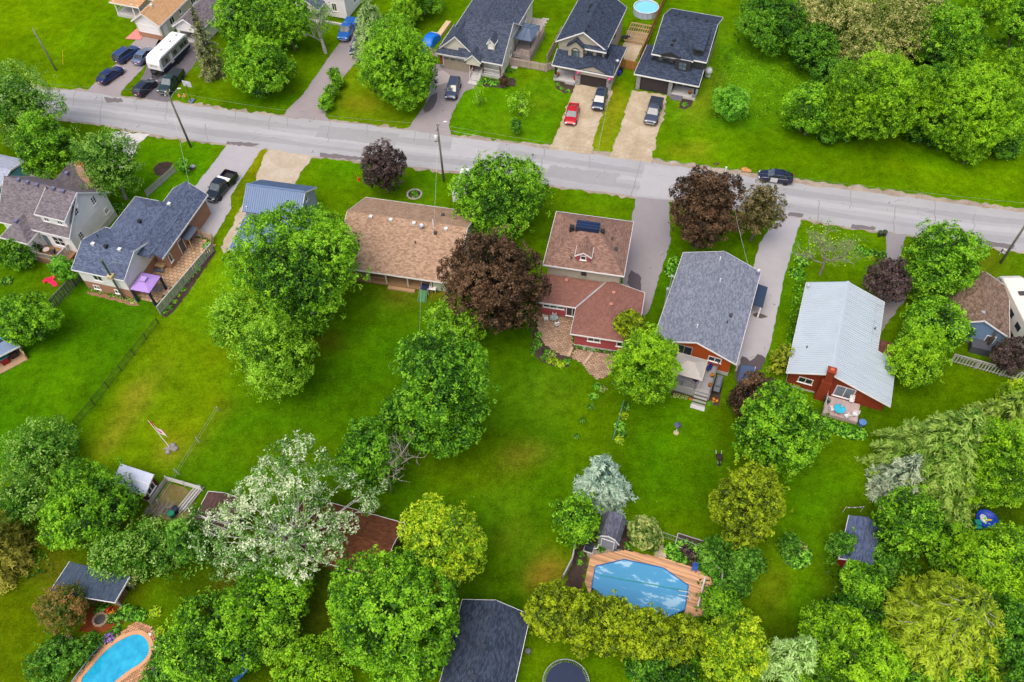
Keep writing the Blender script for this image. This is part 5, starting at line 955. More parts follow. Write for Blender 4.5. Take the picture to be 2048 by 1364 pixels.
def conifer(u, v, hw, hh, cols, label, name='spruce_tree', group=None, clear=.3, base_uv=None, H=None, R=None, drop=.25, dens=1.0, sz=.34, power=.8, fluffy=.30, tips=.72, dead=0):
    """cone of drooping tiers; (u, v, hw, hh) is the outline in the photograph"""
    if base_uv is not None: b = G(*base_uv)
    else: b = G(u, v+hh*.55)
    s = pxm(b); R = R or hw/s
    if H is None:
        H = 3.0
        for k in np.arange(2, 24, .1):
            if proj(np.array([b[0], b[1], k]))[1] < v-hh*.86: H = k; break
    root = thing(name, label, 'tree', (b[0], b[1], 0), 0, group)
    pos, nor, al, rn, lim = [], [], [], [], []
    tiers = max(6, int(H/.62)); m = MB(); m.path([(0,0,-.1),(0,0,H*.5),(0,0,H*.97)], [.05*R+.12, .035*R+.07, .02], 7)
    wob = sph(2)
    for i in range(tiers):
        f = (i+.5)/tiers; z = clear+(H-clear)*f; L = R*max(.05, (1-f))**power*rng.uniform(.92, 1.06); nb = max(5, int(2*pi*L/1.25*dens))
        for j in range(nb):
            ph = 2*pi*(j+rng.random()*.8)/nb+i*1.7; d = np.array([cos(ph), sin(ph), 0]); e = np.array([-d[1], d[0], 0]); l = L*rng.uniform(.72, 1.16)*(1+.10*sin(3*ph+wob[0,0]*9)); zj = z+rng.normal(0, .16)
            q = lambda t: d*l*t+np.array([0,0,zj+.22*l*t-(drop+.20)*l*t*t])
            if l > .8: m.path([q(.02), q(.5), q(.92)], [.05, .03, .012], 4)
            k = max(10, int(l/.034)); t = rng.uniform(.12 if l > 1 else .0, 1, k)**.7; side = rng.normal(0, 1, k)*(.15*l*(1.05-t)+.10); tint = rng.normal(0, .07)
            pp = np.stack([q(x) for x in t])+e*side[:,None]+rng.normal(0, .05+fluffy*.12, (k,3)); pp[:,2] -= np.abs(side)*.35
            pos.append(pp); nor.append(np.tile(np.array([0,0,.8])+d*.6, (k,1))+rng.normal(0, .40, (k,3)))
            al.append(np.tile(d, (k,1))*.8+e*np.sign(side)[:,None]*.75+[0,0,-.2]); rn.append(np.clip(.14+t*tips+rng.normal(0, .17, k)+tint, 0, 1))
    ni = int(30*R*H*.5); fz = rng.random(ni)**1.4; ph = rng.random(ni)*6.28; rr = R*(1-fz)**power*.62*np.sqrt(rng.random(ni)); pos.append(np.column_stack([rr*np.cos(ph), rr*np.sin(ph), clear+(H-clear)*fz*.93])); nor.append(rng.normal(0, .5, (ni,3))+[0,0,.8]); al.append(rng.normal(size=(ni,3))); rn.append(rng.uniform(0, .3, ni))  # inner needles take the darkest tones, painting the shade between branches
    pos = np.vstack(pos); n = len(pos)
    leaves('crown', pos, np.vstack(nor), sz*rng.uniform(.7, 1.3, n), np.concatenate(rn), leafmat(cols, .15, .65), root, aspect=.34, fold=.3, along=np.vstack(al))
    for i in range(dead):
        ph = rng.random()*6.28; f = rng.uniform(.35, .9); l = R*(1-f)**power*rng.uniform(.8, 1.15); z = clear+(H-clear)*f; d = np.array([cos(ph), sin(ph), 0])
        m.path([(0,0,z), d*l*.6+[0,0,z+.2], d*l+[0,0,z+.25]], [.06, .04, .015], 4)
    m.build('trunk', BARKG if dead else BARK, root, smooth=True); return root
def bare_tree(base, H, spread, label, levels=4, leafy=0, lc=None, bark=None, name='bare_tree', lean=(0,0), r0=.18, kids=4):
    root = thing(name, label, 'tree', (base[0], base[1], 0)); m = MB(); tipsl = []
    def grow(p, d, L, r, lev):
        q = p+d*L*.5+rng.normal(0, .05*L, 3); e = p+d*L+rng.normal(0, .06*L, 3); m.path([p, q, e], [r, r*.8, r*.55], 6 if lev > 2 else 4, cap=False); tipsl.append((e, lev))
        if lev == 0: return
        for i in range(kids+(lev == levels)):
            ph = rng.random()*6.28; t = rng.uniform(.45, 1.0); s = p+(e-p)*t; nd = d*rng.uniform(.5, 1.0)+np.array([cos(ph), sin(ph), rng.uniform(.0, .5)])*spread; nd /= np.linalg.norm(nd); grow(s, nd, L*rng.uniform(.52, .78), r*.52*(1.15-t*.35), lev-1)
    d0 = np.array([lean[0], lean[1], 1.0]); d0 /= np.linalg.norm(d0); grow(np.array([0,0,-.1]), d0, H*.42, r0, levels)
    m.build('branches', bark or BARKG, root, smooth=True)
    if leafy:
        E_ = np.array([e for e, l in tipsl if l <= 1]); i = rng.integers(0, len(E_), leafy); pos = E_[i]+rng.normal(0, .28, (leafy,3))
        leaves('crown', pos, rng.normal(0, .6, (leafy,3))+[0,0,.8], .2*rng.uniform(.6, 1.3, leafy), rng.random(leafy), leafmat(lc), root)
    return root
D = deciduous
# --- along the far side of the road
GA = 'trees behind the far houses'
D(30,205,88,92,'ash','tall loose-leaved tree at the left edge beside the road',1.5)
D(98,297,66,72,'maple','dense bright maple behind the grey-roofed white farmhouse',1.0)
D(215,325,68,84,'ash','pale open ash tree leaning over the farmhouse gable',1.0,bark=BARKG)
D(500,38,78,62,'maple','big maple beside the spruce at the top of the photo',1.2)
D(575,40,52,58,'maple','maple in front of the hidden white house',1.2)
D(518,137,74,56,'maple','round maple on the lawn between the trailer drive and the long drive',.9)
D(812,22,34,34,'lime','bright green tree behind the feathery larch',.8)
D(845,-5,44,36,'dark','dark tree at the top edge beside the play set',.8)
D(793,128,82,90,'maple','big round maple between the long drive and the brick garage',.9)
for u,v,a,b in ((652,207,16,18),(664,186,17,17),(676,165,14,15),(668,148,13,15)):
    D(u,v,a,b,'maple','green shrub in the row along the long asphalt drive',.05,'shrubs beside the long drive','shrub',cat='shrub')
conifer(424,62,36,80,L3((34,44,22),(64,80,40),(98,112,64),(140,148,104)),'tall grey-green spruce beside the travel trailer drive',base_uv=(430,150),R=2.6,H=12,drop=.45,power=.62,dens=.8)
conifer(745,60,58,64,L3((56,92,40),(88,128,62),(118,156,88),(150,180,120)),'feathery grey-green larch over the parked blue pickup',name='larch_tree',base_uv=(750,108),R=4.0,H=9.5,drop=.5,power=.5,sz=.42,fluffy=.6)
# leaning street tree with a thick pruned trunk
tr = bare_tree(G(652,106),11,.55,'leaning old tree with a thick pruned trunk and thin crown on the lawn',4,1500,SP['maple']['c'],BARKG,'thin_crowned_tree',(-.18,.10),.34,3)
# --- wood on the right
GW = 'trees of the roadside wood'
for u,v,a,b,s,l in ((1545,45,72,60,'dark','dark maple at the left end of the wood, above the meadow'),(1625,95,52,48,'dark','dark small tree at the wood edge above the meadow'),(1665,30,90,48,'cream','pale blossoming tree at the top of the wood behind the dark maple'),
                   (1790,55,90,62,'cream','cream-flowering tree in the middle of the wood'),(1735,105,66,52,'cream','cream-flowering tree just behind the biggest lime-green crown'),(1890,75,78,66,'maple','bright maple at the right of the cream-flowering trees'),(1850,30,70,44,'cream','cream-flowering tree at the top edge of the wood'),
                   (1615,215,52,54,'maple','round green tree where the person stands, at the wood edge'),(1660,150,42,46,'dark','dark tree tucked behind the round lime crown'),(1755,192,104,98,'lime','biggest lime-green round tree of the wood, facing the road'),(1865,180,46,70,'dark','dark tree between the two lime-green crowns'),
                   (1955,215,92,104,'lime','wide lime-green tree at the right of the wood with a drooping branch'),(2040,150,52,70,'lime','lime-green tree at the right edge above the road'),(1985,-5,50,40,'lime','bright tree at the top right corner'),(2045,40,40,60,'maple','green tree at the right edge in the top corner')):
    D(u,v,a,b,s,l,.6,GW)
D(1462,205,38,40,'lush','lone pale green shrub on the meadow beside the dark-roofed house',.05,name='shrub',cat='shrub')
D(1945,292,34,44,'lime','hanging low crown at the foot of the wide lime-green tree',.1,name='shrub',cat='shrub')
for u,v,a,b in ((1655,268,26,16),(1690,262,26,18),(1835,250,40,24),(1880,275,30,20),(2010,290,36,24)):
    D(u,v,a,b,'dark','dark undergrowth bush at the foot of the wood',.02,'bushes at the foot of the wood','shrub',cat='shrub')
# --- street trees on the near side
D(768,334,48,52,'plum','small dark purple maple beside the road in front of the brown bungalow',1.2)
D(1002,386,104,88,'maple','large round maple between the brown bungalow and the red-brown house',1.0)
D(990,566,102,116,'crimson','large crimson maple covering the end of the brown bungalow',1.0)
D(1412,420,72,88,'crimson','crimson maple at the road in front of the grey-roofed orange house',1.2)
D(1520,420,48,64,'copper','copper-green tree beside the crimson maple at the road',1.2)
D(600,540,132,128,'maple','huge maple over the blue metal-roofed barn',1.2,bark=BARKG)
D(545,712,82,98,'birch','pale lime tree on the lawn below the huge maple',.8)
D(478,640,62,76,'birch','pale lime tree left of the huge maple on the open lawn',.8)
D(886,782,102,146,'mid','tall dense maple in the middle of the back lawns',.5)
D(903,645,62,52,'birch','light crown with white branches above the dense maple',2.5,dens=.8,bark=plain((.55,.54,.50),.9,.2))
D(738,905,62,74,'mid','dark green tree beside the dead trunk',.6)
D(800,840,50,50,'mid','small dark tree between the dense maple and the dead trunk',2.0)
bare_tree(G(790,960),9,.6,'dead bleached tree with bare twigs beside the dense maple',4,0,None,plain((.50,.45,.37),.9,.2),'dead_tree',(.03,.0),.20,4)
bare_tree(G(1640,548),9.5,.95,'half-bare tree with grey twigs on the lawn above the white metal roof',5,700,SP['birch']['c'],plain((.30,.26,.21),.95,.25),'half_bare_tree',(0,0),.20,4)
D(1885,520,84,82,'maple','dense round maple by the road above the brown garage',.8)
D(1775,560,46,48,'plum','small purple plum tree beside the white metal roof',1.0)
D(1870,650,70,62,'maple','maple overhanging the blue garage wall',1.6)
D(1838,715,62,62,'lime','bright young maple beside the low end of the white metal roof',1.0)
D(2022,712,38,38,'plum','purple-leaved tree in front of the blue garage',.6)
D(1290,735,68,100,'lime','tall lime-green tree between the red house and the orange house',.8,dens=1.1)
D(1262,648,34,30,'cedar','small olive crown behind the tall lime-green tree',3.0)
D(1508,795,52,52,'crimson','crimson-leaved tree behind the maple beside the blue shed roof',.8)
D(1558,868,88,106,'maple','large maple between the two orange brick houses',.6)
D(1495,1012,76,92,'cedar','rounded yellow-green cedar on the lawn',.1,dens=1.15,name='cedar_tree')
conifer(1562,700,26,52,L3((44,70,6),(84,112,8),(120,142,16),(150,166,40)),'narrow columnar cedar beside the white metal roof',name='cedar_tree',base_uv=(1555,738),R=1.5,H=4.6,power=.38,drop=-.2,dens=1.2)
BLUE = L3((50,84,80),(92,130,122),(134,168,158),(176,202,192))
conifer(1200,948,66,76,BLUE,'silvery blue spruce beside the garden shed',base_uv=(1200,985),R=3.4,H=7.6,power=.72,drop=.34,sz=.40,dens=1.2,tips=.75)
D(1155,1040,50,56,'maple','small fresh-green tree below the blue spruce',.5)
D(1290,1070,38,38,'blossom','round pale-flowering bush beside the garden shed',.02,name='flowering_bush',cat='shrub')
for i,(u,v,a,b) in enumerate(((1105,1222,56,74),(1165,1240,56,78),(1228,1252,58,80),(1292,1268,58,78),(1352,1282,52,70))):
    D(u,v,a,b,'cedar',['yellow-green cedar at the left end of the row below the covered pool','second yellow-green cedar from the left in the row below the covered pool','middle yellow-green cedar of the row below the covered pool','fourth yellow-green cedar from the left in the row below the covered pool','yellow-green cedar at the right end of the row below the covered pool'][i],.1,'cedar row below the pool','cedar_tree')
# --- back gardens, right
PINE = L3((36,66,14),(74,112,28),(110,146,44),(150,178,80)); SPR = L3((20,48,12),(52,98,22),(90,136,38),(140,172,80))
conifer(1865,885,120,130,SPR,'large olive spruce behind the white metal-roofed house',base_uv=(1850,960),R=6.6,H=13.5,power=.78,drop=.26,sz=.50,dens=1.0)
conifer(1950,850,70,80,PINE,'olive spruce at the right of the large one',base_uv=(1950,900),R=4.6,H=11,power=.75,drop=.28,sz=.48)
conifer(1790,945,60,52,L3((64,92,76),(106,134,112),(142,166,144),(178,194,174)),'small grey-blue spruce in front of the large olive spruce',base_uv=(1785,985),R=3.2,H=7.5,power=.75,drop=.3,sz=.44)
D(1816,1042,60,72,'maple','dense maple beside the red garden shed',.6)
D(1995,925,76,112,'lime','lime-green tree at the right edge behind the spruces',.8)
D(2030,800,40,50,'gold','yellow-green tree at the right edge near the swing set',.6)
D(2000,1130,92,96,'lime','wide lime-green tree at the right edge below the toy pool',.8)
conifer(1868,1215,134,128,L3((40,64,6),(80,112,12),(114,146,20),(150,176,46)),'yellow-olive pine with dead grey twigs in the lower right',name='pine_tree',base_uv=(1862,1290),R=6.4,H=12,power=.68,drop=.22,sz=.46,dead=26)
for u,v,a,b,s,l in ((1684,1088,30,38,'bush','grey-green bush beside the red garden shed'),(1725,1165,44,48,'maple','leafy bush below the red garden shed'),(1700,1235,58,56,'dark','dark bush below the red shed beside the lawn'),(1760,1120,40,34,'bush','low bush at the gable of the red shed'),(1905,1100,60,50,'maple','leafy tree beside the compost heap')):
    D(u,v,a,b,s,l,.05,name='shrub',cat='shrub')
for u,v,a,b,s,l in ((2005,1275,82,92,'dark','dark maple in the lower right corner'),(1925,1335,80,62,'maple','maple at the bottom edge below the pine'),(1690,1310,108,78,'lime','light maple at the bottom edge right of the larch'),(1465,1300,76,78,'gold','yellow-green tree at the bottom edge right of the cedar row'),(1330,1345,72,58,'dark','dark maple at the bottom edge below the cedar row'),(1445,1215,44,42,'maple','small leafy tree at the corner of the pool fence'),(1800,1345,70,50,'maple','leafy tree at the bottom edge between the light maple and the pine')):
    D(u,v,a,b,s,l,.5)
conifer(1572,1290,52,84,L3((70,120,30),(104,156,60),(136,182,96),(170,206,136)),'pale feathery larch at the bottom edge',name='larch_tree',base_uv=(1575,1340),R=2.7,H=8,power=.6,drop=.3,sz=.40,fluffy=.5)
D(1603,1328,34,40,'poplar','small white-leaved tree beside the pale larch',.3)
for u,v,a,b in ((1440,1110,44,40),(1490,1130,34,40),(1460,1160,40,36),(1580,1090,26,26)):
    D(u,v,a,b,'bush','green shrub in the border right of the pool fence',.02,'shrubs right of the pool fence','shrub',cat='shrub')
# --- back gardens, left and bottom
D(55,636,56,58,'maple','round maple beside the grey fence on the left lawn',.8)
D(130,540,25,38,'lush','young tree beside the farmhouse deck',.5)
D(28,430,26,36,'lush','green bush at the left edge beside the farmhouse',.1,name='shrub',cat='shrub'); D(38,500,46,34,'dark','dark bush below the farmhouse at the left edge',.05,name='shrub',cat='shrub')
D(172,1010,100,78,'maple','big maple beside the red coop',.8)
D(80,905,78,50,'ash','loose light tree over the end of the black fence',.6); D(40,1000,60,60,'ash','loose tree left of the big maple',.6)
conifer(24,1035,62,110,L3((40,60,10),(84,98,16),(120,124,30),(150,150,60)),'olive spruce at the left edge',base_uv=(10,1120),R=4.0,H=10,power=.6,drop=.35)
D(300,1095,70,58,'ash','feathery small tree behind the navy-roofed shed',.4); D(225,1110,56,50,'ash','grey-leaved small tree hanging over the navy shed roof',1.8); D(370,1080,40,56,'bush','leafy bush between the coop pen and the white poplar',.1,name='shrub',cat='shrub'); D(262,1150,26,26,'blossom','pale bush beside the navy-roofed shed',.05,name='flowering_bush',cat='shrub')
D(125,1215,52,54,'redbush','reddish-green ornamental tree beside the navy shed',.3); D(105,1320,52,48,'bush','leafy bush beside the kidney-shaped pool',.05,name='shrub',cat='shrub'); D(165,1300,30,30,'bush','low bush between the pool and the log bench',.02,name='shrub',cat='shrub')
def white_poplar():
    """one wide tree whose limbs carry loose silver plumes"""
    S = dict(SP['poplar']); b = G(602,1125); root = thing('white_poplar', 'huge loose white poplar with silvery leaves over the brown outbuilding', 'tree', (b[0], b[1], 0)); M = plain((.52,.51,.47), .9, .2); m = MB(); cen, lr = [], []
    m.path([(0,0,-.1),(.1,.2,2.0),(.1,.5,4.0),(0,.9,6.0)], [.55,.42,.34,.24], 9)
    for u, v, r, z in ((598,890,26,11.5),(560,905,24,10.5),(632,925,28,10.5),(540,945,30,9.5),(585,950,30,10.5),(655,960,26,9),(690,955,20,8),(505,985,30,8.5),(555,1000,28,9),(610,1000,30,10),(470,1010,26,7.5),(440,1045,28,6.5),(395,1065,26,5),(420,1095,28,4.5),(465,1085,30,6.5),(500,1050,28,8),(545,1060,28,8.5),(650,1060,28,8),(690,1050,26,7.5),(665,1095,26,6.5),(610,1085,28,7.5),(560,1115,30,6.5),(500,1125,30,5),(450,1135,26,3.6),(725,985,22,7),(755,970,16,6),(735,1010,18,6),(600,1140,28,5),(385,1030,18,5),(640,1020,26,9),(520,1020,26,8.5),(580,1035,28,9.5),(625,1050,26,8.5),(575,1080,28,8),(520,1090,26,7),(630,1115,26,6),(600,965,26,10.5)):
        p = G(u, v, z); rr = r/pxm(p); q = p-np.array([b[0],b[1],0]); cen.append(q); lr.append(rr*1.12)
        s0 = np.array([.05,.5,rng.uniform(2.2,5.6)]); k = s0*.45+q*.55+np.array([0,0,-.5])+rng.normal(0,.2,3); m.path([tuple(s0), tuple(k), tuple(q*.96)], [.10,.055,.015], 6)
        for _ in range(3): e = q+rng.normal(0, rr*.6, 3); m.path([tuple(k*.4+q*.6), tuple(e)], [.04,.012], 4)
    cen = np.array(cen); lr = np.array(lr); foliage(root, S, cen, lr, 5, 5, 0, np.zeros(3), 1.0, False, 0); m.build('trunk', M, root, smooth=True)
white_poplar()
D(540,1195,86,66,'maple','green tree below the white poplar',1.2); D(545,1260,58,46,'birch','loose green tree between the blue tarpaulin and the biggest maple',.8); D(430,1275,104,86,'maple','wide leafy tree above the blue tarpaulin',.8); D(340,1345,60,46,'bush','leafy tree at the bottom edge beside the pool',.4); D(625,1345,84,48,'lime','light green tree at the bottom edge left of the big maple',.4)
D(885,1092,88,98,'gold','golden-green tree above the navy garage roof',1.0); D(790,1228,136,138,'maple','biggest dense maple at the bottom of the photo',.8,dens=1.05)

print('LEAVES', LEAFN[0])

ORD = ['first','second','third','fourth','fifth','sixth','seventh','eighth','ninth','tenth','eleventh','twelfth','thirteenth','fourteenth','fifteenth','sixteenth']
def single_out():
    g = {}
    for o in bpy.data.objects:
        if o.parent is None and 'category' in o: g.setdefault(o['label'], []).append(o)
    for l, os_ in g.items():
        if len(os_) < 2: continue
        os_.sort(key=lambda o: float(proj(np.array(o.location))[0]))
        for i, o in enumerate(os_):
            nm = 'leftmost' if i == 0 else ('rightmost' if i == len(os_)-1 else ORD[i]+' from the left'); w_ = l.split(); w_ = w_[:12]; o['label'] = ' '.join(w_)+', '+nm
# ================================================================ sheds
def shed_at(name, label, px, z, az, cat='shed'): return House(name, label, px, z, az, cat)
h = House('garden_shed', 'small grey-roofed blue garden shed beside the covered pool', (7.75,34.62), 0, -21.2, 'shed')   # near-left eave corner
for a, b in (((0,2.35),(.42,3.1)), ((.42,3.1),(1.15,3.5)), ((1.15,3.5),(1.88,3.1)), ((1.88,3.1),(2.3,2.35))): h.roof([[(a[0],0,a[1]),(b[0],0,b[1]),(b[0],2.75,b[1]),(a[0],2.75,a[1])]], shingle(lin(66,68,80,.8), lin(98,100,116,.8), lin(134,136,154,.8)), .07, 'roof_slope', [((a[0],0,a[1]),(b[0],0,b[1]))])
SHS = siding(lin(150,158,172,.88),.16); h.wall(.2,2.1,.25,2.55,.6,2.4,SHS); h.wall(.19,2.11,.24,2.56,0,.6,TEALV,'base_wall'); h.part(MB().poly3([(.2,.25,2.35),(2.1,.25,2.35),(1.85,.25,3.0),(1.15,.25,3.4),(.45,.25,3.0)],(0,.08,0)),'gable_wall',SHS); h.door('n',.25,1.15,.1,1.2,1.9,SHS)
h = House('garden_shed', 'red barn-style shed with slate blue roof behind the spruces', (31.92,33.87), 0, -25.8, 'shed')
h.roof([[(0,-2.1,1.9),(1.55,-2.1,2.85),(1.55,2.85,2.85),(0,2.85,1.9)],[(1.55,-2.1,2.85),(3.1,-2.1,1.9),(3.1,2.85,1.9),(1.55,2.85,2.85)]], shingle(lin(58,70,98,.8), lin(82,94,124,.8), lin(116,128,158,.8)), .08, 'roof', [((0,2.85,1.9),(0,-2.1,1.9)),((0,-2.1,1.9),(1.55,-2.1,2.85)),((1.55,-2.1,2.85),(3.1,-2.1,1.9))])
h.wall(.2,2.9,-1.9,2.65,0,1.85,BARNRED); h.part(MB().poly3([(.2,-1.9,1.8),(2.9,-1.9,1.8),(1.55,-1.9,2.75)],(0,.08,0)),'gable_wall',BARNRED); h.win('l',.2,.4,.9,.7,.6); h.door('n',-1.9,1.5,0,1.2,1.7,BARNRED)
h = House('chicken_coop', 'dark red coop with ribbed white metal roof behind the big maple', (-41.71,43.31), 0, -20, 'shed')
CM = metal(lin(196,204,224,.85), .5, .0, .04); rp = [(0,0,2.25),(4.0,0,2.25),(4.0,1.0,2.55),(0,1.0,2.55)]; h.roof([rp], CM, .05, 'roof', [(rp[0],rp[1]),(rp[1],rp[2])]); roof_panels(h, rp, 4, CM, .03, 4)
rp = [(0,-1.1,1.75),(4.0,-1.1,1.75),(4.0,-.02,2.2),(0,-.02,2.2)]; h.roof([rp], CM, .05, 'lower_roof', [(rp[0],rp[1]),(rp[1],rp[2])])
COOPR = siding(lin(96,40,34,.85), .18, True); h.wall(.1,3.85,-1.0,.9,.1,1.7,COOPR); h.wall(.1,3.85,.02,.9,1.7,2.2,COOPR,'upper_wall'); h.win('r',3.85,-.1,.8,1.2,1.1,2,1,glass=plain(lin(70,60,50,.8))); h.box(.0,4.0,-1.05,.95,-.05,.1,'plinth',OLDWOOD); h.win('n',-1.0,2,.6,.8,.6)
h = House('shed', 'navy-roofed open shed with wood store beside the kidney pool garden', (-44.67,30.79), 0, -17, 'shed')
h.roof([[(0,0,2.3),(3.6,0.1,2.9),(3.9,3.0,2.9),(.1,3.0,2.3)],[(3.6,.1,2.9),(6.6,.6,2.3),(6.6,3.2,2.3),(3.9,3.0,2.9)]], shingle(lin(52,66,80,.8), lin(70,84,100,.8), lin(88,100,120,.8)), .08, 'roof', [((.1,3.0,2.3),(0,0,2.3)),((3.6,.1,2.9),(6.6,.6,2.3)),((6.6,.6,2.3),(6.6,3.2,2.3))]); h.wall(.4,3.6,.4,2.7,0,2.2,siding(lin(120,104,84,.8))); [h.post(6.3,y,0,2.2,OLDWOOD,.07) for y in (.9,2.9)]; h.wall(3.7,6.2,2.7,2.85,0,2.2,siding(lin(120,104,84,.8)),'back_wall')
m = MB(); [m.tube((4.2+.0*i,1.0+.22*(i%7),.12+.2*(i//7)),(6.0,1.0+.22*(i%7),.12+.2*(i//7)),.1,.1,6) for i in range(35)]; h.part(m,'stacked_firewood',wood(lin(150,112,76,.8),.3,.9,0))
h = House('shed', 'brown-roofed outbuilding half hidden under the white poplar', tuple(G(600,1085,2.4)[:2]), 0, -18, 'shed')
h.gable(-1.5,9.2,-1.2,4.8,2.4,3.5,'x',shingle(lin(76,44,28,.8), lin(104,62,40,.8), lin(130,84,58,.8)),wallmat=siding(lin(140,100,70,.8)),oh=.3); h.wall(-1.2,8.9,-.9,4.5,0,2.35,siding(lin(140,100,70,.8)))
h = House('shed', 'small shed with dark brown shingle roof beside the coop pen', tuple(G(385,1042,2.0)[:2]), 0, -16, 'shed')
h.gable(0,4.2,0,3.4,2.0,2.7,'y',shingle(lin(60,44,42,.8), lin(86,64,60,.8), lin(112,86,80,.8)),wallmat=siding(lin(120,90,70,.8)),oh=.2); h.wall(.2,4.0,.2,3.2,0,1.95,siding(lin(120,90,70,.8)))
h = House('shelter', 'small lean-to shelter with blue-grey roof at the left edge', tuple(G(2,745,0)[:2]), 0, 38, 'shelter')
h.roof([[(-.6,.5,1.9),(3.3,.5,1.9),(3.3,2.1,2.2),(-.6,2.1,2.2)]], metal(lin(120,140,170,.8),.5,0), .06, 'roof', [((-.6,.5,1.9),(3.3,.5,1.9))]); h.box(-.5,3.2,-.2,2.0,0,.1,'floor',wood(lin(170,140,110,.8))); h.box(-.5,3.2,1.9,2.0,.1,2.1,'back_wall',OLDWOOD); [h.post(x,y,.1,1.85,PTWOOD,.05) for x in (-.4,3.1) for y in (-.1,.7)]; h.box(3.1,3.2,-.15,1.9,.1,.8,'side_rail',PTWOOD); h.box(.6,1.4,.6,1.2,.1,.8,'stored_goods',plain(lin(150,20,30,.85))); h.box(1.7,2.5,.9,1.5,.1,.9,'stored_box',plain(lin(70,40,40,.8)))
# ================================================================ fences
def seg_frame(a, b): d = b-a; L = np.linalg.norm(d); return L, math.atan2(d[1], d[0])
def board_fence(name, label, px, hgt, mat, pitch=.17, bw=.13, post=2.4, both=False, cap=False, z=0, world=False, group=None, railmat=None):
    P = [np.array([*(q[:2] if world else G(*q)[:2]), 0.]) for q in px]; root = thing(name, label, 'fence', tuple(P[0]), 0, group); bm = MB().mm(-bw/2, bw/2, -.012, .012, .06, hgt).mesh('board'); pm = MB().mm(-.055,.055,-.055,.055,-.1,hgt+.08).mesh('post')
    for a, b in zip(P[:-1], P[1:]):
        L, an = seg_frame(a, b); d = (b-a)/L; n = np.array([-d[1], d[0], 0]); o = a-P[0]
        k = max(1, round(L/post))
        for i in range(k+1): p = o+d*L*i/k; mobj('post', pm, railmat or mat, root, tuple(p), an)
        for zz in (.3, hgt-.25): MB().box(tuple(o+d*L/2+[0,0,zz]), (L, .04, .09), rz=an).build('rail', railmat or mat, root)
        if cap: MB().box(tuple(o+d*L/2+[0,0,hgt+.03]), (L, .14, .04), rz=an).build('cap_rail', railmat or mat, root)
        c = int(L/pitch)
        for i in range(c):
            s = 1 if (not both or i % 2) else -1; p = o+d*(pitch*(i+.5))+n*s*.035; q = mobj('board', bm, mat, root, tuple(p), an); q.rotation_euler[1] = rng.normal(0, .006)
    return root
GREYF = wood(lin(182,178,174,.85), .22, .9, 2); PINKF = wood(lin(196,172,164,.85), .2, .9, 2); CEDF = wood(lin(176,124,64,.8), .2, .8, 2); DKF = wood(lin(110,108,104,.8), .3, .9, 2)
board_fence('board_fence', 'pinkish-grey board fence joining the brick-front house and its neighbour', [(1021,131),(1092,144)], 1.5, PINKF, .2, .14)
board_fence('board_fence', 'short grey board fence against the arched-window house', [(1093,144),(1108,139)], 1.5, PINKF, .15, .14)
board_fence('board_fence', 'pinkish board fence left of the brick garage', [(838,100),(876,116)], 1.4, PINKF, .2, .14)
board_fence('board_fence', 'grey side fence running back along the arched-window house', [(1094,128),(1122,72)], 1.6, PINKF, .16, .15)
board_fence('board_fence', 'long cedar board fence between the round pool and the charcoal house', [(1277,130),(1336,-12)], 1.8, CEDF, .16, .155)
board_fence('board_fence', 'cedar gate fence between the two dark-roofed houses', [(1241,136),(1276,144)], 1.7, CEDF, .16, .155)
board_fence('board_fence', 'weathered grey fence with garden ornaments along the brick-based house', [(322,629),(428,503)], 1.5, GREYF, .2, .14, both=True, cap=True)
board_fence('board_fence', 'grey louvred fence between the farmhouse lawn and the next yard', [(110,618),(164,560)], 1.7, DKF, .24, .15, both=True, cap=True)
board_fence('board_fence', 'short dark fence beside the left-edge shelter', [(24,684),(48,652)], 1.6, DKF, .24, .15, both=True, cap=True)
board_fence('board_fence', 'short grey fence beside the mulch circle', [(296,394),(352,345)], 1.2, GREYF, .18, .14)
board_fence('picket_fence', 'grey slatted fence below the blue garage', [(1900,724),(2048,765),(2120,786)], 1.5, GREYF, .34, .16, both=False, cap=True)
board_fence('board_fence', 'grey wooden fence at the right end of the pool deck', [(1412,1110),(1440,1160),(1432,1206)], 1.4, GREYF, .17, .14, cap=True)
board_fence('board_fence', 'low grey fence left of the pool deck', [(1150,1092),(1144,1125),(1126,1160)], 1.2, GREYF, .17, .14, cap=True)
board_fence('privacy_screen', 'weathered board screen at the end of the farmhouse deck', [(118,545),(152,510)], 2.2, GREYF, .26, .16, both=True, cap=True)
board_fence('board_fence', 'low plank side of the coop pen', [(303,1010),(336,962)], .9, OLDWOOD, .17, .15); board_fence('board_fence', 'whitish plank side of the coop pen', [(336,962),(406,982)], 1.0, WHITE2, .17, .15)
board_fence('gate', 'new yellow timber gate at the end of the garden fence', [(425,506),(428,482),(404,474)], 1.3, PTWOOD, .3, .12)
def metal_fence(name, label, px, hgt, mat, pitch=.14, rails=(.15,.95)):
    P = [np.array([*G(*q)[:2], 0.]) for q in px]; root = thing(name, label, 'fence', tuple(P[0])); bars = MB()
    for a, b in zip(P[:-1], P[1:]):
        L, an = seg_frame(a, b); d = (b-a)/L; o = a-P[0]; k = max(1, round(L/2.4))
        for i in range(k+1): p = o+d*L*i/k; MB().mm(-.035,.035,-.035,.035,-.1,hgt+.06).build('post', mat, root, tuple(p), an)
        for f in rails: MB().box(tuple(o+d*L/2+[0,0,f*hgt]), (L,.03,.035), rz=an).build('rail', mat, root)
        for i in range(int(L/pitch)): p = o+d*pitch*(i+.5); bars.mm(p[0]-.008,p[0]+.008,p[1]-.008,p[1]+.008,.1,hgt)
    stuff(bars.build('bars', mat, root)); return root
metal_fence('metal_fence', 'black metal fence crossing the open lawn to the left', [(318,648),(190,810),(118,895),(80,945)], 1.2, BLACK)
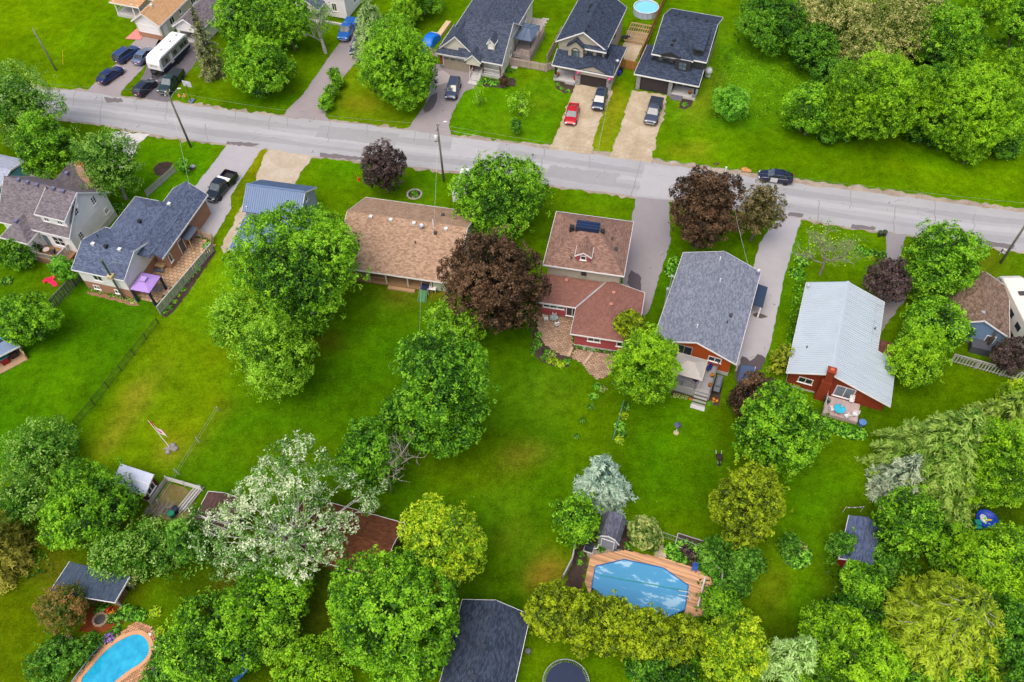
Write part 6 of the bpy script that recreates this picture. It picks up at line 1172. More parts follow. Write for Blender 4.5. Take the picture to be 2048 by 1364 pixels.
metal_fence('chain_link_fence', 'green chain-link fence between the red house garden and the next lawn', [(1246,812),(1226,880)], 1.1, plain(lin(110,160,140,.8)), .25); metal_fence('chain_link_fence', 'grey chain-link fence around the pool garden', [(1236,1046),(1290,1062),(1360,1086),(1414,1108)], 1.1, GALV, .25)
def post_line():
    P = [(438,822),(399,884),(359,948),(318,1010)]; root = thing('wire_fence', 'old wire fence with leaning grey posts on the open lawn', 'fence', (*G(*P[0])[:2], 0)); o = G(*P[0])
    for q in P: p = G(*q)-o; MB().path([tuple(p+[0,0,-.1]), tuple(p+[rng.normal(0,.12),rng.normal(0,.12),1.15])], [.08,.06], 6).build('post', GREYF, root)
    w_ = [G(*q)-o for q in P]; m = MB(); [m.path([tuple(p+[0,0,zz]) for p in w_], .008, 4) for zz in (.5,.95)]; m.build('wire', GALV, root)
post_line()
# ================================================================ utility poles and wires
def utility_pole(base, top_h, label, lean=(0,0), r=.16, arms=0, lamp=None, trafo=False, mat=None, name='utility_pole'):
    b = G(*base); root = thing(name, label, 'pole', (b[0], b[1], 0)); M = mat or wood(lin(128,124,112,.8), .25, .95, 2)
    t = np.array([lean[0], lean[1], top_h]); MB().path([(0,0,-.2), tuple(t*.5), tuple(t)], [r, r*.85, r*.66], 10).build('shaft', M, root, smooth=True)
    if arms: MB().box(tuple(t-[0,0,.5]), (1.5,.1,.12), rz=radians(75)).build('crossarm', M, root); [MB().lathe([(.05,0),(.07,.05),(.04,.12),(.06,.16),(.02,.2)], tuple(t+[x*.26,x*.97,-.44]), 8).build('insulator', WHITE2, root) for x in (-.62,.62)]
    if trafo: MB().lathe([(.05,0),(.26,.03),(.28,.4),(.28,.8),(.22,.95),(.05,1.0)], tuple(t+[-.34,-.2,-2.6]), 12).build('transformer', WHITE2, root, smooth=True)
    if lamp: MB().path([tuple(t-[0,0,1.5]), tuple(t+[lamp[0]*.5,lamp[1]*.5,-1.0]), tuple(t+[lamp[0],lamp[1],-1.0])], .03, 5).build('lamp_arm', GALV, root); MB().blob(tuple(t+[lamp[0]*1.12,lamp[1]*1.12,-1.03]), (.3,.14,.09)).build('lamp_head', WHITE2, root)
    return b+t
T1 = utility_pole((113,141), 7.4, 'leaning grey utility pole on the mown field', (-.5,.3), .15)
T2 = utility_pole((382,294.4), 9.8, 'utility pole with street lamp beside the drive of the brick-based house', (-.25,.1), .17, 1, (.9,1.6))
T3 = utility_pole((888,363), 9.8, 'utility pole with transformer beside the purple maple lawn', (-.1,.1), .17, 1, (.8,1.6), True)
T4 = utility_pole((2000.7,526.3), 9.8, 'utility pole at the right edge beside the sale sign', (.3,.3), .17, 1)
T5 = utility_pole((1968,702), 4.5, 'dark leaning post against the blue garage', (.25,.5), .16, mat=wood(lin(84,74,66,.8), .3, .95, 2)); utility_pole((784.3,985.2), 4.4, 'bare weathered post standing under the dead tree', (.05,.3), .11, mat=plain(lin(196,186,170,.85)))
def wire(a, b, sag, label, r=.014, mat=None, name='overhead_wire'):
    a = np.array(a, float); b = np.array(b, float); o = (a+b)/2; n = 14; pts = [tuple(a+(b-a)*t-np.array([0,0,sag*4*t*(1-t)])-o) for t in np.linspace(0,1,n+1)]
    q = MB().path(pts, r, 4, cap=False).build(name, mat or plain((.25,.25,.26)), loc=tuple(o)); return tag(q, label, 'wire', 'overhead wires along the road')
far = G(-60,150,7.4); rt = G(2300,500,9.6)
for k, (dz, dx) in enumerate(((0,0),(-2.6,0))):
    for i, (a, b) in enumerate(((far,T2),(T2,T3),(T3,T4),(T4,rt))): wire(a+[dx*.26,dx*.97,dz], b+[dx*.26,dx*.97,dz], .5 if i == 0 else .9, ['topmost road wire','lower thick road cable'][k]+[' left of the lamp pole',' between the lamp pole and the transformer pole',' right of the transformer pole',' beyond the right-edge pole'][i], .008 if k < 1 else .014)
def drop(a, b, sag, label): wire(a, b, sag, label, .011, plain((.55,.55,.55)))
drop(T3-[0,0,1], G(867,458,6.4), .4, 'service wire from the transformer pole to the brown bungalow roof'); drop(G(1230,130,3.6), G(1196,300,8.4), .5, 'service wire down to the arched-window house'); drop(T2-[0,0,1], G(380,377,4.6), .4, 'service wire to the brick-based house'); drop(G(1196,300,8.4), T3-[0,0,.6], .5, 'wire across the road above the gravel drive'); drop(G(1500,540,4), G(1470,420,8.8), .3, 'service wire to the orange bungalow')
tag(MB().path([(0,0,.0),(.5,1.0,2.0)],.035,6).build('guy_wire_guard', plain(lin(220,190,30,.9)), loc=tuple(G(126,129))), 'yellow guy-wire guard on the mown field', 'guard')
m = thing('clothesline', 'green clothesline post and line over the pool lawn', 'clothesline', (*G(322,1322)[:2],0)); MB().tube((0,0,0),(0,0,2.2),.05,.05,6).build('post', plain(lin(120,150,120,.8)), m); d = G(412,1212,2.4)-G(322,1322); MB().path([(0,0,2.2), tuple(d*.5+[0,0,1.0]), tuple(d)], .02, 5).build('line', plain(lin(130,170,140,.8)), m)
m = thing('clothesline', 'thin clothesline running down from the brown bungalow veranda', 'clothesline', (*G(846,584)[:2],0)); d = G(838,690,2.2)-G(846,584); MB().path([(0,0,2.2), tuple(d*.5+[0,0,1.0]), tuple(d)], .016, 5).build('line', GALV, m); MB().tube((0,0,0),(0,0,2.2),.025,.025,6).build('post', GALV, m); MB().tube(tuple([d[0],d[1],0]),tuple(d),.025,.025,6).build('post', GALV, m)
# ================================================================ pools and decks
def pavers(name, poly, size, mat, z=.03, gap=.012, az=0, jit=.006, parent=None, base=None):
    """laid blocks as real geometry over a bedding sheet"""
    W_ = [np.asarray(p, float)[:2] for p in poly]; c = np.mean(W_, axis=0); a = radians(az); ex = np.array([cos(a), sin(a)]); ey = np.array([-ex[1], ex[0]])
    Lp = [((p-c)@ex, (p-c)@ey) for p in W_]; xs = [p[0] for p in Lp]; ys = [p[1] for p in Lp]; m = MB(); r = 0; y = min(ys)
    pts = []
    while y < max(ys):
        x = min(xs)-(size[0]/2 if r % 2 else 0)
        while x < max(xs): pts.append((x+size[0]/2, y+size[1]/2)); x += size[0]
        y += size[1]; r += 1
    pts = np.array(pts); ok = inpoly(pts, Lp)
    for px_, py_ in pts[ok]: m.mm(px_-size[0]/2+gap, px_+size[0]/2-gap, py_-size[1]/2+gap, py_+size[1]/2-gap, -.03, rng.uniform(0, jit))
    o = m.build(name, mat, parent, loc=(c[0], c[1], z), rz=a); stuff(o)
    return o
PAVE = laid(lin(182,152,126,.8)); PAVER = laid(lin(202,150,112,.8)); SAND = gravel(lin(84,72,56,.8), lin(100,88,68,.8), lin(114,100,80,.8))
def zz(o, s, a, b): return (o[0]+a/s, o[1]+b/s)
def kpx(a, b): return zz((1020,400), 4.0125, a, b)
kp = [kpx(*q) for q in ((250,860),(510,890),(500,1080),(505,1170),(470,1255),(370,1230),(270,1150),(225,1050),(222,940))]
struct(sheet('patio_bedding', kp, .012, SAND)); pv = pavers('patio_pavers', [G(*q) for q in kp], (.40,.26), PAVE, .04, .022, -13)
kp2 = [kpx(*q) for q in ((515,1200),(830,1240),(830,1340),(780,1420),(690,1440),(640,1390),(600,1330),(490,1260))]
struct(sheet('patio_bedding', kp2, .012, SAND)); pavers('patio_pavers', [G(*q) for q in kp2], (.40,.26), PAVE, .04, .022, -13)
for a, b in (((500,1185),(470,1258)), ((660,1230),(590,1322))): A, B = G(*kpx(*a)), G(*kpx(*b)); L, an = seg_frame(A[:2], B[:2]); struct(MB().mm(0,L,-.16,.16,0,.17).build('stone_step', plain(lin(196,168,142,.8), .9), loc=(A[0],A[1],0), rz=an))
struct(sheet('planting_bed', [kpx(*q) for q in ((215,1000),(240,1100),(300,1180),(400,1235),(500,1270),(470,1340),(330,1330),(230,1280),(170,1200),(180,1050))], .02, MULCH, .05, .3)); struct(sheet('planting_bed', [kpx(*q) for q in ((505,1160),(815,1200),(830,1240),(640,1215),(510,1190))], .05, MULCH, .02, .3))
# inground pool with solar cover and cedar deck
def pool_deck():
    pp = lambda a, b: zz((1080,840), 3.41, a, b); W_ = [G(*pp(*q), .35)[:2] for q in ((380,1000),(575,955),(840,1012),(1008,1130),(985,1290),(860,1345),(560,1300),(355,1140))]
    c = np.mean(W_, axis=0); az = radians(-21); ex = np.array([cos(az), sin(az)]); ey = np.array([-ex[1], ex[0]]); L = [((p-c)@ex, (p-c)@ey) for p in W_]
    root = thing('swimming_pool', 'octagonal swimming pool under a blue solar cover', 'pool', (c[0], c[1], 0), az); t = NT('solar_cover'); v = t.coord(); n = t.noise(v, .55, 3); n2 = t.noise(v, 7, 3)
    t.bump(n2, .3, .02); n = t.noise(t.scalev(v, (.5,1.6,1)), .9, 5, .6); blue = t.ramp(n, [(.50, lin(84,162,208,.8)), (.58, lin(92,168,212,.82)), (.62, lin(166,208,232,.85))])
    MB().prism(L, .2, .36).build('solar_cover', t.done(blue, .25, 0, .5), root)
    m = MB(); n_ = len(L)
    for i in range(n_):
        a, b = np.array(L[i]), np.array(L[(i+1)%n_]); d = (b-a)/np.linalg.norm(b-a); o = np.array([d[1], -d[0]])*.09
        if (a+b)@o < 0: o = -o
        m.prism([tuple(a), tuple(b), tuple(b+o), tuple(a+o)], .2, .42)
    m.build('pool_rim', plain(lin(40,100,170,.85)), root)
    m = MB(); m.tube((L[7][0]+.4,L[0][1]-.7,.44),(L[3][0]-.2,L[3][1]-.6,.44),.06,.06,6); m.build('cover_reel', plain(lin(70,170,180,.85)), root)
    m = MB(); [m.path([(L[3][0]-.7,L[3][1]-.8+y,.45),(L[3][0]+.2,L[3][1]-.85+y,.95),(L[3][0]+.6,L[3][1]-.9+y,.5)],.03,5) for y in (0,-.45)]; m.build('pool_ladder', WHITE, root)
    dk = [G(*pp(*q), .4)[:2] for q in ((345,920),(580,885),(850,940),(1030,995),(1205,1095),(1195,1320),(985,1345),(1010,1130),(842,1010),(575,953),(380,998),(352,1140),(340,1200),(305,1100))]
    D_ = [((p-c)@ex, (p-c)@ey) for p in dk]
    r2 = thing('pool_deck', 'cedar plank deck around the covered pool', 'deck', (c[0], c[1], 0), az)
    y = min(p[1] for p in D_); bw = .15; k = 0
    while y < max(p[1] for p in D_):
        xs = []
        for i in range(len(D_)):
            a, b = D_[i], D_[(i+1)%len(D_)]; yy = y+bw/2
            if (a[1] > yy) != (b[1] > yy): xs.append(a[0]+(b[0]-a[0])*(yy-a[1])/(b[1]-a[1]))
        xs.sort()
        for x0, x1 in zip(xs[::2], xs[1::2]):
            if x1-x0 < .1: continue
            MB().mm(x0, x1, y+.012, y+bw-.012, .30, .34+rng.uniform(0,.004)).build('plank', wood(lin(212,164,124,.85), .38, .8, 0), r2)
        y += bw; k += 1
    MB().prism([(p[0]*.995, p[1]*.995) for p in D_], 0, .28).build('deck_frame', OLDWOOD, r2)
    A = G(*pp(1125,1075), .4); B = G(*pp(1075,1275), .4); MB().path([tuple((A-[c[0],c[1],0])@np.array([[ex[0],ey[0],0],[ex[1],ey[1],0],[0,0,1]])+[0,0,.12]), tuple((B-[c[0],c[1],0])@np.array([[ex[0],ey[0],0],[ex[1],ey[1],0],[0,0,1]])+[0,0,.12])], .09, 6).build('bench_rail', WHITE2, r2)
pool_deck()
def kidney():
    kk = lambda a, b: zz((80,1100), 3.393, a, b); O = [kk(*q) for q in ((205,900),(300,800),(430,640),(540,560),(650,490),(720,500),(800,560),(840,640),(830,740),(780,820),(690,880),(560,930),(400,990),(250,1010))]; I = [kk(*q) for q in ((270,890),(340,810),(440,690),(540,615),(640,570),(700,580),(745,640),(740,710),(690,770),(600,820),(530,880),(430,960),(320,960))]
    w = [G(*q)[:2] for q in O]; c = np.mean(w, axis=0); struct(sheet('patio_bedding', O, .012, SAND)); wi = [G(*q)[:2]-c for q in I]
    def smooth(P, n=3):
        P = [np.array(p) for p in P]
        for _ in range(n): P = [q for i in range(len(P)) for q in (P[i]*.75+P[(i+1)%len(P)]*.25, P[i]*.25+P[(i+1)%len(P)]*.75)]
        return P
    root = thing('swimming_pool', 'kidney-shaped turquoise swimming pool with brick coping', 'pool', (c[0], c[1], 0)); S = smooth(wi); cen = np.mean(S, axis=0)
    t = NT('pool_water'); n = t.noise(t.coord(), 1.2, 3); t.bump(t.noise(t.coord(), 2.5, 2), .12, .05); MB().prism([tuple(p) for p in S], .0, .05).build('water', t.done(t.ramp(n, [(.3, lin(18,150,196,.85)), (.7, lin(46,186,222,.85))]), .05, 0, .5), root)
    m = MB(); n_ = len(S)
    for i in range(n_):
        a, b = S[i], S[(i+1)%n_]; oa, ob = a+(a-cen)/np.linalg.norm(a-cen)*.42, b+(b-cen)/np.linalg.norm(b-cen)*.42; m.prism([tuple(a), tuple(b), tuple(ob), tuple(oa)], 0, .11)
    m.build('coping', plain(lin(214,160,118,.85), .85, .1), root)
    m = MB(); q = [G(*kk(*p), .1)-np.array([c[0],c[1],0]) for p in ((215,895),(330,740),(440,610),(510,545),(530,515))]; m.path([tuple(p+[0,0,.05]) for p in q], .045, 6); m.build('vacuum_hose', plain(lin(170,210,226,.85)), root)
    ring = [p+c for p in smooth([(x-cen)*1.0+cen for x in wi])]; pavers('patio_pavers', [np.array(p) for p in w], (.34,.20), PAVER, .035, .018, 30)
    for q in ((745,575),(790,655)): tag(MB().lathe([(.16,0),(.16,.03),(.02,.04)],n=12).build('skimmer_lid', WHITE, loc=(*G(*kk(*q))[:2],.04)), ['white skimmer lid at the tip of the kidney pool paving','white skimmer lid at the side of the kidney pool paving'][q[0] > 760], 'lid')
    pavers('patio_pavers', [G(*kk(*q)) for q in ((300,570),(420,640),(400,680),(270,620))], (.34,.20), PAVER, .03, .018, 30); struct(sheet('planting_bed', [kk(*q) for q in ((340,390),(480,380),(600,420),(560,500),(420,560),(260,560))], .012, gravel(lin(90,40,16,.8), lin(122,60,26,.8), lin(150,84,44,.8)), .1, .3))
kidney()
def round_pool():
    c = G(1291,26); r = 2.05; root = thing('round_pool', 'round above-ground pool with white frame behind the cedar fence', 'pool', (c[0],c[1],0)); MB().lathe([(r,0),(r,1.15),(r-.06,1.18),(r-.06,.9),(0.02,.9)],n=36).build('wall', plain(lin(196,204,222,.85)), root); MB().lathe([(r-.08,.91),(r-.08,1.0),(.02,1.01)],n=36).build('water', plain(lin(130,206,236,.9), .08, .05), root)
    [MB().tube((r*1.03*cos(a),r*1.03*sin(a),0),(r*1.03*cos(a),r*1.03*sin(a),1.2),.04,.04,6).build('upright', GALV, root) for a in np.linspace(0,2*pi,17)[:-1]]; MB().path([(r*1.02*cos(a),r*1.02*sin(a),1.2) for a in np.linspace(0,2*pi,37)],.05,6,cap=False).build('top_rail', WHITE, root)
round_pool()
def trampoline(u, v, r, label, pad, bed, h=.8):
    c = G(u, v, h); root = thing('trampoline', label, 'trampoline', (c[0],c[1],0)); MB().lathe([(.02,-.02),(r*.86,-.02),(r*.86,0),(.02,.0)],(0,0,h),32).build('jumping_mat', bed, root); ring = [(r*cos(a),r*sin(a),h) for a in np.linspace(0,2*pi,41)]
    MB().path(ring,.035,6,cap=False).build('frame', GALV, root); m = MB(); [m.tube((r*.86*cos(a),r*.86*sin(a),h),(r*.98*cos(a),r*.98*sin(a),h),.012,.012,4) for a in np.linspace(0,2*pi,73)[:-1]]; stuff(m.build('springs', GALV, root))
    if pad: m = MB(); n=40; rows=[[(q*cos(a),q*sin(a),h+.03) for a in np.linspace(0,2*pi,n+1)] for q in (r*.84,r*1.02)]; m.grid(rows); m.build('pad', pad, root)
    for k in range(4): a = k*pi/2+.4; MB().path([(r*.98*cos(a-.25),r*.98*sin(a-.25),h),(r*.98*cos(a-.25),r*.98*sin(a-.25),.03),(r*.98*cos(a+.25),r*.98*sin(a+.25),.03),(r*.98*cos(a+.25),r*.98*sin(a+.25),h)],.03,5).build('leg', GALV, root)
trampoline(1132,1366,2.1,'round trampoline with navy mat at the bottom edge',None,plain(lin(28,44,74,.85),.6,.1)); trampoline(-6,700,1.9,'trampoline with teal pad at the left edge',plain(lin(30,140,140,.85)),plain((.02,.02,.025)))
# ---- decks
def deck(name, label, o, az, x0, x1, y0, y1, z, mat, bw=.16, across=True, steps=None, rail=(), railmat=None, skirt=True):
    root = thing(name, label, 'deck', (o[0], o[1], 0), radians(az)); a, b = (y0, y1) if across else (x0, x1); n = int((b-a)/bw); q = (b-a)/n
    me = MB().mm(x0, x1, .006, q-.006, z-.04, z).mesh('plank') if across else MB().mm(.006, q-.006, y0, y1, z-.04, z).mesh('plank')
    for i in range(n): mobj('plank', me, mat, root, (0, y0+q*i, 0) if across else (x0+q*i, 0, 0))
    m = MB(); m.mm(x0+.04,x1-.04,y0+.04,y1-.04,z-.25,z-.05); [m.mm(x-.06,x+.06,y-.06,y+.06,0,z-.25) for x in (x0+.1,x1-.1) for y in (y0+.1,y1-.1)]; m.build('deck_frame', OLDWOOD, root)
    if skirt: m = MB(); m.mm(x0,x1,y0-.02,y0+.0,.03,z-.02); m.mm(x1,x1+.02,y0,y1,.03,z-.02); m.build('skirt', mat, root)
    for (p, r) in rail:
        m = MB(); p = np.array(p); r = np.array(r); L = np.linalg.norm(r-p); n = int(L/.13); m.path([(*p,z+.95),(*r,z+.95)],.04,4); m.path([(*p,z+.15),(*r,z+.15)],.03,4)
        for i in range(n+1): t = p+(r-p)*i/n; m.mm(t[0]-.015,t[0]+.015,t[1]-.015,t[1]+.015,z+.15,z+.95)
        for t in (p, (p+r)/2, r): m.mm(t[0]-.05,t[0]+.05,t[1]-.05,t[1]+.05,z,z+1.05)
        m.build('railing', railmat or mat, root)
    if steps:
        sx0, sx1, sy, n = steps
        for i in range(n): MB().mm(sx0, sx1, sy-.28*(i+1), sy-.28*i-.01, 0 if i == n-1 else z-(z/n)*(i+1)-.05, z-(z/n)*(i+1)+.001).build('step', mat, root)
        MB().mm(sx0-.05, sx1+.05, sy-.28*n-.55, sy-.28*n-.02, 0, .06).build('landing_slab', CONC, root)
    return root
GREYD = wood(lin(168,166,166,.8), .12, .7, 0); DO = G(1305.2,682.2,3.2)
dd = deck('deck', 'grey composite deck behind the orange bungalow', DO, -21.9, 3.0, 7.75, -3.5, .5, 1.2, GREYD, steps=(6.1,7.6,-3.5,4), rail=(((3.0,-3.45),(6.0,-3.45)),((7.7,-3.4),(7.7,.4))), railmat=plain(lin(120,122,126,.8)))
WO = G(1573,745,3.0); deck('deck', 'pinkish composite deck behind the white metal-roofed house', WO, -21.9, 4.9, 8.6, -2.1, .3, .6, wood(lin(196,172,170,.85), .1, .7, 1), .15, False, rail=(((4.92,-2.0),(4.92,.2)),), railmat=plain(lin(220,200,196,.85)), steps=None)
CO = G(874.5,105.6,2.9); deck('deck', 'tall grey deck under the steel-blue gazebo', CO, -20, 10.5, 13.4, 5.6, 13.4, 1.3, wood(lin(170,158,150,.8), .15, .8, 0), rail=(((11.9,5.65),(13.35,5.65)),((13.35,5.65),(13.35,13.3))), railmat=PINKF, steps=(10.9,11.8,5.6,5))
FO = G(138.6,476.9,4.0); deck('deck', 'brown plank deck behind the white farmhouse', FO, -18.6, -5.3, -.7, -1.9, .3, 1.0, wood(lin(150,116,84,.8), .3, .85, 0), rail=(((-5.2,-1.85),(-.8,-1.85)),), railmat=GREYF)
bo = G(22,342,3.2); deck('deck', 'white-railed deck beside the blue house at the left edge', bo, -18, .2, 4.2, -.6, 2.2, .8, wood(lin(180,172,160,.8), .15), rail=(((.3,2.15),(4.1,2.15)),((4.1,-.5),(4.1,2.1))), railmat=WHITE)
def canopy(name, label, o, az, x0, x1, y0, y1, ze, zr, mat, frame, ridge=None, curtains=None, ribs=True, z0=0, cat='gazebo', trimmat=None):
    root = thing(name, label, cat, (o[0], o[1], 0), radians(az)); cx, cy = (x0+x1)/2, (y0+y1)/2; r = ridge or .25; R0, R1 = (cx-r, cy, zr), (cx+r, cy, zr); P = [(x0,y0,ze),(x1,y0,ze),(x1,y1,ze),(x0,y1,ze)]
    m = MB(); [m.slab(p, .04) for p in ([P[0],P[1],R1,R0],[P[1],P[2],R1],[P[2],P[3],R0,R1],[P[3],P[0],R0])]; m.build('canopy', mat, root)
    m = MB(); [m.path([P[i], P[(i+1)%4]], .04, 5) for i in range(4)]
    if ribs: [m.path([tuple(np.array(p)+[0,0,.02]), tuple(np.array(q)+[0,0,.02])], .035, 5) for p, q in ((P[0],R0),(P[1],R1),(P[2],R1),(P[3],R0),(R0,R1),((cx,y0,ze),(cx,cy,zr)),((cx,y1,ze),(cx,cy,zr)))]
    m.build('roof_frame', trimmat or frame, root)
    for x in (x0+.15, x1-.15):
        for y in (y0+.15, y1-.15): MB().mm(x-.05,x+.05,y-.05,y+.05,z0,ze).build('post', frame, root)
    if curtains:
        for x in (x0+.15, x1-.15):
            for y in (y0+.15, y1-.15): MB().path([(x,y,z0+.05),(x+rng.normal(0,.03),y,1.2+z0),(x,y,ze-.05)],[.22,.14,.2],7).build('curtain', curtains, root)
    return root
canopy('gazebo', 'steel-blue hard-top gazebo on the tall deck', CO, -20, 10.55, 13.45, 6.2, 10.8, 3.6, 4.3, metal(lin(96,112,134,.8),.4,0), BTRIM, .5, z0=1.3, trimmat=plain(lin(74,88,108,.8)))
canopy('gazebo', 'beige soft-top gazebo frame on the orange bungalow deck', DO, -21.9, 3.1, 6.5, -3.55, -.65, 3.3, 4.2, plain(lin(184,178,170,.85),.8,.06), plain(lin(206,192,180,.85)), .35, z0=1.2)
po = G(260,576,2.4); pv_ = canopy('gazebo', 'purple canopy gazebo with dark netting on the stone patio', po, -16, 0, 2.75, -.2, 2.75, 2.35, 3.0, plain(lin(170,136,204,.9),.8,.06), BLACK, .05, curtains=plain(lin(40,44,74,.8)), ribs=False); MB().mm(1.0,1.75,.9,1.65,2.86,3.12).build('vent_cap', plain(lin(178,146,210,.9),.8,.05), pv_)
# ================================================================ furniture and yard things
def chair(u, v, z, rz, mat, label, group=None, name='garden_chair', s=1.0):
    p = G(u, v, z); root = thing(name, label, 'chair', (p[0], p[1], z), rz, group); m = MB(); m.mm(-.25*s,.25*s,-.25*s,.25*s,.38*s,.43*s); m.build('seat', mat, root, bevel=.02); m = MB(); m.box((0,.27*s,.72*s),(.5*s,.05,.62*s),rx=radians(-14)); m.build('backrest', mat, root, bevel=.02)
    for x in (-.22,.22):
        for y in (-.22,.22): MB().tube((x*s,y*s,0),(x*s*.9,y*s*.9,.4*s),.025*s,.025*s,5).build('leg', mat, root)
        MB().mm((x-.04)*s,(x+.04)*s,-.24*s,.26*s,.60*s,.64*s).build('armrest', mat, root); MB().tube((x*s,-.2*s,.4*s),(x*s,-.2*s,.6*s),.02,.02,5).build('arm_support', mat, root)
    return root
def table(u, v, z, r, mat, label, h=.72, legmat=None, name='garden_table'):
    p = G(u, v, z); root = thing(name, label, 'table', (p[0], p[1], z)); MB().lathe([(.02,h-.03),(r,h-.03),(r,h),(.02,h+.002)],n=20).build('tabletop', mat, root); [MB().tube((r*.6*cos(a),r*.6*sin(a),0),(r*.5*cos(a),r*.5*sin(a),h-.03),.025,.025,5).build('leg', legmat or mat, root) for a in (.8,2.4,3.9,5.5)]; return root
PLW = plain((.72,.72,.70), .4, .05); D6 = radians
chair(1109,631,.05,D6(-13),PLW,'white garden chair above the glass table on the paver patio'); chair(1092,641,.05,D6(95),PLW,'white garden chair left of the glass table on the paver patio'); chair(1114,652,.05,D6(200),PLW,'white garden chair below the glass table on the paver patio'); table(1108,642,.05,.5,glassy((.25,.32,.32),.08),'round glass garden table on the paver patio',legmat=PLW)
chair(1653,806,.6,D6(40),plain(lin(20,80,70,.85)),'dark green garden chair on the pinkish deck'); chair(1701,804,.6,D6(-20),PLW,'white reclining chair against the brick wall on the pinkish deck'); chair(1708,832,.6,D6(-110),PLW,'white chair at the far corner of the pinkish deck'); chair(1661,822,.6,D6(100),PLW,'white chair left of the turquoise table'); chair(1692,836,.6,D6(-160),PLW,'white chair right of the turquoise table'); table(1676,824,.6,.62,plain(lin(50,180,210,.9)),'garden table with turquoise cover on the pinkish deck',legmat=PLW)
p = G(1684,812,1.6); q = thing('garden_umbrella','folded white umbrella leaning over the turquoise table','umbrella',(p[0],p[1],.6),D6(20)); MB().tube((0,0,0),(0,.0,2.1),.025,.025,6).build('pole',PLW,q); MB().path([(0,0,.9),(0,0,1.5),(0,0,2.1)],[.13,.10,.03],8).build('folded_canopy',plain(lin(222,206,204,.9)),q)
chair(1416,741,1.2,D6(-60),plain(lin(40,50,120,.85)),'navy deck chair against the orange wall'); chair(1391,764,1.2,D6(120),plain(lin(40,50,120,.85)),'navy deck chair at the deck railing')
def pot(u, v, z, potc, plantc, label, r=.2, group=None, hang=False):
    p = G(u, v, z); root = thing('flower_pot', label, 'flower pot', (p[0],p[1],z), 0, group); MB().lathe([(r*.7,0),(r,r*1.4),(r*.9,r*1.4),(r*.8,r*1.2),(.02,r*1.2)],n=12).build('pot', plain(potc), root); n = 70; d = sph(n); d[:,2] = np.abs(d[:,2]); leaves('flowers', d*r*1.15+[0,0,r*1.3], d, np.full(n,r*.6), rng.random(n), leafmat(plantc), root)
FL = dict(pink=L3((90,60,40),(200,50,140),(230,90,170),(240,140,200)), orange=L3((70,90,20),(220,110,20),(240,150,30),(250,180,60)), red=L3((40,80,20),(190,30,40),(220,50,50),(240,90,80)), green=SP['lush']['c'], purple=L3((60,80,60),(120,90,180),(150,120,200),(180,160,220)))
pot(1156,150,1.8,(.2,.2,.2),FL['pink'],'pink hanging flowers beside the porch of the arched-window house',.3); pot(1219,163,1.8,(.2,.2,.2),FL['pink'],'pink hanging flowers at the right pier of the dark garage door',.3); pot(1150,159,.3,(.4,.03,.03),FL['red'],'red flower pot on the porch beside the dark garage door',.25); pot(1116,152,.3,(.05,.05,.05),FL['orange'],'orange flowers in a black planter at the porch corner',.28); pot(1379,188,.45,(.05,.05,.05),FL['orange'],'tall planter on the porch of the charcoal house',.25)
pot(1424,753,1.2,(.03,.03,.03),FL['orange'],'orange flower pot near the gazebo on the grey deck',.22); pot(1420,772,1.2,(.03,.03,.03),FL['orange'],'orange flower pot beside the deck stairs',.22)
for u, v, l in ((412,497,'galvanised tub planter nearest the timber gate'),(419,492,'galvanised tub planter at the end of the mulch bed')): pot(u,v,.05,(.4,.42,.44),FL['green'],l,.34)
def bin_(u, v, c, label, h=1.0, r=.3, z=0, lid=None, name='wheelie_bin'):
    p = G(u, v, z); root = thing(name, label, 'bin', (p[0],p[1],z)); MB().lathe([(r*.75,0),(r,h*.9),(r*.95,h*.9)],n=14).build('body', plain(c), root); MB().lathe([(r*1.05,h*.9),(r*1.05,h*.94),(r*.6,h),(.02,h*1.01)],n=14).build('lid', plain(lid or c), root)
bin_(1758,472,lin(60,74,50,.8),'left one of two green bins at the road lawn corner',.8,.32); bin_(1767,471,lin(60,74,50,.8),'right one of two green bins at the road lawn corner',.8,.32); bin_(1238,151,lin(30,70,190,.85),'blue bin beside the dark-roofed garage wall',.8,.3); bin_(1242,145,lin(40,44,54,.8),'black bin behind the blue bin',.9,.3); bin_(347,1033,lin(10,130,100,.85),'green barrel in the coop pen',.9,.34,name='barrel'); bin_(354,1024,lin(24,40,60,.85),'dark barrel in the coop pen',.9,.34,name='barrel'); bin_(1056,1306,lin(120,120,124,.8),'grey bucket beside the navy-roofed garage',.7,.26,name='barrel'); bin_(1722,850,lin(90,130,190,.85),'blue storage box at the end of the pinkish deck',.7,.4,name='storage_box'); bin_(901,173,lin(40,60,190,.85),'small blue tub beside the porch steps',.35,.2,name='tub') if 0 else None
def bbq(u, v, z, rz, label, c=(.03,.03,.035), s=1.0):
    p = G(u, v, z); root = thing('barbecue', label, 'barbecue', (p[0],p[1],z), rz); MB().mm(-.35*s,.35*s,-.25*s,.25*s,.12,.75*s).build('cabinet', plain(c), root, bevel=.03); rows = [[(x*s,.27*s*cos(a),.78*s+.27*s*sin(a)) for a in np.linspace(0,pi,8)] for x in (-.38,.38)]; m = MB(); m.grid(rows); m.f.append(tuple(range(8))); m.f.append(tuple(range(15,7,-1))); m.build('lid', plain(c), root); [MB().mm(x-.2*s,x+.2*s,-.22*s,.22*s,.74*s,.79*s).build('side_shelf', plain(c), root) for x in (-.58*s,.58*s)]; [MB().tube((x*s,y*s,0),(x*s,y*s,.2),.04,.04,6).build('leg', BLACK, root) for x in (-.3,.3) for y in (-.2,.2)]
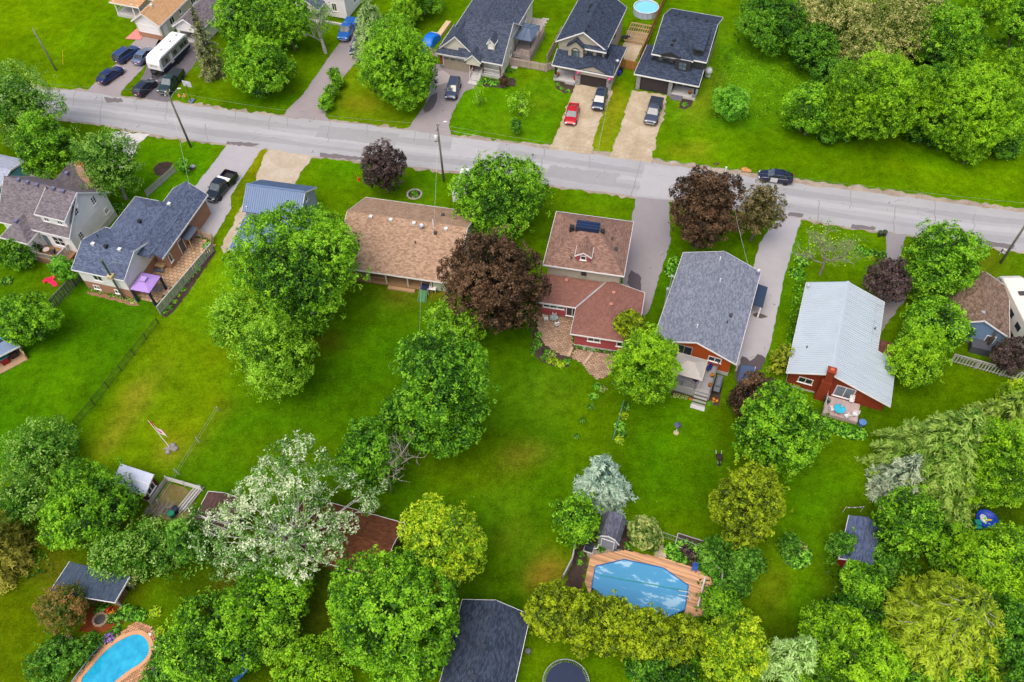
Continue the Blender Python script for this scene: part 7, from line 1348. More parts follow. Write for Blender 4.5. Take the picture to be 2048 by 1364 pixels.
bbq(1433,778,0,D6(68),'long grey covered barbecue below the grey deck',lin(110,114,122,.8),1.5); bbq(26,343,.8,D6(30),'black barbecue on the white-railed deck'); bbq(80,500,1.0,D6(-20),'black barbecue on the farmhouse deck'); bbq(1250,82,0,D6(10),'black barbecue beside the unfinished deck frame')
table(97,506,1.0,.42,plain(lin(190,176,168,.85)),'round pale table on the farmhouse deck'); chair(98,484,1.0,D6(20),plain(lin(40,46,70,.8)),'dark chair near the farmhouse door'); chair(110,509,1.0,D6(-100),plain(lin(50,56,84,.8)),'dark chair beside the round pale table'); chair(126,487,1.0,D6(-60),plain(lin(40,44,60,.8)),'dark chair at the screened end of the farmhouse deck')
def picnic():
    p = G(320,536,0); root = thing('picnic_table','wooden picnic table with blue-grey benches on the stone patio','table',(p[0],p[1],0),D6(-16)); [MB().mm(-.95,.95,-.40+.2*i,-.215+.2*i,.72,.76).build('board', PTWOOD, root) for i in range(4)]; [MB().mm(-.95,.95,y-.15,y+.15,.42,.46).build('bench', plain(lin(92,112,138,.8)), root) for y in (-.75,.75)]; [MB().path([(x,s*.15,.74),(x,s*.7,0)],.045,5).build('leg', OLDWOOD, root) for x in (-.7,.7) for s in (-1,1)]; [MB().mm(x-.03,x+.03,-.85,.85,.36,.42).build('crossbeam', OLDWOOD, root) for x in (-.7,.7)]
picnic()
def fpx(a, b): return zz((0,300), 3.788, a, b)
gp_ = [fpx(*q) for q in ((1090,1135),(1185,1160),(1640,720),(1560,690),(1390,640),(1300,760),(1180,800),(1000,1060))]; struct(sheet('patio_bedding', gp_, .012, SAND)); pavers('patio_pavers', [G(*q) for q in gp_], (.62,.48), laid(lin(208,172,134,.82), .2), .04, .035, -16)
table(317,583,0.04,.55,plain(lin(160,150,146,.8)),'round stone fire table beside the purple gazebo',.5); table(376,487,.04,.75,plain(lin(120,84,64,.8)),'octagonal brown-covered table beside the brick garage',.7)
struct(sheet('planting_bed', [fpx(*q) for q in ((1225,1245),(1260,1270),(1310,1230),(1420,1090),(1640,770),(1620,735),(1590,750))], .02, MULCH, .05, .3)); struct(sheet('planting_bed', [fpx(*q) for q in ((665,1060),(1010,1130),(1060,1180),(1000,1180),(820,1130),(660,1090))], .015, gravel(lin(120,84,60,.8), lin(150,110,84,.8), lin(176,140,110,.8)), .05, .3))
struct(sheet('planting_bed', [fpx(*q) for q in ((1160,140),(1200,100),(1260,88),(1310,95),(1290,130),(1230,195),(1180,190))], .02, MULCH, .04, .3)); struct(sheet('planting_bed', [(374,335),(382,331),(392,333),(390,339),(380,341)], .02, MULCH))
MB_ = MB()
tag(MB().blob((0,0,.1),(.45,.3,.28),10,6).build('rock', plain(lin(190,186,190,.85),.9,.2), loc=(*G(386,334)[:2],0), smooth=True), 'pale rock in the small mulch bed beside the black pickup drive', 'rock')
# ---- basketball hoop, toys, hydrant
p = G(384,203); q = thing('basketball_hoop','portable basketball hoop beside the road','basketball hoop',(p[0],p[1],0),D6(160)); MB().mm(-.4,.4,-.5,.5,0,.25).build('base',plain(lin(110,120,140,.85)),q,bevel=.05); MB().path([(0,.2,.2),(0,-.1,3.0)],.05,6).build('pole',BLACK,q); MB().mm(-.75,.75,-.36,-.31,2.5,3.45).build('backboard',plain((.5,.52,.55),.3),q); MB().mm(-.77,.77,-.39,-.365,2.48,2.54).build('backboard_edge',BLACK,q); MB().path([(.23*cos(a),-.62+.23*sin(a),2.65) for a in np.linspace(0,2*pi,17)],.018,5,cap=False).build('rim',plain(lin(220,90,30,.9)),q); m = MB(); m.lathe([(.22,0),(.16,-.3),(.12,-.42)],(0,-.62,2.65),10); m.build('net',plain(lin(230,180,160,.9)),q)
p = G(366,198); q = thing('toy_flags','orange and white toy flags on the verge beside the basketball hoop','toy',(p[0],p[1],0)); [MB().poly3([(x,0,.25),(x+.25,.05,.5),(x+.1,.1,1.0),(x-.15,.05,.6)],(.02,.05,0)).build('flag',plain(lin(236,150,90,.9)),q) for x in (-.5,.3)]; MB().tube((0,0,0),(0,0,.6),.03,.03,5).build('stick',WHITE,q)
p = G(718,362); q = thing('fire_hydrant','orange fire hydrant with a yellow marker rod on the bungalow lawn','hydrant',(p[0],p[1],0)); MB().lathe([(.16,0),(.16,.06),(.11,.08),(.11,.5),(.15,.52),(.13,.62),(.04,.72)],n=12).build('barrel',plain(lin(226,64,24,.9)),q,smooth=True); [MB().tube((0,0,.4),(x,0,.4),.06,.06,8).build('nozzle',plain(lin(226,64,24,.9)),q) for x in (-.2,.2)]; MB().tube((-.1,.15,.1),(-.35,.3,1.5),.025,.025,5).build('marker_rod',plain(lin(230,150,20,.9)),q)
# ---- sale sign, rocks
p = G(2003,512); q = thing('sale_sign','white real estate sign with red lettering beside the right-edge pole','sign',(p[0],p[1],0),D6(-40)); [MB().tube((x,0,0),(x,0,1.3),.025,.025,5).build('post',WHITE,q) for x in (-.3,.3)]; MB().mm(-.42,.42,-.02,.02,.5,1.25).build('panel',WHITE,q); MB().mm(-.38,-.2,-.03,-.021,.55,1.2).build('blue_band',plain(lin(60,80,150,.9)),q); text('SALE',.26,plain(lin(200,40,50,.9)),q,(.1,-.03,.88),(radians(90),0,0))
for i, (u, v, s) in enumerate(((1489,341,.55),(1497,343,.42))): tag(MB().blob((0,0,.3*s),(s,s*.8,s*.6),10,6).build('rock', plain(lin(206,150,84,.85),.9,.25,3), loc=(*G(u,v)[:2],0), smooth=True), ['larger orange boulder on the road verge above the crimson maple','smaller orange boulder on the road verge beside the parked navy sedan'][i], 'rock')
p = G(1450,346); q = thing('marker_post','white marker post on the road verge','post',(p[0],p[1],0)); MB().tube((0,0,0),(0,0,.9),.06,.05,8).build('shaft',WHITE,q); MB().mm(-.1,.1,-.1,.1,.85,1.1).build('plate',WHITE,q)
# ---- flag
def flag():
    p = G(341,897); root = thing('flagpole','leaning flagpole with a red and white maple leaf flag on a rock pile','flag',(p[0],p[1],0)); tip = G(309,858,4.6)-np.array([p[0],p[1],0])*1.0; tip = np.array([-1.1,.9,4.4]); MB().path([(0,0,0),tuple(tip)],[.04,.025],6).build('pole',WHITE,root); base = tip; d = np.array([.62,-.35,-.42]); dn = np.array([.25,-.2,-1.0]); dn /= np.linalg.norm(dn)
    def pt(s, t): return base+d*s*2.6+dn*t*1.35+np.array([.05,.08,.02])*sin(s*9+t*2)
    for a, b, mt in ((0,.25,lin(206,22,40,.95)),(.25,.75,(.82,.82,.82)),(.75,1.0,lin(206,22,40,.95))):
        m = MB(); m.grid([[tuple(pt(a+(b-a)*i/5, j/4)) for j in range(5)] for i in range(6)]); m.build('band', plain(mt,.8,.03), root)
    leaf = [(0,-.42),(.08,-.2),(.2,-.26),(.16,-.05),(.36,-.14),(.3,.0),(.4,.06),(.14,.24),(.16,.3),(.02,.26),(.02,.42),(-.02,.42),(-.02,.26),(-.16,.3),(-.14,.24),(-.4,.06),(-.3,0),(-.36,-.14),(-.16,-.05),(-.2,-.26),(-.08,-.2)]
    n_ = np.cross(d, dn); n_ /= np.linalg.norm(n_)
    for sg in (1,-1): MB().poly3([tuple(pt(.5+x*.26, .5+y)+n_*.012*sg) for x, y in leaf], tuple(n_*.004*sg)).build('leaf_emblem', plain(lin(206,22,40,.95),.8,.03), root)
flag()
p = G(344,898); q = thing('rock_pile','pile of pale rocks around the flagpole','rocks',(p[0],p[1],0))
for i in range(16): a = rng.random()*6.28; r = rng.random()**.6*.8; s = rng.uniform(.15,.34); MB().blob((r*cos(a),r*sin(a),s*.4),(s,s*rng.uniform(.6,1),s*.6),8,5).build('rock', plain(lin(150,144,138,.8),.95,.3,4), q)
# ---- coop pen contents, brush, logs
q = thing('brush_pile','pile of cut grey branches in the coop pen','brush',(*G(322,1020)[:2],0)); m = MB()
for i in range(70): x, y = rng.uniform(-1.3,1.3), rng.uniform(-.6,.6); a = D6(62)+rng.normal(0,.25); L = rng.uniform(.6,1.6); z = rng.uniform(.05,.4); m.path([(x-cos(a)*L/2,y-sin(a)*L/2,z),(x+cos(a)*L/2,y+sin(a)*L/2,z+rng.normal(0,.08))],[.03,.012],4)
stuff(m.build('branches', plain(lin(150,144,134,.8),.95,.3,3), q)); q['kind'] = 'stuff'; struct(sheet('bare_soil',[(302,1016),(338,966),(398,984),(372,1052),(340,1058)],.008,gravel(lin(90,84,40,.8),lin(122,112,66,.8),lin(150,140,100,.8)),.1,.4))
q = thing('timber_stack','loose stack of long grey timbers beside the coop pen','timber',(*G(382,1000)[:2],0),D6(62)); [MB().mm(-1.6+rng.uniform(-.3,.3),1.6+rng.uniform(-.3,.3),-.4+.16*i,-.27+.16*i,.1+.12*(i%2),.2+.12*(i%2)).build('plank', GREYF, q) for i in range(6)]
# ---- gardens right
q = thing('wheelbarrow','black wheelbarrow full of soil on the lawn','wheelbarrow',(*G(1437,922)[:2],0),D6(-5)); m = MB(); P0 = [(-.3,-.25,.6),(.3,-.25,.6),(.36,.5,.62),(-.36,.5,.62)]; P1 = [(-.18,-.1,.3),(.18,-.1,.3),(.2,.35,.3),(-.2,.35,.3)]; m.add(P0+P1,[(4,5,6,7)[::-1]]+[(i,(i+1)%4,4+(i+1)%4,4+i) for i in range(4)]); m.build('tray',BLACK,q); MB().mm(-.26,.26,-.15,.42,.5,.57).build('soil',MULCH,q); [MB().path([(s*.12,-.5,.25),(s*.25,.3,.35),(s*.3,1.0,.6)],.025,5).build('handle',GALV,q) for s in (-1,1)]; tm, rm = wheel_meshes(.2); o = mobj('wheel',tm,TYRE,q,(0,-.5,.2)); [MB().tube((s*.22,.3,.35),(s*.25,.35,0),.02,.02,5).build('leg',BLACK,q) for s in (-1,1)]
q = thing('bird_house','bird house on a white post on the lawn','bird house',(*G(1352,866)[:2],0),D6(20)); MB().tube((0,0,0),(0,0,1.3),.05,.05,6).build('post',WHITE,q); MB().mm(-.22,.22,-.2,.2,1.3,1.6).build('box',plain(lin(120,90,70,.8)),q); m = MB(); m.slab([(-.34,-.3,1.58),(0,-.3,1.85),(0,.3,1.85),(-.34,.3,1.58)],.03); m.slab([(0,-.3,1.85),(.34,-.3,1.58),(.34,.3,1.58),(0,.3,1.85)],.03); m.build('roof',plain(lin(90,96,120,.8)),q); MB().lathe([(.3,0),(.3,.12),(.02,.14)],n=12).build('base_stone',plain(lin(200,180,140,.85)),q)
q = thing('pool_heater','dark pool heat pump beside the garden shed','heat pump',(*G(1178,1098)[:2],0),D6(-21)); MB().mm(-.4,.4,-.35,.35,.08,.95).build('case',plain(lin(50,62,76,.8)),q,bevel=.03); MB().mm(-.5,.5,-.45,.45,0,.08).build('pad',CONC,q); MB().path([(.4,0,.4),(.8,.2,.4),(.8,.6,.4),(1.1,.7,.5)],.06,6).build('pipe',WHITE,q); MB().lathe([(.28,0),(.28,.03),(.02,.04)],(0,0,.95),14).build('fan_grille',BLACK,q)
struct(sheet('planting_bed',[(1150,1095),(1160,1070),(1200,1060),(1178,1110),(1162,1190),(1130,1170)],.012,MULCH,.1,.3)); struct(sheet('planting_bed',[(1236,1040),(1258,1060),(1262,1105),(1232,1098),(1216,1092)],.012,MULCH,.1,.3)); struct(sheet('gravel_pad',[(1166,1096),(1198,1090),(1246,1100),(1200,1116),(1180,1116)],.016,gravel(lin(130,120,106,.8),lin(160,148,132,.8),lin(180,170,156,.8)),.06,.3)); struct(sheet('gravel_pad',[(1310,1095),(1336,1088),(1338,1112),(1322,1122),(1308,1112)],.016,GR1,.06,.3))
struct(sheet('planting_bed',[(1334,1092),(1400,1112),(1436,1130),(1430,1160),(1395,1135),(1332,1118)],.012,MULCH,.1,.3))
q = thing('raised_bed','raised vegetable bed with grey timber edging above the pool','planter',(*G(1381,1090)[:2],0),D6(-21)); [MB().mm(*b,0,.3).build('edging',GREYF,q) for b in ((-1.5,1.5,-.75,-.68),(-1.5,1.5,.68,.75),(-1.5,-1.43,-.68,.68),(1.43,1.5,-.68,.68))]; MB().mm(-1.43,1.43,-.68,.68,0,.22).build('soil',MULCH,q)
for i, (u, v, rz) in enumerate(((1388,1140,-20),(1420,1182,70))): chair(u,v,.34,D6(rz),plain(lin(50,90,170,.85)) if i == 0 else DARK,['blue pool chair on the cedar deck','dark lounger at the right end of the cedar deck'][i])
struct(sheet('planting_bed',[(1560,1100),(1580,1082),(1610,1086),(1624,1105),(1616,1134),(1590,1138),(1566,1126)],.012,gravel(lin(60,96,20,.8),lin(84,124,40,.8),lin(120,150,80,.8)),.1,.3)); q = thing('log_stump','pale cut logs in the round island bed','log',(*G(1587,1100)[:2],0)); [MB().tube((-.3+.25*i,-.3,.12),(-.1+.25*i,.35,.2),.11,.10,8).build('log',wood(lin(216,186,150,.85)),q) for i in range(3)]
q = thing('bunting','string of red white and blue bunting above the red shed','bunting',(*G(1703,1024)[:2],0)); MB().path([(-.9,0,1.2),(0,0,1.0),(.9,0,1.25)],.012,4).build('string',WHITE,q); [MB().poly3([(x,0,1.12),(x+.2,0,1.1),(x+.1,.0,.85)],(0,.01,0)).build('pennant',plain([lin(210,40,50,.9),(.8,.8,.8),lin(60,80,180,.9)][k%3]),q) for k, x in enumerate(np.linspace(-.85,.7,9))]; [MB().tube((x,0,0),(x,0,1.25),.02,.02,5).build('stake',WHITE,q) for x in (-.9,.9)]
struct(sheet('bare_soil',[(1900,1040),(1935,1052),(1968,1068),(1958,1078),(1920,1072),(1896,1058)],.01,gravel(lin(60,36,26,.8),lin(92,56,40,.8),lin(120,80,60,.8)),.15,.3)); q = thing('garden_stakes','row of pale timber stakes on the soil heap','stakes',(*G(1914,1052)[:2],0)); [MB().tube((-.4+.25*i,-.5,.05),(-.3+.25*i,.6,.35),.03,.03,5).build('stake',PTWOOD,q) for i in range(4)]
q = thing('toy_pool','blue plastic paddling pool with toys on the right lawn','toy',(*G(1972,1040)[:2],0)); MB().lathe([(.9,0),(.98,.28),(1.05,.3),(1.05,.26),(.92,.02),(.02,.02)],n=20).build('shell',plain(lin(20,70,190,.9),.4),q,smooth=True); MB().blob((-.3,.1,.2),(.35,.5,.15)).build('white_toy',plain((.7,.72,.8)),q); MB().blob((.2,-.1,.22),(.3,.12,.1)).build('yellow_toy',plain(lin(230,180,30,.9)),q)
q = thing('toy_slide','teal toy step beside the paddling pool','toy',(*G(1953,1048)[:2],0)); MB().mm(-.3,.3,-.3,.3,0,.5).build('block',plain(lin(20,140,130,.9)),q,bevel=.05); MB().mm(-.3,.3,-.6,-.3,0,.25).build('lower_step',plain(lin(20,140,130,.9)),q,bevel=.05)
q = thing('swing_set','white and blue swing set at the right edge','swing set',(*G(2046,806)[:2],0),D6(10)); [MB().path([(x,-.6,0),(x*.9,0,1.9),(x,.6,0)],.04,6).build('frame',WHITE,q) for x in (-1.1,1.1)]; MB().tube((-1.0,0,1.9),(1.0,0,1.9),.04,.04,6).build('top_bar',plain(lin(40,140,190,.9)),q); [MB().mm(-.9,-.2,-.1,.1,.5+.4*i,.54+.4*i).build('rung',WHITE,q) for i in range(3)]; MB().mm(.2,.7,-.15,.15,.6,.64).build('seat',plain(lin(40,140,190,.9)),q); [MB().tube((x,0,.62),(x,0,1.9),.012,.012,4).build('rope',GALV,q) for x in (.25,.65)]
q = thing('blue_tarpaulin','blue tarpaulin stretched over a frame at the bottom edge','tarpaulin',(*G(492,1334)[:2],0),D6(52)); m = MB(); m.grid([[(x,y,.9+.12*sin(x*3)+rng.normal(0,.02)) for x in np.linspace(-1.6,1.6,9)] for y in np.linspace(-.7,.7,5)][::-1]); m.build('sheet',plain(lin(60,130,220,.9),.45,.1,3),q); [MB().tube((x,y,0),(x,y,.85),.04,.04,5).build('post',OLDWOOD,q) for x in (-1.5,1.5) for y in (-.6,.6)]
q = thing('log_bench','dark log bench beside the reddish ornamental tree','bench',(*G(132,1292)[:2],0),D6(55)); [MB().tube((-.9,y,.4),(.9,y,.4),.09,.09,7).build('log',OLDWOOD,q) for y in (-.2,0,.2)]; [MB().tube((x,-.25,.2),(x,.25,.2),.12,.12,7).build('leg',OLDWOOD,q) for x in (-.6,.6)]; MB().box((0,.35,.75),(1.8,.08,.2)).build('backrest',OLDWOOD,q)
q = thing('fire_ring','round brick fire ring in the red mulch garden','fire ring',(*G(202,1240)[:2],0)); [MB().box((.62*cos(a),.62*sin(a),.14),(.2,.3,.28),rz=a).build('brick',plain(lin(176,146,124,.8),.95,.25,4),q) for a in np.linspace(0,2*pi,15)[:-1]]; MB().lathe([(.52,0),(.52,.08),(.02,.1)],n=14).build('ash',plain((.06,.06,.06)),q)
for i, (u, v, c) in enumerate(((98,560,lin(214,20,70,.9)),(106,567,lin(222,30,80,.9)))):
    m = MB(); m.grid([[(x+rng.normal(0,.06),y+rng.normal(0,.06),.08+.1*rng.random()) for x in np.linspace(-.75,.75,7)] for y in np.linspace(-.32,.32,4)][::-1]); tag(m.build('blanket', plain(c,.8,.1), loc=(*G(u,v)[:2],0), rz=D6(35 if i == 0 else -40)), ['crumpled pink blanket on the farmhouse lawn, nearer the house','crumpled pink blanket on the farmhouse lawn, nearer the young tree'][i], 'blanket')
q = thing('unfinished_deck','new timber joist frame of an unfinished deck behind the arched-window house','deck frame',tuple(G(1246,86)*[1,1,0]),D6(-20.6)); [MB().mm(0,3.9,y,y+.06,.35,.58).build('beam',PTWOOD,q) for y in (.2,1.5,2.8,4.2,5.4)]; [MB().mm(x,x+.05,.2,5.4,.40,.62).build('joist',PTWOOD,q) for x in np.linspace(.05,3.8,11)]; [MB().tube((x,y,0),(x,y,.4),.07,.07,6).build('pier',PTWOOD,q) for x in (.3,2,3.6) for y in (.3,2.8,5.3)]; struct(sheet('gravel_pad',[(1240,112),(1255,60),(1297,66),(1268,125),(1256,126)],.01,GR1,.1,.4))
q = thing('play_set','timber play frame behind the larch','play set',(*G(812,42)[:2],0),D6(-20)); MB().mm(-.6,.6,-.2,.5,1.5,1.6).build('platform',PTWOOD,q); MB().mm(-.5,.7,-1.1,-.3,.4,.48).build('bench',PTWOOD,q); [MB().tube((x,y,0),(x,y,1.6),.05,.05,5).build('post',DARK,q) for x in (-.55,.55) for y in (-.15,.45)]; [MB().tube((x,-.7,0),(x,-.7,.4),.05,.05,5).build('leg',PTWOOD,q) for x in (-.4,.6)]
q = thing('sandbox','timber-edged sandbox at the top edge','sandbox',(*G(848,5)[:2],0),D6(-20)); MB().mm(-1.1,1.1,-.8,.8,0,.25).build('frame',PTWOOD,q,bevel=.03); MB().mm(-1,1,-.7,.7,.25,.27).build('lid',wood(lin(224,180,120,.85)),q)
q = thing('lumber_pile','pile of pale lumber beside the dark-roofed house','lumber',(*G(888,62)[:2],0),D6(68)); [MB().mm(-2.2+rng.uniform(-.2,.2),2.2,-.4+.22*(i%4),-.2+.22*(i%4),.2*(i//4),.18+.2*(i//4)).build('plank',wood(lin(226,196,150,.85),.12,.8,0),q) for i in range(12)]
pavers('patio_pavers',[G(*q) for q in ((1050,32),(1095,38),(1082,72),(1072,72),(1060,62))],(.6,.5),gravel(lin(176,160,150,.8),lin(196,182,172,.8),lin(210,200,190,.8)),.03,.03,-20); pavers('stepping_stones',[G(*q) for q in ((60,352),(70,345),(62,340),(44,345))],(.6,.5),gravel(lin(160,150,146,.8),lin(186,176,170,.8),lin(200,190,186,.8)),.03,.08,-18)
q = thing('box_trailer','white box trailer almost hidden under the road-side maple','trailer',(*G(930,385)[:2],0),D6(-14)); MB().mm(-1.0,1.0,-2.6,2.6,.45,2.1).build('box',WHITE,q,bevel=.04); MB().mm(-.9,.9,-2.5,2.5,.3,.45).build('chassis',BLACK,q); tm, rm = wheel_meshes(.33); [mobj('rim',rm,CHROME,mobj('wheel',tm,TYRE,q,(s*1.02,0,.33))) for s in (-1,1)]; MB().path([(0,2.6,.4),(0,3.6,.4)],.05,5).build('hitch',BLACK,q)
q = thing('flower_ring','round stone-edged flower bed on the bungalow lawn','flower bed',(*G(829,389)[:2],0)); [MB().blob((.98*cos(a),.98*sin(a),.08),(.16,.12,.12),7,5).build('stone',plain(lin(180,170,160,.85),.95,.2,4),q) for a in np.linspace(0,2*pi,25)[:-1]]; MB().lathe([(.9,0),(.9,.05),(.02,.08)],n=20).build('soil',MULCH,q)
q = thing('bicycle_frame' if 0 else 'slide','white and navy toy slide with green frame beside the veranda','slide',(*G(850,586)[:2],0),D6(-13)); MB().box((0,.2,1.0),(1.0,.9,.08)).build('platform',plain(lin(40,50,90,.85)),q); m = MB(); [m.path([(x,-.3,1.0),(x*1.2,-1.6,.05)],.035,5) for x in (-.45,.45)]; m.build('rail',plain(lin(120,170,130,.85)),q); [MB().tube((x,y,0),(x,y,1.1),.04,.04,5).build('post',WHITE,q) for x in (-.5,.5) for y in (-.2,.6)]; MB().box((0,-.95,.52),(.8,1.5,.04),rx=radians(36)).build('chute',plain(lin(70,130,80,.85)),q); MB().box((.95,.3,.8),(.9,.6,.06)).build('side_seat',WHITE,q); [MB().tube((x,.3,0),(x,.3,.8),.03,.03,5).build('leg',WHITE,q) for x in (.6,1.3)]
# small blue shed roof beside the orange bungalow drive
h = House('bin_store','small navy-roofed store at the end of the asphalt drive',tuple(G(1474,765,1.6)[:2]),0,-21.9,'store'); h.roof([[(0,0,1.6),(1.5,0,1.9),(1.5,2.6,1.9),(0,2.6,1.6)]],metal(lin(70,90,124,.8),.5,0),.06,'roof',[((1.5,0,1.9),(1.5,2.6,1.9))]); h.wall(.1,1.4,.1,2.5,0,1.55,VINYL)
# ================================================================ person at the wood edge
def person():
    p = G(1609,270); root = thing('person','person in a dark top and black shorts bending at the edge of the wood','person',(p[0],p[1],0),D6(100))
    J = dict(pel=(0,0,.92), che=(0,-.14,1.28), nek=(0,-.20,1.45), hipL=(-.10,0,.90), kneL=(-.12,-.06,.50), ankL=(-.12,.03,.09), toeL=(-.12,-.14,.04), hipR=(.10,0,.90), kneR=(.12,-.02,.50), ankR=(.13,.06,.09), toeR=(.13,-.11,.04), shL=(-.19,-.17,1.38), elL=(-.26,-.22,1.10), wrL=(-.22,-.40,.95), shR=(.19,-.17,1.38), elR=(.27,-.20,1.10), wrR=(.22,-.40,.96), hed=(0,-.25,1.56))
    E_ = [('pel','che'),('che','nek'),('nek','hed'),('pel','hipL'),('hipL','kneL'),('kneL','ankL'),('ankL','toeL'),('pel','hipR'),('hipR','kneR'),('kneR','ankR'),('ankR','toeR'),('che','shL'),('shL','elL'),('elL','wrL'),('che','shR'),('shR','elR'),('elR','wrR')]
    R_ = dict(pel=.15,che=.16,nek=.065,hed=.07,hipL=.10,hipR=.10,kneL=.065,kneR=.065,ankL=.042,ankR=.042,toeL=.035,toeR=.035,shL=.075,shR=.075,elL=.048,elR=.048,wrL=.032,wrR=.032)
    names = list(J); me = bpy.data.meshes.new('body'); me.from_pydata([J[k] for k in names], [(names.index(a), names.index(b)) for a, b in E_], [])
    o = bpy.data.objects.new('body', me); COL.objects.link(o); o.parent = root; m = o.modifiers.new('skin','SKIN'); 
    if not me.skin_vertices: bpy.context.view_layer.objects.active = o
    lay = me.skin_vertices[0].data if me.skin_vertices else None
    if lay:
        for i, k in enumerate(names): lay[i].radius = (R_[k], R_[k]); lay[i].use_root = k == 'pel'
    s = o.modifiers.new('sub','SUBSURF'); s.levels = s.render_levels = 1; SK = plain(lin(206,160,136,.85),.6,.05); me.materials.append(SK)
    m = MB(); m.blob((0,-.29,1.66),(.085,.105,.125),12,9); m.blob((0,-.395,1.65),(.016,.022,.022),6,5); m.build('head', SK, root, smooth=True); MB().blob((0,-.265,1.70),(.098,.112,.115),12,8).build('hair', plain((.05,.035,.025)), root, smooth=True)
    for s_ in (-1,1): MB().blob((s_*.035,-.385,1.675),(.012,.01,.01),6,4).build('eye', BLACK, root)
    MB().path([(0,.01,.86),(0,0,.98),(0,-.06,1.12),(0,-.14,1.30),(0,-.18,1.42),(0,-.20,1.47)],[.165,.17,.17,.195,.17,.08],14).build('shirt', plain(lin(44,34,60,.9)), root, smooth=True); [MB().path([(s_*.17,-.16,1.40),(s_*.24,-.20,1.22)],[.095,.075],8).build('sleeve', plain(lin(44,34,60,.9)), root, smooth=True) for s_ in (-1,1)]
    m = MB(); m.path([(0,0,.98),(0,.0,.84)],[.175,.175],12); [m.path([(s_*.09,0,.92),(s_*.115,-.04,.55)],[.115,.10],10) for s_ in (-1,1)]; m.build('shorts', BLACK, root, smooth=True); [MB().blob((s_*.125,-.05,.045),(.05,.14,.05),8,5).build('shoe', DARK, root) for s_ in (-1,1)]
    for s_ in (-1,1):
        m = MB(); w_ = np.array([s_*.22,-.42,.93]); m.blob(tuple(w_+[0,-.03,-.02]),(.035,.05,.025),8,5)
        for k, L_ in enumerate((.06,.075,.08,.07)): m.path([tuple(w_+[(-.027+.018*k),-.06,-.02]), tuple(w_+[(-.027+.018*k),-.06-L_*.6,-.035]), tuple(w_+[(-.027+.018*k),-.06-L_*.8,-.065])],[.009,.008,.006],5)
        m.path([tuple(w_+[-s_*.03,-.02,-.02]), tuple(w_+[-s_*.06,-.06,-.04])],[.010,.007],5); m.build('hand', SK, root, smooth=True)
person()
# ================================================================ small plants, ground cover
TUF = {}
def tuft(u, v, r, sp, label, group, z=0.0, h=.8, name='garden_plant'):
    key = (sp, int(rng.integers(3)))
    p = G(u, v, z+r*h*.4)
    if key not in TUF:
        n = 170; d = sph(n); d[:,2] = np.abs(d[:,2]); pos = d*np.sqrt(rng.random((n,1)))*.98+rng.normal(0,.05,(n,3)); pos[:,2] = np.maximum(pos[:,2], .02); c = FL[sp] if sp in FL else SP[sp]['c']
        o = leaves('garden_plant', pos, d*.6+[0,0,.5]+rng.normal(0,.3,(n,3)), rng.uniform(.28,.5,n), rng.random(n), leafmat(c), None); TUF[key] = o.data; bpy.data.objects.remove(o)
    o = mobj(name, TUF[key], None, None, (p[0],p[1],z), rng.random()*6.28); o.scale = (r, r, r*h); adj = {'gold':'golden','plum':'purple-leaved','lush':'bright green','bush':'mid green','blossom':'pale-flowering','poplar':'silvery','orange':'orange-flowering','red':'red-flowering','purple':'purple-flowering'}.get(sp,'green')
    return tag(o, adj+' '+label, 'plant', group)
for u, v, r, sp in ((1073,683,.5,'bush'),(1077,668,.45,'lush'),(1070,695,.5,'bush'),(1082,700,.4,'plum'),(1093,703,.5,'bush'),(1104,706,.55,'blossom'),(1088,714,.45,'bush'),(1099,720,.5,'gold'),(1112,722,.6,'gold'),(1123,728,.6,'gold'),(1134,722,.5,'lush'),(1072,678,.3,'bush'),(1080,688,.35,'lush'),(1066,705,.35,'bush')): tuft(u,v,r,sp,'perennial in the curved mulch bed beside the paver patio','plants in the curved patio bed')
for u, v, r, sp in ((1154,692,.35,'bush'),(1162,693,.3,'bush'),(1197,700,.35,'bush'),(1212,702,.35,'bush'),(1228,702,.4,'bush')): tuft(u,v,r,sp,'low green plant in the bed under the pink wall','plants under the pink wall')
for u, v in ((1170,696),(1178,698),(1187,700)): tuft(u,v,.4,'poplar','silvery white plant under the pink house window','silvery plants under the pink wall')
for i,(u,v,r,sp) in enumerate(((405,512,.5,'lush'),(399,524,.55,'lush'),(394,536,.55,'lush'),(388,542,.5,'lush'),(374,560,.45,'bush'),(366,578,.4,'lush'),(345,586,.35,'lush'),(350,602,.35,'lush'),(340,614,.45,'bush'),(330,623,.4,'bush'),(358,590,.3,'gold'),(384,552,.3,'gold'))): tuft(u,v,r,sp,'perennial in the long mulch bed beside the grey garden fence','plants in the long fence bed')
for u, v, r in ((183,578,.45),(192,580,.45),(202,584,.4),(222,588,.45),(232,590,.5),(244,594,.45),(256,598,.45),(268,600,.5)): tuft(u,v,r,'blossom' if (u % 3) else 'bush','flowering plant in the bed along the brick base','plants along the brick base')
for u, v, r, sp in ((829,385,.55,'lush'),(824,390,.3,'bush'),(834,391,.35,'lush'),(827,394,.25,'blossom')): tuft(u,v,r,sp,'leafy plant inside the stone flower ring','plants in the stone ring',.06)
for u, v, r, sp in ((962,165,.7,'lush'),(974,160,.7,'bush'),(986,166,.7,'lush'),(998,163,.7,'bush'),(1010,160,.6,'bush'),(1016,140,.5,'bush'),(1024,142,.5,'bush')): tuft(u,v,r,sp,'shrub in the border below the porch of the brick-front house','shrubs below the brick-front porch')
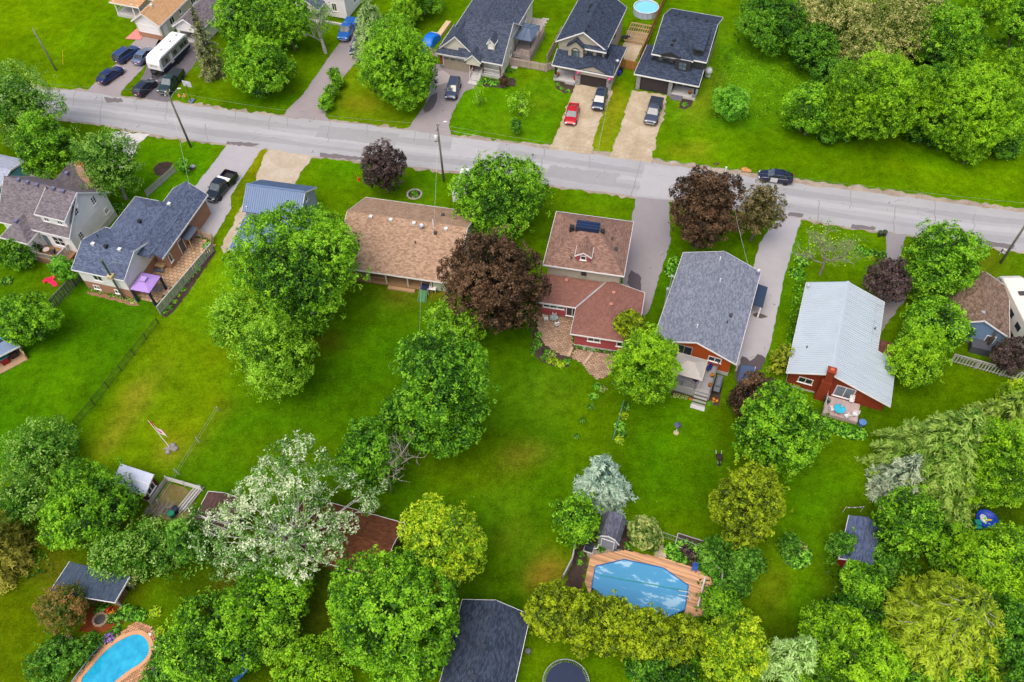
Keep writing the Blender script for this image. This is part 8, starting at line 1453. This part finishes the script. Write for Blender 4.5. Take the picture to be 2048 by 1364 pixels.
D(1008,162,9,14,'crimson','small red-leaved tree in front of the brick-front porch',.2); D(1040,205,30,28,'birch','thin young tree on the lawn of the brick-front house',.4,dens=.25); D(958,190,16,22,'birch','sparse sapling beside the slate suv drive',.3,dens=.25); D(1032,252,14,20,'bush','small round bush on the road lawn',.05,name='shrub',cat='shrub'); D(366,330,13,16,'lush','small young tree beside the short grey fence',.3)
for u, v, r in ((1116,168,.4),(1124,176,.4),(1137,181,.4),(1370,208,.5)): tuft(u,v,r,'lush','small round plant in a house-front mulch bed','plants in the house-front beds')
struct(sheet('planting_bed',[(1108,163),(1118,160),(1150,170),(1145,186),(1128,186),(1112,176)],.015,MULCH,.04,.3)); struct(sheet('planting_bed',[(1362,197),(1386,200),(1384,212),(1370,219),(1358,216)],.015,MULCH,.04,.3)); struct(sheet('planting_bed',[(955,160),(1030,156),(1032,172),(1000,176),(956,172)],.012,MULCH,.1,.3))
for u, v, r, sp in ((1258,1090,.5,'bush'),(1202,1096,.5,'bush'),(1162,1108,.4,'bush'),(1160,1124,.35,'lush'),(1344,1100,.9,'lush'),(1352,1112,.9,'lush'),(1372,1104,.8,'plum'),(1384,1112,.8,'plum'),(1366,1118,.7,'bush'),(1402,1104,.9,'lush'),(1412,1130,.9,'lush'),(1424,1142,.9,'lush'),(1406,1146,.7,'bush'),(1396,1124,.6,'bush')): tuft(u,v,r,sp,'leafy plant in the mulch beds around the covered pool','plants around the covered pool')
for u, v, r, sp in ((1361,1084,.4,'lush'),(1372,1082,.3,'lush'),(1384,1088,.35,'bush'),(1396,1092,.35,'lush'),(1378,1094,.3,'bush')): tuft(u,v,r,sp,'vegetable plant in the raised bed','vegetables in the raised bed',.2)
for u, v, r, sp in ((1600,1098,.9,'blossom'),(1606,1110,1.0,'lush'),(1596,1120,.9,'lush'),(1578,1094,.6,'bush'),(1572,1108,.6,'bush'),(1584,1122,.6,'bush')): tuft(u,v,r,sp,'leafy clump in the round island bed','clumps in the island bed')
for u, v, r, sp in ((1194,772,.6,'lush'),(1188,792,.6,'lush'),(1182,812,.5,'bush'),(1166,840,.4,'bush'),(1154,872,.4,'bush'),(1206,776,.5,'blossom'),(1240,850,.7,'lush'),(1248,830,.6,'gold'),(1244,866,.6,'bush'),(1252,812,.6,'bush'),(1238,880,.6,'gold')): tuft(u,v,r,sp,'plant in the strip between the two back lawns','plants between the back lawns')
for u, v, r, sp in ((1352,790,.35,'blossom'),(1362,792,.35,'blossom'),(1372,795,.35,'blossom'),(1380,797,.18,'orange'),(1386,799,.18,'orange'),(1428,797,.2,'orange'),(1434,801,.2,'orange'),(1426,803,.18,'orange'),(1420,806,.35,'lush')): tuft(u,v,r,sp,'small flowering plant in the dark beds beside the deck stairs','flowers beside the deck stairs')
struct(sheet('planting_bed',[(1342,778),(1392,795),(1390,802),(1342,790)],.012,MULCH,.02,.3)); struct(sheet('planting_bed',[(1422,770),(1446,764),(1438,812),(1414,808)],.012,MULCH,.02,.3))
for u, v, r in ((1664,850,.9),(1684,858,1.0),(1704,862,1.0),(1722,866,.8),(1650,842,.7)): tuft(u,v,r,'lush','leafy bush along the front of the pinkish deck','bushes along the pinkish deck')
for u, v, r, sp in ((1720,498,.7,'lush'),(1736,504,.7,'lush'),(1750,506,.7,'bush'),(1766,508,.6,'bush'),(1742,515,.5,'gold'),(1606,520,1.0,'lush'),(1596,545,1.1,'lush'),(1350,524,1.0,'lush'),(1346,540,1.1,'lush')): tuft(u,v,r,sp,'leafy shrub beside the bungalow drives near the road','shrubs beside the near-side drives',h=1.1)
for u, v, r, sp in ((208,1216,.6,'bush'),(216,1222,.5,'red'),(222,1236,.6,'bush'),(240,1232,.8,'bush'),(250,1222,.8,'lush'),(264,1226,.8,'bush'),(280,1230,.7,'lush'),(230,1262,.6,'bush'),(218,1276,.6,'purple'),(196,1282,.6,'bush'),(184,1272,.6,'lush'),(310,1222,.7,'gold'),(318,1262,.6,'gold'),(316,1336,.7,'purple'),(196,1218,.5,'bush'),(222,1225,.4,'orange')): tuft(u,v,r,sp,'garden plant in the beds around the kidney pool','plants around the kidney pool')
D(328,1292,21,24,'dark','clipped round bush beside the tip of the kidney pool',.02,name='shrub',cat='shrub')
for u, v, r, sp in ((12,560,.8,'bush'),(196,400,.9,'bush'),(236,412,.9,'lush'),(246,420,.7,'bush')): tuft(u,v,r,sp,'green shrub beside the farmhouse wall','shrubs beside the farmhouse')
def ground_cover(name, label, px, dens, sp, hmax, size, z=0):
    W_ = [G(*q)[:2] for q in px]; lo, hi = np.min(W_, axis=0), np.max(W_, axis=0); c = (lo+hi)/2; n = int((hi-lo)[0]*(hi-lo)[1]*dens); P = rng.uniform(lo, hi, (n,2)); P = P[inpoly(P, [tuple(w) for w in W_])]; n = len(P)
    hgt = hmax*vnoise(P, 2.0, 31)*rng.random(n); pos = np.column_stack([P-c, hgt+.03]); o = leaves(name, pos, rng.normal(0,.5,(n,3))+[0,0,.7], size*rng.uniform(.6,1.3,n), np.clip(vnoise(P,1.2,33)*.8+rng.normal(.1,.2,n),0,1), leafmat(SP[sp]['c'] if sp in SP else FL[sp]), None, loc=(c[0],c[1],0)); stuff(o); o['label'] = label; return o
ground_cover('undergrowth','low leafy undergrowth below the red shed and pine',[(1640,1110),(1760,1125),(1900,1080),(2060,1080),(2060,1380),(1500,1380),(1560,1290),(1690,1260)],14,'bush',1.2,.34)
ground_cover('undergrowth','leafy undergrowth of the border beyond the pool fence',[(1420,1080),(1520,1110),(1500,1180),(1430,1260),(1380,1300),(1390,1180)],14,'bush',.9,.32); ground_cover('undergrowth','dark undergrowth beneath the roadside wood',[(1500,60),(1640,120),(1700,250),(2060,290),(2060,100),(1760,10),(1520,-20)],9,'dark',1.2,.42)
ground_cover('undergrowth','leafy border strip along the wall of the white metal-roofed house',[(1600,520),(1612,560),(1596,640),(1582,690),(1570,690),(1580,610),(1590,540)],40,'lush',1.0,.24); ground_cover('undergrowth','leafy undergrowth behind the navy shed',[(150,1070),(300,1050),(400,1060),(430,1130),(360,1170),(270,1150),(180,1110)],16,'bush',1.3,.32); ground_cover('meadow_grass','tall meadow grass beside the charcoal house',[(1440,90),(1520,110),(1640,130),(1600,230),(1500,240),(1430,250),(1420,180)],18,'maple',.3,.18); ground_cover('undergrowth','weeds at the left edge beside the spruce',[(-40,1080),(90,1100),(110,1140),(60,1160),(-40,1150)],14,'bush',.7,.3); ground_cover('undergrowth','ivy and weeds around the coop pen',[(330,1060),(400,1030),(420,1080),(360,1100)],16,'lush',.6,.28)

single_out()
